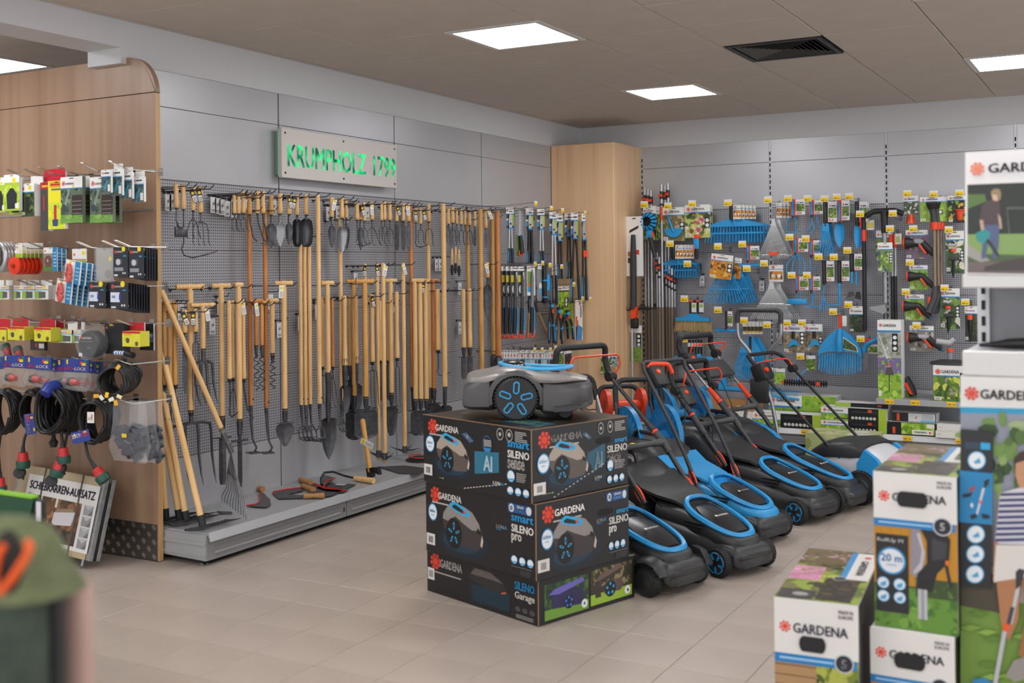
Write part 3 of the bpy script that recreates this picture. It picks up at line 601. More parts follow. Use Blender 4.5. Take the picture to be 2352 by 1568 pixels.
def wheel(parent, x, y, r, wd, spokes, side, inner=False):
    w_ = part(parent, 'wheel', MB().lathe([(.015, -wd/2), (r*.72, -wd/2), (r*.8, -wd/2+.004), (r*.95, -wd/2+.002), (r, -wd/2+.009), (r, wd/2-.009), (r*.95, wd/2-.002), (r*.8, wd/2-.004), (r*.72, wd/2-.006), (.015, wd/2-.002)], 28, (x, y, r), 'y'), M('1d1d1f', .6), 35)
    lug = MB()
    for k in range(34):
        a = 2*pi*k/34; m_ = Matrix.Translation((x, y, r)) @ Matrix.Rotation(a, 4, 'Y'); lug.add([tuple(m_ @ V(q)) for q in MB().box(r-.001, r+.0028, -wd/2+.008, wd/2-.008, -.0025, .0025).v], MB().box(0, 1, 0, 1, 0, 1).f)
    tag(part(w_, 'tread_lugs', lug, M('18181a', .7), 0), kind='stuff')
    if spokes:
        fy = y+side*(wd/2+.001); pts = []
        for k in range(5):
            a0 = 2*pi*k/5+pi/2
            for da, rr_ in ((-.52, .66), (-.3, .70), (0, .71), (.3, .70), (.52, .66), (.56, .5), (.5, .32), (.628, .26), (.757, .32)): pts.append((x+r*rr_*cos(a0+da), fy, r+r*rr_*sin(a0+da)))
        part(w_, 'blue_outline', MB().tube(pts, .0026, 5, True), M('1f90cf', .35), 60)
        part(w_, 'hub_cap', MB().lathe([(0, .006), (.01, .005), (.013, 0)], 12, (x, y+side*wd/2, r), 'y'), M('2a2a2c', .3), 40)
    else:
        part(w_, 'hub_cap', MB().lathe([(r*.3, -.004), (r*.6, -.002), (r*.66, .003), (r*.5, .006), (0, .008)], 18, (x, y+side*(wd/2-.004), r), 'y') if side > 0 else MB().lathe([(0, -.008), (r*.5, -.006), (r*.66, -.003), (r*.6, .002), (r*.3, .004)], 18, (x, y-(wd/2-.004), r), 'y'), chrome if inner else M('242426', .35), 40)
    return w_
def mower(label, pos, head, s=1, cover='black', spokes=True, handle='loop', hw=.165, tee=(-.70, .53), joint=(-1.12, .86), top=(-1.15, 1.04), piv=(-.47, .28), fr=.07, hy=.19, inner=False, long_=0, guard=False):
    t = thing('lawn_mower', label, 'lawn mower', (pos[0], pos[1], 0), R_(head), 'lawn mowers standing in a row'); m_cov = mow_bl if cover == 'blue' else mow_blk
    L = lambda st, pf=SQ: loft_body([(x*s, w_*s, a*s, b*s) for x, w_, a, b in st], pf)
    part(t, 'chassis', L([(-.58, hw*.95, .06, .16), (-.54, hw*1.08, .045, .215), (-.4, hw*1.10, .035, .225), (-.22, hw*1.07, .035, .20), (-.12, hw*.95, .035, .178), (-.06, hw*.80, .035, .165), (-.01, hw*.78, .05, .158), (.04, hw*.78, .065, .15), (.07, hw*.84, .06, .138), (.088, hw*.78, .05, .115), (.098, hw*.55, .045, .1)]), mow_blk, 55)
    part(t, 'front_guard', L([(-.01, hw*.8, .075, .148), (.05, hw*.84, .07, .138), (.08, hw*.8, .075, .122), (.106, hw*.62, .09, .112)]), mow_blk, 55)
    if guard:
        for q in (-1, 1): part(t, 'wheel_guard', MB().loft([[(x*s, q*(hw-.03+y)*s, z*s) for x, y, z in r_] for r_ in [[(-.085, 0, .10), (-.085, .055, .10), (-.08, .05, .11), (-.08, .0, .12)], [(-.05, 0, .15), (-.05, .055, .14), (-.05, .045, .155), (-.05, 0, .165)], [(0, 0, .162), (0, .055, .152), (0, .045, .167), (0, 0, .175)], [(.05, 0, .15), (.05, .055, .14), (.05, .045, .155), (.05, 0, .165)], [(.085, 0, .10), (.085, .05, .10), (.08, .045, .11), (.08, .0, .12)]]]), mow_blk, 50)
    cz = lambda x: .188+(.03-x)*.335                       # centre line of the lid plane
    part(t, 'motor_cover', L([(-.44, hw*.9, .16, .30), (-.36, hw*.88, .15, cz(-.36)-.03), (-.26, hw*.84, .14, cz(-.26)-.012), (-.15, hw*.79, .13, cz(-.15)-.008), (-.05, hw*.73, .12, cz(-.05)-.008), (.02, hw*.64, .115, cz(.02)-.006), (.052, hw*.5, .115, cz(.052)-.006), (.066, hw*.3, .115, .16)]), m_cov, 55)
    for q in (-1, 1):
        for k in range(3): part(t, 'vent_slot', MB().cbox((-.25+.012*k)*s, (-.12-.012*k)*s, q*hw*(.80+.012*k)*s-.006, q*hw*(.80+.012*k)*s+.006, (.222-.018*k)*s, (.228-.018*k)*s, .001, 1, Matrix.Translation((0, 0, .0))), M('111113', .5), 0)
    rp = []; q_ = -.135-long_/2; hl = .168+long_/2
    for k in range(44):
        a = 2*pi*k/44; cx = abs(cos(a))**.85*(1 if cos(a) > 0 else -1); sy = abs(sin(a))**.7*(1 if sin(a) > 0 else -1)
        x = q_+hl*cx; rp.append((x*s, hw*.70*sy*(1-.09*cx)*s, (cz(x)+.02*max(0, -cx)**3)*s))
    part(t, 'blue_ring', MB().loft([[tuple(V(p)+V((0, 0, dz))+((V((p[0]-q_*s, p[1]*1.6, 0)).normalized())*dx)) for dx, dz in ((-.011, -.004), (.008, -.016), (.016, -.006), (.008, .009), (-.009, .009))] for p in rp+[rp[0]]], False), mow_bl, 50)
    lid = []
    for i in range(9):
        f_ = i/8; x = -.245+.248*f_; w_ = hw*.54*max(.12, math.sin(pi*min(1, .1+f_*.82)))**.5; lid.append([(x*s, w_*a*s, (cz(x)+.014*(1-a*a)*math.sin(pi*min(1, .08+f_*.86)))*s) for a in (-1, -.66, -.33, 0, .33, .66, 1)]+[(x*s, w_*a*s, (cz(x)-.04)*s) for a in (1, 0, -1)])
    part(t, 'battery_lid', MB().loft(lid), mow_gl, 45)
    Tt = Matrix.Translation((-.12*s, 0, (cz(-.12)+.0155)*s)) @ Matrix.Rotation(math.atan(.335), 4, 'Y') @ Matrix.Rotation(pi/2, 4, 'Z')
    text(t, 'GARDENA', Tt, -.032*s, -.005*s, .044*s, .007*s, M_whiteink, .02); P().disc(-.042*s, .001*s, .008*s, 'd8d6d4', 10).build(t, Tt @ Matrix.Translation((0, 0, .003)))
    for q in (-1, 1):
        wheel(t, 0, q*hw*s, fr*s, .046*s, spokes, q, inner); wheel(t, -.5*s, q*(hw+.04)*s, .095*s, .05*s, spokes, q)
    part(t, 'grass_catcher', L([(-1.02, hw*.98, .16, .40), (-1.0, hw*1.08, .12, .45), (-.9, hw*1.12, .1, .472), (-.70, hw*1.1, .12, .468), (-.62, hw*1.05, .13, .43), (-.54, hw*1.0, .15, .355), (-.52, hw*.9, .16, .30)]), mow_blk, 50)
    part(t, 'catcher_handle', MB().tube(tube_pts([(-.9*s, -.05*s, .46*s), (-.88*s, -.05*s, .51*s), (-.68*s, -.05*s, .50*s), (-.66*s, -.05*s, .44*s)]), .012*s, 8), mow_gl, 50)
    part(t, 'rear_flap', MB().loft([[(x*s, a*hw*w_*s, z*s) for a in (-1, -.5, .5, 1)]+[(x*s, a*hw*w_*s, (z-.014)*s) for a in (1, -1)] for x, w_, z in [(-.60, 1.02, .405), (-.52, 1.0, .352), (-.42, .9, .328), (-.33, .72, .312), (-.29, .6, .292)]]), m_cov, 40)
    xp, zp = piv; xj, zj = joint; xt_, zt_ = top
    for q in (-1, 1):
        a, c, b = V((xp, q*(hw+.02), zp)), V((tee[0], q*(hw+.02)*.5+q*hy*.5, tee[1])), V((xj, q*hy, zj))
        if handle == 'U': part(t, 'handle_tube', MB().tube(tube_pts([a+V((.04, 0, -.07)), a, c, V((xt_, q*hy, zt_-.05))]), .0115, 10), tube_m, 50)
        else:
            part(t, 'handle_tube', MB().tube([a, c], .0145, 10), tube_m, 50); part(t, 'upper_tube', MB().tube([c, b], .0115, 10), tube_m if not inner else chrome, 50); dd = (b-c).normalized(); d2 = (a-c).normalized()
            part(t, 'tee_sleeve', MB().tube([c+d2*.07, c, c+dd*.07], [.018, .022, .019], 12), M('3f3f41', .5), 50); part(t, 'orange_collar', MB().tube([c+dd*.07, c+dd*.084], .0205, 12), M_orange, 50)
            part(t, 'clamp', MB().tube([c+dd*.09, c+dd*.19], [.018, .0145], 10), M('2f2f31', .5) if not inner else M_orange, 50)
            part(t, 'joint_knob', MB().cyl(b+V((0, -q*.02, 0)), b+V((0, q*.03, 0)), .029, n=14), grip_m, 40)
        d0 = (c-a).normalized(); lv = [a+d0*(.03+.055*cos(k))+V((-.02, q*.002, .02))+V((0, 0, .014*sin(k)))+V((.012*sin(k), 0, 0)) for k in [2*pi*i/16 for i in range(16)]]
        part(t, 'orange_lever', MB().tube(lv, .006, 6, True), M_orange, 60)
    if handle != 'U':
        w0 = (hw+.02)*.5+hy*.5; a, b = V((tee[0], w0, tee[1])), V((tee[0], -w0, tee[1])); part(t, 'crossbar', MB().tube([a, a.lerp(b, .2), a.lerp(b, .21), a.lerp(b, .79), a.lerp(b, .8), b], [.021, .02, .016, .016, .02, .021], 10), M('444446', .5), 50)
        yv = a.lerp(b, .62); part(t, 'yellow_sticker', MB().cbox(yv.x-.009, yv.x+.009, yv.y-.012, yv.y+.012, yv.z+.0155, yv.z+.0175, .0005), M('e6d62a', .5), 0)
        hm = (zj+zt_)/2; loop = tube_pts([(xj, -hy, zj), ((xj+xt_)/2-.03, -hy, hm), (xt_, -hy+.005, zt_), (xt_, hy-.005, zt_), ((xj+xt_)/2-.03, hy, hm), (xj, hy, zj)], 6)
        part(t, 'grip_loop', MB().tube(loop, .0175, 10), grip_m, 55)
        part(t, 'orange_bail', MB().tube(tube_pts([(xj+.03, -hy+.03, zj+.03), (xj+.05, -hy+.02, zj+.07), (xt_+.08, -hy+.05, zt_-.05), (xt_+.08, hy+.02, zt_-.05), (xj+.06, hy+.03, zj+.07), (xj+.03, hy+.01, zj+.02)], 5), .0055, 6), M_orange, 60)
        sx, sy, sz = xj+.03, -hy+.05, zj-.03
    else:
        part(t, 'grip_loop', MB().tube(tube_pts([(xt_, -hy, zt_-.06), (xt_-.02, -hy, zt_), (xt_-.02, hy, zt_), (xt_, hy, zt_-.06)], 6), .0125, 10), tube_m, 55)
        sx, sy, sz = xt_+.03, -hy+.07, zt_-.075
        part(t, 'orange_grip', MB().tube(tube_pts([(sx-.03, -hy+.03, zt_-.03), (sx-.02, -hy+.045, zt_-.008), (sx+.0, -hy+.17, zt_-.015), (sx+.01, -hy+.19, zt_-.07)]), .014, 8), M_orange, 55)
    Rm = Matrix.Rotation(-.62, 4, 'Y'); part(t, 'switch_box', MB().cbox(-.028, .028, -.05, .05, -.075, .06, .012, 2, Matrix.Translation((sx, sy, sz)) @ Rm), M('2f2f31', .5), 40)
    bt = V((sx, sy, sz))+Rm.to_3x3() @ V((.028, -.01, .01)); nn = Rm.to_3x3() @ V((1, 0, 0)); part(t, 'red_button', MB().cyl(bt, bt+nn*.008, .016, .013, 14), M_orange, 40)
    part(t, 'cable', MB().tube(tube_pts([tuple(V((sx, sy, sz))+Rm.to_3x3() @ V((0, 0, -.07))), (sx+.16, sy-.02, sz-.12), (sx+.24, sy-.03, sz-.10), (xp-.12, -hw, zp+.1), (xp+.1, -hw*.8, zp-.03)]), .0035, 6), M_black, 60)
    return t
mower('nearest black lawn mower with a blue-ringed lid, partly behind the box stack', (-1.90, 4.905), -19, 1.03, spokes=False, guard=True, tee=(-.72, .42), joint=(-1.0, .58), top=(-1.02, .72), fr=.062)
mower('black lawn mower with a blue ring and blue-spoked front wheel beside the box stack', (-1.712, 5.342), -22.5)
mower('lawn mower with a bright blue motor cover in the middle of the row', (-1.80, 5.99), -20, 1.0, cover='blue', spokes=False, handle='U', piv=(-.29, .265), tee=(-.43, .52), joint=(-.65, .88), top=(-.68, .935), hy=.18)
mower('black lawn mower with blue ring and blue-spoked wheel behind the blue-covered one', (-1.685, 6.60), -17, 1.03, tee=(-.67, .51), joint=(-.84, .707), top=(-.88, .88))
t5 = mower('farthest black lawn mower of the row, with blue side sash and tall chrome handle', (-1.585, 6.975), -14, 1.05, spokes=False, tee=(-.71, .56), joint=(-1.03, .89), top=(-1.06, 1.02), hw=.145, fr=.078, inner=True, long_=.06)
part(t5, 'blue_sash', MB().tube(tube_pts([(-.25, -.125, .225), (-.45, -.16, .27), (-.62, -.165, .40), (-.95, -.165, .46), (-1.05, -.16, .45)]), .019, 8), mow_bl, 50); part(t5, 'blue_sash', MB().tube(tube_pts([(-.45, .15, .30), (-.62, .165, .43), (-.95, .165, .485), (-1.05, .16, .46)]), .016, 8), mow_bl, 50)
part(t5, 'panel_bar', MB().cbox(-.07, .07, -.19, .19, -.018, .018, .01, 2, Matrix.Translation((-.93, 0, .80)) @ Matrix.Rotation(.75, 4, 'Y')), M('3a3a3c', .5), 40)
# lawn scarifier
t = thing('lawn_scarifier', 'white and blue lawn scarifier at the far end of the mower row', 'scarifier', (-1.44, 7.36, 0), R_(-16)); 
part(t, 'hood', loft_body([(-.42, .15, .1, .2), (-.36, .2, .08, .3), (-.2, .21, .08, .37), (-.05, .21, .07, .36), (.08, .2, .07, .30), (.16, .16, .08, .2)], SQ), M('c4c4c8', .4), 50)
for q in (-1, 1): part(t, 'blue_side', MB().prism([(-.05, .06), (.1, .1), (.15, .2), (.08, .29), (.0, .34), (-.05, .25)], q*.2-.018, q*.2+.018), mow_bl, 30)
part(t, 'black_cap', loft_body([(-.4, .16, .25, .3), (-.3, .215, .26, .36), (-.1, .215, .27, .385), (-.02, .2, .28, .36)], SQ), mow_blk, 50)
for q in (-1, 1): wheel(t, -.02, q*.225, .105, .045, False, q, True)
for q in (-1, 1): part(t, 'handle_tube', MB().tube(tube_pts([(-.12, q*.19, .22), (-.2, q*.2, .29), (-.7, q*.2, .735), (-.76, q*.2, .79)]), .0095, 8), M('2c2c2e', .35, .5), 50); part(t, 'joint_knob', MB().cyl((-.745, q*.17, .775), (-.745, q*.225, .775), .027, n=12), grip_m, 40)
part(t, 'grip_loop', MB().tube(tube_pts([(-.75, -.2, .78), (-.83, -.2, .86), (-.86, -.19, .885), (-.86, .14, .885), (-.83, .2, .86), (-.75, .2, .78)]), .013, 8), grip_m, 50); part(t, 'orange_bail', MB().tube(tube_pts([(-.72, -.2, .8), (-.78, -.21, .835), (-.8, .1, .845), (-.78, .2, .84), (-.74, .19, .79)]), .0055, 6), M_orange, 50)
part(t, 'switch_box', MB().cbox(-.05, .05, -.06, .06, -.06, .06, .018, 2, Matrix.Translation((-.755, -.17, .775)) @ Matrix.Rotation(-.4, 4, 'Y')), M('1f1f21', .5), 40); part(t, 'red_button', MB().cyl((-.712, -.2, .795), (-.695, -.2, .80), .016, n=12), M_orange, 40)
# push mower handle rising in front of the blue fan rakes
_a = hit(1690, 720, 1, 8.0); _b = hit(1797, 720, 1, 8.0); xc = (_a.x+_b.x)/2; hw_ = (_b.x-_a.x)/2-.012; pz = lambda py: hit(1740, py, 1, 8.0).z
t = thing('push_mower', 'push mower whose grey tube handle with black grip rises above the others', 'push mower', (xc, 8.0, 0))
for q in (-1, 1):
    part(t, 'handle_tube', MB().tube(tube_pts([(q*hw_, 0, pz(735)), (q*hw_, 0, pz(775)), (q*hw_*.3, 0, pz(815)), (q*hw_*.3, .0, pz(860)), (q*hw_*.3, .02, pz(905))]), .014, 10), M('9fa0a4', .3, .8), 50); part(t, 'lower_tube', MB().tube(tube_pts([(q*hw_*.3, .02, pz(890)), (q*hw_*.55, .0, .5), (q*hw_*1.0, -.02, .12)]), .014, 10), M('9fa0a4', .3, .8), 50)
    t_w = part(t, 'wheel', MB().lathe([(.02, -.02), (.1, -.02), (.11, -.012), (.11, .012), (.1, .02), (.02, .02)], 22, (q*.2, 0, .112), 'x'), M('1d1d1f', .6), 35)
part(t, 'black_grip', MB().tube(tube_pts([(-hw_, 0, pz(742)), (-hw_, 0, pz(712)), (hw_, 0, pz(712)), (hw_, 0, pz(742))]), .0185, 10), M('3a3a3c', .5), 50); part(t, 'sleeve', MB().cbox(-hw_*.42, hw_*.42, -.02, .02, pz(925), pz(870), .01, 2), M('2f2f31', .5), 40); part(t, 'cylinder', MB().cyl((-.17, 0, .1), (.17, 0, .1), .07, n=16), M('2f7fb8', .4), 40)
# hose trolleys
blue_d = M('1d7fba', .4)
def trolley(label, pos, rz, hgt, reel=.24, col=None, frame_m=None, zc=None):
    col = col or blue_d; t = thing('hose_trolley', label, 'hose trolley', (pos[0], pos[1], 0), rz, 'hose trolleys behind the mowers'); fm = frame_m or tube_m
    for q in (-1, 1): part(t, 'frame_tube', MB().tube(tube_pts([(q*.17, -.25, .02), (q*.18, -.05, .3), (q*.16, .14, hgt-.1)]), .0125, 8), fm, 50)
    part(t, 'grip', MB().tube(tube_pts([(-.16, .12, hgt-.16), (-.15, .16, hgt), (.15, .16, hgt), (.16, .12, hgt-.16)]), .0175, 10), grip_m, 50)
    zc = zc or reel+.05
    for q in (-1, 1):
        b = MB().lathe([(reel*.30, -.006), (reel*.55, -.006), (reel*.9, -.012), (reel, -.02), (reel*1.0, .012), (reel*.97, .012), (reel*.88, .0), (reel*.55, .004), (reel*.30, .006)][::-1], 36, (q*.13, 0, zc), 'x'); d_ = part(t, 'reel_disc', b, col, 35)
        rb = MB()
        for k in range(24):
            a = 2*pi*k/24; m_ = Matrix.Translation((q*.13, 0, zc)) @ Matrix.Rotation(a, 4, 'X'); rb.add([tuple(m_ @ V(p)) for p in MB().box(-.014, .014, reel*.35, reel*.92, -.003, .003).v], MB().box(0, 1, 0, 1, 0, 1).f)
        for r_ in (.5, .72): rb.lathe([(reel*r_, -.013), (reel*r_+.006, -.013), (reel*r_+.006, .013), (reel*r_, .013)], 30, (q*.13, 0, zc), 'x')
        part(d_, 'ribs', rb, col, 35)
    part(t, 'drum', MB().cyl((-.12, 0, zc), (.12, 0, zc), reel*.32, n=20), col, 40); part(t, 'crank', MB().tube([(.145, 0, zc), (.17, 0, zc), (.18, -.1, zc+.05), (.23, -.1, zc+.05)], .01, 8), M_black, 50)
    for q in (-1, 1): part(t, 'wheel', MB().lathe([(.02, -.018), (.07, -.018), (.075, 0), (.07, .018), (.02, .018)], 18, (q*.2, .02, .076), 'x'), M('1d1d1f', .6), 35)
    return t
trolley('hose trolley with big blue reel discs directly behind the box stack', (-2.66, 6.47), R_(46), .78, .235, zc=.40)
trolley('hose trolley with blue ribbed reel right of the first one', (-2.72, 7.2), R_(48), .70, .225, frame_m=tube_m, zc=.45)
trolley('hose trolley with black grip whose handle shows left of the wooden column', (-3.24, 6.75), R_(50), .75, .2, frame_m=chrome, zc=.3)
trolley('hose trolley with silver frame and an orange reel by the wooden column', (-3.22, 7.4), R_(40), .62, .12, M('d8431f', .45), chrome, zc=.5)
# ================================================================ wooden-handled tools on the left wall
ash = noisemat('ash_wood', [(.3, 'cf9f63'), (.5, 'e0b57b'), (.7, 'e8c48f')], (60, 60, 4), .45, 4)
ash2 = noisemat('honey_wood', [(.3, 'b07c3c'), (.5, 'c9954f'), (.7, 'd8a863')], (60, 60, 4), .42, 4)
redwood = noisemat('orange_wood', [(.3, 'a5652e'), (.5, 'bd7a40'), (.7, 'cc8d52')], (60, 60, 4), .42, 4)
tool_m = noisemat('forged_steel', [(.3, '434347'), (.7, '58585c')], (30, 30, 30), .38, 3, metal=.6)
tool_d = M('252528', .45, .2); tool_g = M('8b8b8e', .32, .8)
WOODS = [ash, ash2, redwood]
def onum(k):
    tens = {20: 'twent', 30: 'thirt', 40: 'fort', 50: 'fift'}
    if k < 20: return ORD[k]
    t_ = (k+1)//10*10; u_ = (k+1) % 10
    return tens[t_]+'ieth' if u_ == 0 else tens[t_]+'y-'+ORD[u_-1]
def blade(mb, prof, cup=.0, th=.0022, bend=0, z0=0, n=7):
    """plate hanging down: prof = [(z, halfwidth)], cupped towards the viewer"""
    rings = []
    for z, w_ in prof:
        w_ = max(w_, .0006); f = []; bk = []
        for i in range(n):
            q = -1+2*i/(n-1); y = cup*(q*q-1)*min(1, w_*25)*-1+bend*z*z; f.append((w_*q, -y-th/2 if False else y-th/2, z0+z)); bk.append((w_*q, y+th/2, z0+z))
        rings.append(f+bk[::-1])
    return mb.loft(rings)
def head(kind, L, W):
    """metal end of a tool, from the ferrule (z=0) down to z=-L, W wide; returns parts (name, MB, material)"""
    b = MB(); h = W/2; out = [('head', b, tool_m)]; nk = min(.32*L, .06)
    T_ = lambda pts, r, n=6: b.tube(pts, r, n)
    if kind == 'trowel':
        T_([(0, 0, 0), (0, .006, -nk*.5), (0, .004, -nk)], .005); blade(b, [(-nk*.85, h*.25), (-nk-.06*L, h*.85), (-nk-.25*(L-nk), h), (-nk-.6*(L-nk), h*.8), (-nk-.85*(L-nk), h*.42), (-L, 0)], .012, bend=.05)
    elif kind == 'scoop':
        T_([(0, 0, 0), (0, .006, -nk*.4), (0, .004, -nk*.6)], .007); q = nk*.4; blade(b, [(-q, h*.45), (-q-.08*L, h*.85), (-q-.3*L, h), (-q-.62*(L-q), h), (-q-.85*(L-q), h*.85), (-q-.96*(L-q), h*.6), (-L, h*.35)], .03, th=.003, n=9)
    elif kind in ('fork', 'fork3', 'fork4', 'cult', 'digfork'):
        n = {'fork': 2, 'fork3': 3, 'cult': 3, 'fork4': 4, 'digfork': 4}[kind]; r = .0028 if kind != 'digfork' else .008; T_([(0, 0, 0), (0, 0, -nk)], [r*1.7, r*1.3])
        for i in range(n):
            x = -h+2*h*i/(n-1)
            if kind == 'digfork': T_([(0, 0, -nk*.9), (x*.6, .0, -nk), (x*.97, -.004, -nk-.01), (x, -.008, -nk-.04*1.0-.02), (x*1.02, -.012, -L*.6), (x*1.02, -.035, -L*.85), (x*1.0, -.06, -L)], [r*1.1, r*1.1, r*1.1, r, r*.95, r*.7, r*.2], 6)
            elif kind == 'cult': T_([(0, 0, -nk*.8), (x*.6, .004, -L*.45), (x, 0, -L*.8), (x*1.05, -.015, -L*.97), (x*1.05, -.045, -L)], [r, r, r, r*.9, r*.5])
            else: T_([(0, 0, -nk*.8), (x*.8, 0, -nk*1.1), (x, .0, -L*.55), (x, -.006, -L*.9), (x, -.03, -L)], [r, r, r, r*.9, r*.5])
    elif kind == 'knife': T_([(0, 0, 0), (0, 0, -nk*.5)], .0045); blade(b, [(-nk*.4, h*.6), (-nk, h), (-L*.8, h), (-L*.93, h*.7), (-L, h*.15)], .0, th=.003, n=3)
    elif kind == 'hoe': T_([(0, 0, 0), (0, .0, -L*.45), (0, -.02, -L*.62), (0, -.05, -L*.7)], .0045); b.cbox(-h, h, -.062, -.045, -L, -L*.66, .002)
    elif kind == 'hookhoe': T_([(0, 0, 0), (0, .0, -L*.7), (-W*.08, -.0, -L*.82), (-.02*W, -.01, -L*.95), (W*.2, -.03, -L), (W*.6, -.05, -L*.94), (W, -.06, -L*.86)], [.0045, .0045, .0045, .0045, .0042, .0035, .002])
    elif kind == 'bow':
        T_([(0, 0, 0), (W*.1, 0, -L*.3), (W*.5, -.0, -L*.8), (W, -.005, -L*.98)], [.006, .0055, .005, .0045]); T_([(W, -.005, -L*.98), (W*.6, -.06, -L), (-W*.3, -.06, -L*.97)], .003)
    elif kind == 'spiral':
        T_([(0, 0, 0), (0, 0, -.25*L)], [.013, .006]); pts = [(.014*cos(k*.78)*1.1, .014*sin(k*.78), -.2*L-.8*L*k/34) for k in range(35)]; T_(pts, .0032, 5)
    elif kind == 'pcult':
        T_([(0, 0, 0), (.003, 0, -L*.35), (.002, -.01, -L*.62)], [.011, .009, .005])
        for s in (-1, 0, 1): T_([(0, -.01, -L*.55), (s*h, -.01, -L*.75), (s*h*1.1, -.02, -L*.95), (s*h*.9, -.06, -L), (s*h*.8, -.1, -L*.99)], [.004, .004, .004, .0035, .0025])
        T_([(-h*1.1, -.02, -L*.93), (h*1.1, -.02, -L*.93)], .003)
    elif kind == 'draghoe': T_([(0, 0, 0), (.004, 0, -L*.4), (.012, 0, -L*.75), (.03, -.01, -L*.93), (.01, -.03, -L)], [.011, .009, .006, .006, .006]); b.cbox(-h*1.2, h*.7, -.1, -.02, -L-.002, -L+.002, .0008)
    elif kind == 'heart':
        b.cyl((0, 0, 0), (0, 0, -.3*L), .017, .014); b.box(-h*.95, h*.95, -.005, .005, -.36*L, -.33*L); blade(b, [(-.3*L, h*.12), (-.4*L, h*.8), (-.5*L, h), (-.65*L, h*.92), (-.85*L, h*.55), (-L, h*.18)], .008, th=.003)
    elif kind in ('spade', 'taperspade', 'longspade', 'narrowspade', 'narrowbar'):
        s_ = .3*L if kind != 'longspade' else .5*L
        if kind == 'longspade': T_([(0, 0, .03), (.004, .004, -.15*L), (.002, .008, -.35*L), (0, .004, -.55*L)], [.02, .019, .017, .012])
        else: b.cyl((0, 0, 0), (0, 0, -s_*.7), .0185, .014); b.cyl((0, 0, -s_*.7), (0, 0, -s_*1.1), .012, .006)
        if kind in ('spade', 'taperspade', 'narrowspade', 'narrowbar'):
            q = max(h, .05); b.box(-q, q, -.006, .006, -s_*1.02, -s_*.95)
        if kind == 'spade': blade(b, [(-s_, h*.55), (-s_-.06*L, h), (-.88*L, h), (-.95*L, h*.75), (-L, h*.2)], .006, th=.004)
        elif kind == 'taperspade': blade(b, [(-s_, h*.6), (-s_-.08*L, h), (-.6*L, h*.85), (-.9*L, h*.6), (-L, h*.3)], .01, th=.004)
        elif kind == 'longspade': blade(b, [(-s_, h*.6), (-s_-.02*L, h), (-.72*L, h*.92), (-.87*L, h*.62), (-.95*L, h*.3), (-L, 0)], .02, th=.004)
        else: blade(b, [(-s_, h), (-.9*L, h), (-L, h*.7)], .012 if kind == 'narrowspade' else .004, th=.004)
    elif kind == 'shovel': T_([(0, 0, .05), (0, .0, -.3*L), (0, .004, -.5*L)], [.018, .016, .012]); blade(b, [(-.42*L, h*.5), (-.48*L, h), (-.8*L, h*.95), (-L, h*.5)], .02, th=.004)
    elif kind == 'star':
        b.cyl((0, 0, .02), (0, 0, -.025), .017, .02); 
        for k in range(4):
            a = k*pi/2+.4; T_([(0, 0, -.01), (W*.3*cos(a), W*.3*sin(a), -.005), (W*.6*cos(a), W*.6*sin(a), .012)], [.006, .005, .001], 5)
        out.append(('tip', MB().cyl((0, 0, -.02), (0, 0, -L), .012, .01), ash2))
    elif kind == 'pick': b.cbox(-h, h, -.02, .02, -L, 0, .006)
    return out
tool_count = {}
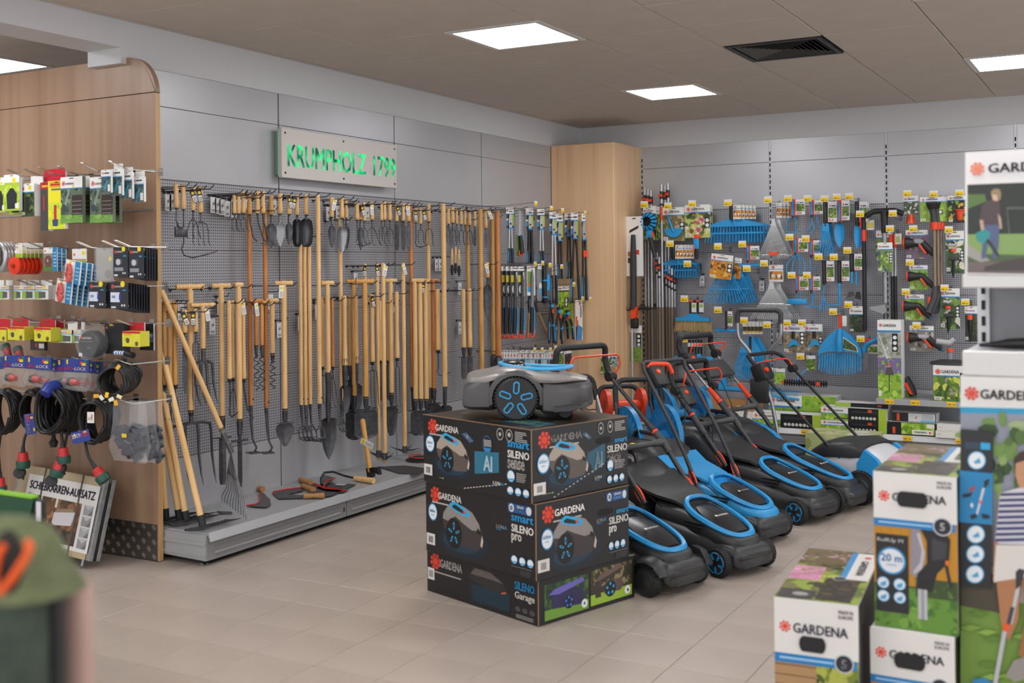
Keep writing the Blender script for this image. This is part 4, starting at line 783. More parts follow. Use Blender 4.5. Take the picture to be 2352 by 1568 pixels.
def place_tool(row, px, yt, yh, wpx, kind, ye, whp, desc, d=.15, wood=0, style='short', bar=0, tagk='', rz=None, rnd=random.Random(7), lean=0):
    base = hit(px, yt, 0, XA+d); mpp = depth(base)/F; rz = pi/2-rnd.uniform(.15, .75) if rz is None else pi/2-rz
    u = V((cos(rz), sin(rz), 0)); fs = max(.45, abs(u.dot(RT)))
    H = (yh-yt)*mpp; L = max(.03, (ye-yh)*mpp); W = whp*mpp/fs; r = wpx*mpp/2; k = (row, desc); i = tool_count.get(k, 0); tool_count[k] = i+1
    t = thing(kind and {'trowel': 'hand_trowel', 'scoop': 'hand_scoop', 'fork': 'hand_fork', 'fork3': 'hand_fork', 'fork4': 'hand_fork', 'cult': 'hand_cultivator', 'knife': 'weeding_knife', 'hoe': 'hand_hoe', 'hookhoe': 'hook_hoe', 'bow': 'bow_weeder', 'digfork': 'digging_fork', 'spiral': 'spiral_weeder', 'pcult': 'long_cultivator', 'draghoe': 'drag_hoe', 'star': 'soil_crumbler', 'pick': 'pick_axe'}.get(kind, 'garden_spade'),
              f'{desc}, {{}} from the left in the {row}', {'hand_fork': 'fork'}.get(kind, 'garden tool'), base, 0, f'{desc}s on the tool wall', rot=(lean, 0, rz))
    t['_row'] = row; t['_desc'] = desc; t['_px'] = px; TOOLS.append(t)
    wd = WOODS[wood]
    if style == 'short': pr = [(0, 0), (r*.7, -.001), (r*.95, -.006), (r*.92, -.02), (r*.78, -H*.35), (r*.85, -H*.55), (r*1.0, -H*.8), (r*.95, -H*.95), (r*.6, -H)]
    elif style == 'mid': pr = [(0, 0), (r*.8, -.004), (r*1.05, -.014), (r*1.1, -.03), (r*.95, -.06), (r*.9, -H*.5), (r*1.05, -H*.85), (r*1.15, -H*.97), (r*.9, -H)]
    else: pr = [(0, 0), (r*.8, -.003), (r, -.012), (r, -H*.5), (r*1.02, -H+.03), (r*.92, -H)]
    part(t, 'handle', MB().lathe(pr, 10), wd, 50)
    if bar:
        bw = bar*mpp/max(.45, abs(u.dot(RT))); rb = r*1.0
        part(t, 'cross_grip', MB().lathe([(rb*.7, -bw/2), (rb, -bw/2+.006), (rb*.85, -bw*.2), (rb*1.05, 0), (rb*.85, bw*.2), (rb, bw/2-.006), (rb*.7, bw/2)], 10, (0, 0, 0), 'x'), wd, 50)
    if style == 'short': part(t, 'ferrule', MB().cyl((0, 0, -H+.006), (0, 0, -H-.008), r*.62, r*.5), tool_d, 40)
    elif kind in ('pcult', 'draghoe', 'longspade'): part(t, 'socket', MB().cyl((0, r*.2, -H+.07), (0, 0, -H-.03), r*.95, r*.7).cyl((r*.6, -r*.5, -H+.035), (r*.8, -r*.95, -H+.035), .005, n=6), tool_d, 40)
    elif kind not in ('star',): part(t, 'ferrule', MB().cyl((0, 0, -H+.012), (0, 0, -H-.02), r*1.02, r*.75), tool_d, 40)
    for nm, mb, mt in head(kind, L, W): part(t, nm, mb.T(Matrix.Translation((0, 0, -H))), mt if not (kind == 'trowel' and i % 3 == 1) else tool_g, 45)
    if tagk:
        s = 1 if i % 2 else -1; a = rnd.uniform(-.45, .25); h_ = .075; w_ = .026
        Tt = Matrix.Translation((s*r*1.1, -r-.004, -.012)) @ Matrix.Rotation(a, 4, 'Y') @ Matrix.Translation((0, 0, -h_)) @ WF
        o = part(t, 'hang_tag', MB().cbox(-w_/2, w_/2, 0, h_, -.0006, .0006, .0002), M('ece9e6', .5) if tagk == 'w' else M('1d1c1e', .4), 0, Tt)
        p = P(); 
        if tagk == 'w': p.rect(-w_*.3, h_*.68, w_*.3, h_*.88, 'e9cf1f').bars(-w_*.35, h_*.08, w_*.35, h_*.55, 6, '8b8886')
        else: p.disc(0, h_*.68, w_*.32, 'e4c91c').rect(-w_*.42, h_*.04, w_*.42, h_*.48, 'e2dfdc').bars(-w_*.32, h_*.1, w_*.32, h_*.4, 3, '6a6866')
        p.build(o, Matrix.Translation((0, 0, .0007)))
    return t
TOOLS = []
hook_n = [0]
def hook(base, length, label, rz=pi/2, card=False, wire=None, tagc=None, up=.02, r=.0028, name='wall_hook'):
    """peg hook: starts on the wall at base and comes out along local -y"""
    t = thing(name, label, 'hook', base, rz, 'hooks on the '+('left' if abs(rz) > .1 else 'back')+' wall')
    part(t, 'rod', MB().tube([(0, 0, 0), (0, -length*.9, 0), (0, -length, up)], r, 6).tube([(-.018, -.003, .0), (.018, -.003, .0)], r, 6).box(-.007, .007, -.004, 0, -.012, .004), wire or M_dkwire, 50)
    if card:
        o = part(t, 'price_card', MB().cbox(-.022, .022, -.0335, -.0325, -.105, -.015, .0003), M('dcdcde', .5), 0)
        P().rect(-.008, .045, .012, .06, '8a8a8c').poly([(-.01, .03), (-.008, .03), (.012, .075), (.01, .075)], '555555').bars(-.016, .008, .016, .024, 3, '4a4a4c').build(o, wf(0, -.034, -.105))
    return t
def rows(lst, row, **kw):
    for a in lst: place_tool(row, *a[:7], a[7], **{**kw, **(a[8] if len(a) > 8 else {})})
K, W_ = dict(tagk='k'), dict(tagk='w')
D = {'trowel': 'wooden-handled hand trowel', 'scoop': 'wooden-handled grey scoop', 'fork': 'small wooden-handled two-prong hand fork', 'fork3': 'small wooden-handled three-prong hand fork', 'fork4': 'wooden-handled four-prong bent fork', 'cult': 'wooden-handled curved cultivator', 'knife': 'wooden-handled narrow weeding knife', 'hoe': 'short wooden-handled hoe', 'hookhoe': 'wooden-handled long hook weeder', 'bow': 'wooden-handled bow weeder'}
S = [(404.6, 422, 477, 13, 'hoe', 545, 22), (421, 425, 480, 13, 'hookhoe', 592, 50), (443, 430, 483, 12, 'cult', 548, 24, K), (460, 428, 488, 13, 'fork4', 565, 30, K),
 (538, 443, 490, 9, 'fork', 531, 10), (548, 443, 490, 10, 'fork', 531, 10), (559, 440, 489, 11, 'fork', 531, 10), (573, 443, 492, 12, 'bow', 558, 14, dict(wood=1)), (591, 439, 490, 12, 'bow', 562, 20), (603.6, 438, 490, 12, 'bow', 562, 20),
 (622.8, 449, 493, 12, 'trowel', 570, 22, dict(wood=1)), (643, 444, 491, 13, 'trowel', 567, 20), (663.6, 446, 492, 12, 'trowel', 563, 14, K), (682, 448, 494, 12, 'scoop', 567, 21, K), (703, 446, 493, 13, 'scoop', 567, 27, dict(d=.2)),
 (761.6, 452, 498, 11, 'trowel', 570, 15, W_), (785, 454, 501, 12, 'trowel', 580, 20), (795, 458, 500, 9, 'trowel', 575, 14, dict(d=.1)), (820, 466, 505, 12, 'hookhoe', 565, 20, K), (828, 468, 504, 9, 'trowel', 575, 13, K),
 (836, 464, 507, 8, 'cult', 560, 20), (854, 464, 505, 11, 'cult', 563, 26, W_), (876, 464, 506, 8, 'fork', 560, 10), (883, 463, 505, 10, 'fork', 557, 12), (895, 464, 506, 11, 'cult', 565, 22),
 (911, 468, 508, 9, 'knife', 575, 8, K), (926, 467, 507, 9, 'knife', 575, 8), (938, 467, 508, 10, 'knife', 574, 9, W_), (955, 478, 510, 9, 'hookhoe', 568, 16, K), (966, 478, 514, 8, 'fork', 562, 12, K), (984.5, 468, 509, 11, 'fork3', 566, 16),
 (1030, 479, 514, 8, 'fork', 560, 9), (1039, 475, 512, 11, 'fork3', 565, 14), (1049, 479, 514, 7, 'knife', 560, 6), (1059, 479, 515, 9, 'fork', 562, 10), (1068, 482, 516, 7, 'fork', 563, 8), (1078, 480, 517, 9, 'fork3', 563, 12), (1090, 485, 520, 8, 'knife', 566, 6), (1115, 479, 524, 10, 'knife', 570, 7, W_)]
rows([s[:7]+(D[s[4]],)+s[7:] for s in S], 'top row of short hand tools', d=.15)
lg = dict(style='long')
rows([(572, 478, 930, 11, 'draghoe', 1035, 24, 'orange-handled long hoe', dict(wood=2, d=.1)), (608, 478, 936, 11, 'draghoe', 1035, 26, 'orange-handled long hoe', dict(wood=2, d=.12)),
 (689, 540, 929, 9, 'pcult', 1008, 14, 'pale-handled long pronged cultivator', dict(d=.1)), (699, 538, 929, 9, 'pcult', 1008, 14, 'pale-handled long pronged cultivator', dict(d=.1)), (709.5, 538, 927, 10, 'pcult', 1009, 15, 'pale-handled long pronged cultivator', dict(d=.1)),
 (730, 447, 926, 11, 'pcult', 1010, 16, 'pale-handled long pronged cultivator', dict(d=.28)), (781, 500, 927, 9.5, 'pcult', 987, 12, 'pale-handled long pronged cultivator', dict(d=.12)),
 (943, 470, 888, 10, 'draghoe', 990, 22, 'orange-handled long hoe', dict(wood=2, d=.12)), (983, 478, 905, 9.5, 'shovel', 985, 24, 'long ash-handled shovel', dict(d=.12)), (1018, 467, 891, 11.5, 'shovel', 985, 30, 'long ash-handled shovel', dict(d=.26)),
 (1074, 500, 885, 9.5, 'draghoe', 960, 20, 'honey-coloured long hoe', dict(wood=1, d=.12)), (1103, 479, 870, 11, 'shovel', 960, 26, 'long ash-handled shovel', dict(wood=1, d=.26)),
 (1130, 495, 817, 10, 'pick', 845, 9, 'thick wooden pick handle', dict(wood=1, d=.12)), (1142, 483, 820, 13, 'pick', 850, 12, 'thick wooden pick handle', dict(wood=2, d=.22))], 'long-handle row', **lg)
mid = dict(style='mid')
rows([(377, 690, 884, 10, 'cult', 962, 14, 'honey-coloured mid-length cultivator', dict(wood=1)), (389, 690, 884, 11, 'cult', 965, 16, 'honey-coloured mid-length cultivator', dict(wood=1)), (401, 690, 884, 12, 'cult', 966, 16, 'honey-coloured mid-length cultivator', dict(wood=1)),
 (424, 711, 764, 13, 'knife', 905, 9, 'wooden-handled narrow weeding knife', dict(d=.2, style='short', **K)), (449, 709, 762, 13, 'fork', 930, 14, 'wooden-handled long two-prong weeder', dict(d=.2, style='short', **K)),
 (526, 689, 870, 11, 'hookhoe', 955, 16, 'mid-length wooden hook weeder', dict(d=.2)), (534, 689, 868, 8, 'cult', 950, 14, 'mid-length wooden cultivator'), (558, 687, 870, 11, 'bow', 958, 14, 'mid-length wooden bow weeder', dict(d=.2, **W_)),
 (740, 681, 842, 7, 'fork3', 930, 16, 'mid-length wooden three-prong fork'), (763, 684, 842, 8, 'cult', 935, 16, 'mid-length wooden cultivator', dict(wood=2)), (791, 678, 841, 11, 'shovel', 945, 22, 'mid-length wooden spade with dark blade'), (803, 679, 840, 9, 'narrowspade', 950, 10, 'mid-length wooden spade with dark blade', dict(d=.1)), (817, 678, 836, 11, 'shovel', 945, 22, 'mid-length wooden spade with dark blade'),
 (838, 605, 900, 8, 'hoe', 950, 14, 'slim pale-handled hoe', dict(d=.1, style='long', tagk='k')), (854, 675, 831, 11, 'fork4', 940, 22, 'mid-length wooden four-prong fork', dict(d=.22, **K)), (873, 690, 828, 8, 'knife', 920, 10, 'mid-length wooden weeding knife', dict(d=.1)), (890, 690, 828, 8, 'knife', 920, 10, 'mid-length wooden weeding knife', dict(d=.1, **W_)),
 (911, 669, 822, 10, 'fork', 935, 9, 'mid-length wooden two-prong weeder', dict(d=.2)), (1005, 663, 804, 11, 'hookhoe', 862, 18, 'mid-length wooden hook weeder', dict(d=.2)), (1064, 663, 798, 10, 'narrowspade', 870, 12, 'mid-length wooden spade with dark blade', dict(d=.2)), (1078, 662, 798, 11, 'narrowspade', 870, 12, 'mid-length wooden spade with dark blade', dict(d=.2)),
 (1119, 602, 638, 11, 'trowel', 735, 22, 'wooden-handled broad trowel', dict(d=.18, style='short', tagk='w')), (866, 605, 1040, 8.5, 'star', 1056, 40, 'pale-handled soil crumbler with star wheel', dict(d=.16, style='long', **K)), (880, 604, 1046, 10, 'star', 1062, 44, 'pale-handled soil crumbler with star wheel', dict(d=.3, style='long', **W_)), (926, 603, 1030, 9.5, 'star', 1041, 44, 'pale-handled soil crumbler with star wheel', dict(d=.2, style='long', **W_))], 'middle row', d=.15, **mid)
rows([(436.5, 658, 946, 14, 'digfork', 1112, 70, 'T-handled digging fork with four tines', dict(bar=50)), (466, 700, 805, 11, 'digfork', 926, 32, 'T-handled digging fork with four tines', dict(bar=44, d=.2, **W_)), (508, 656, 959, 13, 'narrowspade', 1112, 14, 'T-handled trenching spade with foot bar', dict(bar=37)), (548, 654, 966, 13, 'narrowbar', 1118, 8, 'T-handled trenching spade with foot bar', dict(bar=16, d=.22)),
 (588, 691, 797, 10, 'spiral', 896, 14, 'T-handled spiral weed puller', dict(bar=24, wood=2, **W_)), (601, 694, 797, 9, 'spiral', 896, 14, 'T-handled spiral weed puller', dict(bar=20, wood=1)), (625, 690, 815, 11, 'spiral', 892, 14, 'T-handled spiral weed puller', dict(bar=26)), (652, 650, 942, 12, 'heart', 1024, 40, 'T-handled spade with heart-shaped blade', dict(bar=38, d=.25, **W_)),
 (752, 650, 865, 12, 'longspade', 1055, 34, 'T-handled spade with long pointed blade', dict(bar=26, d=.2)), (812, 646, 912, 11, 'spade', 1010, 38, 'T-handled black square spade', dict(bar=30, d=.14, wood=1)), (838, 646, 914, 13, 'spade', 1008, 50, 'T-handled black square spade', dict(bar=40, d=.25, wood=1)), (897, 644, 905, 11, 'taperspade', 1000, 26, 'T-handled spade with tapering blade', dict(bar=23, d=.16)),
 (952, 644, 919, 11, 'spade', 1000, 22, 'T-handled black square spade', dict(bar=16)), (964, 644, 919, 12, 'spade', 1000, 24, 'T-handled black square spade', dict(bar=18)), (977, 645, 919, 12, 'spade', 1000, 26, 'T-handled black square spade', dict(bar=22, **K)), (995, 644, 895, 9, 'spade', 1000, 26, 'T-handled black square spade', dict(bar=24, wood=2))], 'T-handle row', style='long')
# number the labels by what can be counted in the picture
seen = {}
for t in sorted(TOOLS, key=lambda o: o['_px']): seen.setdefault((t['_row'], t['_desc']), []).append(t)
for (row, desc), L_ in seen.items():
    for i, t in enumerate(L_):
        t['label'] = f'{desc} in the {row}' if len(L_) == 1 else f'{onum(i)} {desc} from the left in the {row}'
        if len(t['label'].split()) > 16: t['label'] = t['label'].replace('row of short hand tools', 'tool row').replace(' with dark blade', '').replace('row of T-shaped handles', 'T-handle row')
    for t in L_:
        if True:
            d = t.location.x-XA; l = t['label']
            hook((XA, t.location.y, t.location.z-.016), d+.1, ('dark hook holding the '+l).replace(' from the left', '').replace('wooden-handled ', '').replace('row of short hand tools', 'tool row') , card=(t['_row'].startswith('top') and int(t['_px']) % 3 == 0))
for t in TOOLS:
    for k in ('_row', '_desc', '_px'): del t[k]
for i, (px, py) in enumerate([(376, 440), (386, 441), (480, 447), (490, 449), (500, 452), (512, 456), (527, 458), (745, 470), (752, 472)]):
    q = hit(px, py, 0, XA); hook(q, .26, f'{onum(i)} empty dark wire hook from the left at the top of the perforated wall', card=True)
# small white cards lower on the wall
for i, (px, py) in enumerate([(405, 700), (478, 735), (496, 690), (632, 745), (612, 680), (680, 730), (720, 705), (994, 600), (1003, 600), (1012, 600), (808, 632), (1048, 655), (1048, 745)]):
    q = hit(px, py-10, 0, XA); hook(q, .1, f'{onum(i)} short dark hook with a white price card from the left, lower on the wall', card=True)
# brushes hanging in a bunch
for i, (px, py) in enumerate([(1038, 570), (1046, 566), (1054, 572)]):
    q = hit(px, py, 0, XA+.15); m_ = depth(q)/F; t = thing('hand_brush', f'{ORD[i]} small brush from the left in the bunch with white tags', 'brush', q, pi/2+.5, 'small brushes hung in a bunch')
    part(t, 'handle', MB().lathe([(0, 0), (.007, -.003), (.01, -20*m_), (.008, -38*m_)], 8), ash, 50); part(t, 'bristles', MB().lathe([(.009, -38*m_), (.014, -50*m_), (.006, -62*m_)], 8), tool_d, 50)
    o = part(t, 'hang_tag', MB().cbox(-.016, .016, -.013, -.012, -.15, -.06, .0003), M('e6e3e0', .5), 0); P().rect(-.012, .06, .012, .08, 'e4c91c').bars(-.011, .01, .011, .05, 5, '8b8886').build(o, wf(0, -.0132, -.15))
# rods along the wall that carry the T-handles (tool rails)
for i, (a, b, dd) in enumerate([((385, 662), (480, 656), .1), ((490, 660), (552, 655), .1), ((745, 655), (860, 650), .12), ((930, 650), (1062, 640), .12)]):
    p0, p1 = hit(*a, 0, XA+dd-.06), hit(*b, 0, XA+dd+.06); t = thing('tool_rail', f'{ORD[i]} grey steel tool rail from the left behind the T-shaped handles', 'rail', (XA, p0.y, p0.z), pi/2, 'steel tool rails on the left wall')
    L = p1.y-p0.y; part(t, 'bar', MB().tube([(0, -dd+.05, 0), (L, -dd+.05, 0)], .005, 8), M_steel, 50)
    for q in (.02, L-.02): part(t, 'bracket', MB().tube([(q, 0, 0), (q, -dd+.05, 0)], .004, 6).box(q-.012, q+.012, -.004, 0, -.02, .02), M_steel, 40)
# ---------------- things leaning and lying on the base shelf
ZD = .168
def lean_stick(bot, top, r, label, cat, name, xt, wood=0):
    """pole from a foot on the shelf up to a point at depth x = xt"""
    p0 = hit(*bot, 2, ZD+.028); p1 = hit(*top, 0, xt); t = thing(name, label, cat, p0); L = (p1-p0).length; d = (p1-p0).normalized()
    t.rotation_euler = V((0, 0, 1)).rotation_difference(d).to_euler()
    part(t, 'handle', MB().lathe([(r*.95, .0), (r, .02), (r, L-.02), (r*.7, L), (0, L+.002)], 10), WOODS[wood], 50)
    return t, L
for i, (bot, top, xt) in enumerate([((381, 1186), (368, 1000), -4.52), ((412, 1188), (369, 940), -4.5), ((428, 1192), (374, 900), -4.48), ((465, 1203), (368, 790), -4.5)]):
    t, L = lean_stick(bot, top, .0165, f'{ORD[i]} garden rake from the left standing head-down by the wooden display', 'rake', 'garden_rake', xt)
    part(t, 'socket', MB().cyl((0, 0, -.02), (0, 0, .045), .019, .0185), tool_d, 40)
    R3 = t.rotation_euler.to_matrix().inverted(); b = MB(); c0 = V((0, 0, -.018))
    def w2(v): return tuple(R3 @ V(v))
    b.tube([w2((-.02, -.1, -.012)), w2((.0, 0, -.014)), w2((.02, .16, -.012))], .007, 6)
    for k in range(11):
        y = -.1+.026*k; b.tube([w2((.0, y, -.012)), w2((.045, y+.012, -.008)), w2((.085, y+.03, .0))], [.005, .004, .0015], 5)
    part(t, 'rake_head', b, tool_d, 40)
p0 = hit(512, 992, 0, -4.34); p1 = hit(370, 665, 0, -4.44)
t = thing('leaf_rake', 'wire-tined leaf rake leaning with its long pale handle across the tools', 'rake', p0); d = (p1-p0).normalized(); t.rotation_euler = V((0, 0, 1)).rotation_difference(d).to_euler(); L = (p1-p0).length
part(t, 'handle', MB().lathe([(.014, 0), (.0145, .02), (.0145, L), (0, L+.002)], 10), ash, 50)
part(t, 'socket', MB().cyl((0, 0, .03), (0, 0, -.07), .0155, .011), tool_g, 40); part(t, 'clamp', MB().cbox(-.012, .012, -.012, .012, -.13, -.06, .003), tool_g, 30)
Ri = t.rotation_euler.to_matrix().inverted(); org = V((0, 0, -.12))
for k in range(10):
    px = 512+6.2*k; tgt = hit(px-2, 1150+4.5*k, 2, ZD+.012) if k < 9 else hit(566, 1192, 2, ZD+.01); tl = Ri @ (tgt-p0); md = org.lerp(tl, .72)
    part(t, 'tine', MB().tube([org, org.lerp(tl, .35), md+Ri @ V((.015, 0, .0)), tl+Ri @ V((-.0, 0, .03)), tl], .003, 5), tool_g, 50)
a_, b_ = org.lerp(Ri @ (hit(512, 1150, 2, ZD)-p0), .42), org.lerp(Ri @ (hit(566, 1190, 2, ZD)-p0), .42); part(t, 'spreader', MB().tube([a_, b_], .005, 6), tool_d, 40)
# sickles, hand hoe, axe and small plates lying on the shelf
leather = M('a8794c', .6, bump=.3, bscale=150); redm = M('c22a2e', .45)
def deckpt(px, py, h=.0): return hit(px, py, 2, ZD+h)
def flat(pts, z0, z1): return MB().prism([(p.x, p.y) for p in pts], z0, z1, 'z')
def sickle(name, label, blade_px, edge_px, grip_px):
    P_ = [deckpt(*q) for q in blade_px]; c = sum(P_, V())/len(P_); c.z = ZD; t = thing(name, label, 'sickle', c)
    part(t, 'blade', flat([p-c for p in P_], .006, .010), tool_m, 0); part(t, 'red_edge', MB().tube([deckpt(*q)-c+V((0, 0, .012)) for q in edge_px], .0035, 6), redm, 50)
    g = [deckpt(*q)-c+V((0, 0, .018)) for q in grip_px]; part(t, 'grip', MB().tube([g[0], g[0].lerp(g[1], .5), g[1]], [.017, .014, .018], 10), leather, 50); return t
sickle('sickle', 'sickle with red edge lying left of the others on the base shelf', [(594, 1134), (606, 1136), (620, 1150), (622, 1162), (612, 1168), (590, 1167), (566, 1165), (590, 1160), (597, 1152)], [(597, 1136), (597, 1156), (588, 1162), (566, 1165)], [(572, 1124), (604, 1130)])
sickle('sickle', 'large open-framed sickle with red edge beside the pair of leather grips', [(625, 1134), (650, 1128), (695, 1122), (696, 1130), (660, 1138), (697, 1141), (697, 1146), (640, 1148)], [(700, 1123), (660, 1127), (628, 1133), (632, 1138)], [(696, 1123), (720, 1132)])
sickle('sickle', 'sickle whose leather grip lies nearest the front lip of the shelf', [(695, 1140), (750, 1112), (818, 1115), (760, 1142), (720, 1147)], [(712, 1112), (745, 1126), (798, 1130)], [(698, 1146), (745, 1145)])
sickle('sickle', 'sickle with its leather grip pointing back towards the grey panel', [(716, 1112), (745, 1122), (800, 1128), (790, 1134), (750, 1132), (712, 1120)], [(716, 1111), (745, 1124), (795, 1131)], [(690, 1108), (715, 1116)])
c = deckpt(800, 1095); t = thing('hand_hoe', 'pale-handled hand hoe with a curved neck and red-edged blade on the shelf', 'hoe', (c.x, c.y, ZD))
g = lambda px, py, h=.02: deckpt(px, py, h)-V((c.x, c.y, ZD))
part(t, 'handle', MB().tube([g(815, 1098), g(836, 1101), g(858, 1104)], [.015, .017, .019], 10), ash, 50); part(t, 'neck', MB().tube([g(815, 1098), g(790, 1092, .03), g(765, 1083, .07), g(745, 1085, .08), g(737, 1098, .05), g(738, 1112, .02)], .007, 8), tool_d, 50)
part(t, 'blade', MB().prism([(g(742, 1090).x, g(742, 1090).y), (g(770, 1098).x, g(770, 1098).y), (g(745, 1115).x, g(745, 1115).y), (g(736, 1108).x, g(736, 1108).y)], .018, .022, 'z'), tool_m, 0); part(t, 'red_edge', MB().tube([g(771, 1098, .024), g(752, 1103, .024), g(744, 1116, .024)], .004, 6), redm, 50)
p0 = deckpt(852, 1092, .03); p1 = hit(832, 962, 0, p0.x-.06); t = thing('hand_axe', 'short honey-coloured hatchet standing on its head on the base shelf', 'hatchet', p0); d = (p1-p0).normalized(); L = (p1-p0).length; t.rotation_euler = V((0, 0, 1)).rotation_difference(d).to_euler()
part(t, 'handle', MB().lathe([(.015, -.025), (.017, .03), (.0155, L*.6), (.017, L-.01), (.012, L), (0, L+.002)], 10), ash2, 50); part(t, 'head', MB().prism([(-.02, -.01), (.02, -.01), (.03, .03), (.07, .05), (.075, .0), (.02, .05), (-.02, .05)], -.016, .016), tool_d, 30)
Tt = wf(-.01, -.02, L*.62) @ Matrix.Rotation(-.5, 4, 'Z'); o = part(t, 'hang_tag', MB().cbox(-.012, .085, -.018, .018, -.0006, .0006, .0003), M('ece9e6', .5), 0, Tt); P().rect(-.005, -.014, .018, .014, 'e4c91c').bars(.024, -.012, .08, .012, 4, '8b8886').build(o, Matrix.Translation((0, 0, .0007)))
for i, (pts, lab) in enumerate([([(872, 1074), (930, 1071), (985, 1078), (962, 1091), (915, 1088)], 'dark flat steel plate lying on the shelf behind the box stack'), ([(498, 1176), (532, 1178), (534, 1181), (512, 1182)], 'small dark steel scrap blade lying under the leaf rake')]):
    P_ = [deckpt(*q) for q in pts]; c = sum(P_, V())/len(P_); c.z = ZD; t = thing('steel_blade', lab, 'blade', c); part(t, 'blade', flat([p-c for p in P_], .001, .008), tool_m, 0)
c = deckpt(968, 1057); t = thing('scythe_coil', 'dark round blade with red edge partly hidden behind the box stack', 'blade', (c.x, c.y, ZD)); part(t, 'disc', MB().lathe([(.0, .03), (.07, .025), (.11, .008), (.11, .001), (0, .001)][::-1], 20), tool_d, 40); part(t, 'red_edge', MB().tube([(.085*cos(a), .085*sin(a), .03) for a in [k*pi/12+2.2 for k in range(14)]], .004, 6), redm, 50)
# label scraps
c = deckpt(782, 1117); t = thing('paper_label', 'small white paper label on the dark blades on the shelf', 'label', (c.x, c.y, ZD+.0125)); o = part(t, 'paper', MB().box(-.03, .03, -.018, .018, 0, .001), M_white, 0); P().rect(-.024, -.008, -.006, .008, 'c8443a').rect(-.004, -.008, .022, .008, '3a6fb5').build(o, Matrix.Translation((0, 0, .0012)))
# ================================================================ hanging packs, generic builders
WALL = {'A': (0, XA, 1, pi/2), 'B': (1, YB, -1, 0), 'D': (1, YD, -1, 0), 'C': (1, 9.023, -1, 0)}
HUNG = []
def spot(wall, px, py, d):
    ax, v, s, _ = WALL[wall]; return hit(px, py, ax, v+s*d)
def place(wall, px, py, d, name, label, cat, group=None, hookpx=None, rz=0):
    q = spot(wall, px, py, d); t = thing(name, label, cat, q, WALL[wall][3]+rz, group); HUNG.append((px, py, label, wall)); return t, depth(q)/F
def span(wall, x0, y0, x1, y1, d):
    a, b, c = spot(wall, x0, (y0+y1)/2, d), spot(wall, x1, (y0+y1)/2, d), spot(wall, (x0+x1)/2, y0, d); e = spot(wall, (x0+x1)/2, y1, d)
    return (b-a).length, c.z-e.z, V((c.x, c.y, e.z))
def gprint(p, w, h, pal, seed, hdr=.22, icons=0, blue=True, body=None, n=22, bar=True, ic='17181b', top='e6e5e3', logo=True, strip='2e86c4'):
    """usual look of the packs: white header, blue line, garden picture, icon column, bar code"""
    p.rect(0, 0, w, h, body or pal[0]); 
    if pal and n: p.photo(0, 0, w, h*(1-hdr), pal, n, seed, .3)
    p.rect(0, h*(1-hdr), w, h, top)
    if blue: p.rect(0, h*(1-hdr-.03), w, h*(1-hdr), strip)
    if logo: p.logo(w*.14, h*(1-hdr*.62), min(w*.085, h*hdr*.3))
    if icons:
        q = min(w*.2, h*.1*3); p.rect(w-q*1.1, h*.3, w-q*.08, h*.3+q*icons*.95, ic)
        for k in range(icons): p.disc(w-q*.59, h*.3+q*(.48+.92*k), q*.36, 'dfe3e6', 10)
    if bar: p.rect(w*.03, h*.04, w*.24, h*.13, 'e2e0de').bars(w*.06, h*.055, w*.2, h*.115, 3, '5a5856')
def pack(wall, x0, y0, x1, y1, d, label, name='hanging_pack', cat='pack', pal=GREEN, seed=1, th=.006, draw=None, brand=True, group=None, tilt=0, card='e6e5e3', hole=True, **kw):
    w, h, q = span(wall, x0, y0, x1, y1, d); t = thing(name, label, cat, q, WALL[wall][3], group, rot=(0, tilt, WALL[wall][3])); HUNG.append(((x0+x1)/2, y0, label, wall))
    part(t, 'card', MB().cbox(-w/2, w/2, -th/2, th/2, 0, h, min(.002, th*.3)), M(card, .5), 0)
    Fm = wf(-w/2, -th/2-.0004, 0); p = P()
    if draw: draw(p, w, h)
    else: gprint(p, w, h, pal, seed, **kw)
    if hole: p.rect(w*.4, h*.955, w*.6, h*.975, '2a2a2c')
    p.build(t, Fm)
    if brand and not draw: 
        hd = kw.get('hdr', .22); text(t, 'GARDENA', Fm, w*.26, h*(1-hd*.75), w*.78, h*(1-hd*.75)+min(h*hd*.32, w*.11), M_ink if kw.get('top', 'e6e5e3') == 'e6e5e3' else M_whiteink, .02, lift=.002)
    return t
def stack(wall, x0, y0, x1, y1, d, n, dx, label_fn, dd=.022, **kw):
    """n packs one behind the other on a hook, nearest first"""
    for i in range(n): pack(wall, x0+dx*i, y0+kw.get('dy', 0)*i, x1+dx*i, y1+kw.get('dy', 0)*i, d-dd*i, label_fn(i), **{k: v for k, v in kw.items() if k != 'dy'})
def nth(i, n, base, where='from the front'):
    return base if n == 1 else f'{ORD[i]} {base}, {where}' if ',' not in base else f'{ORD[i]} {base}'
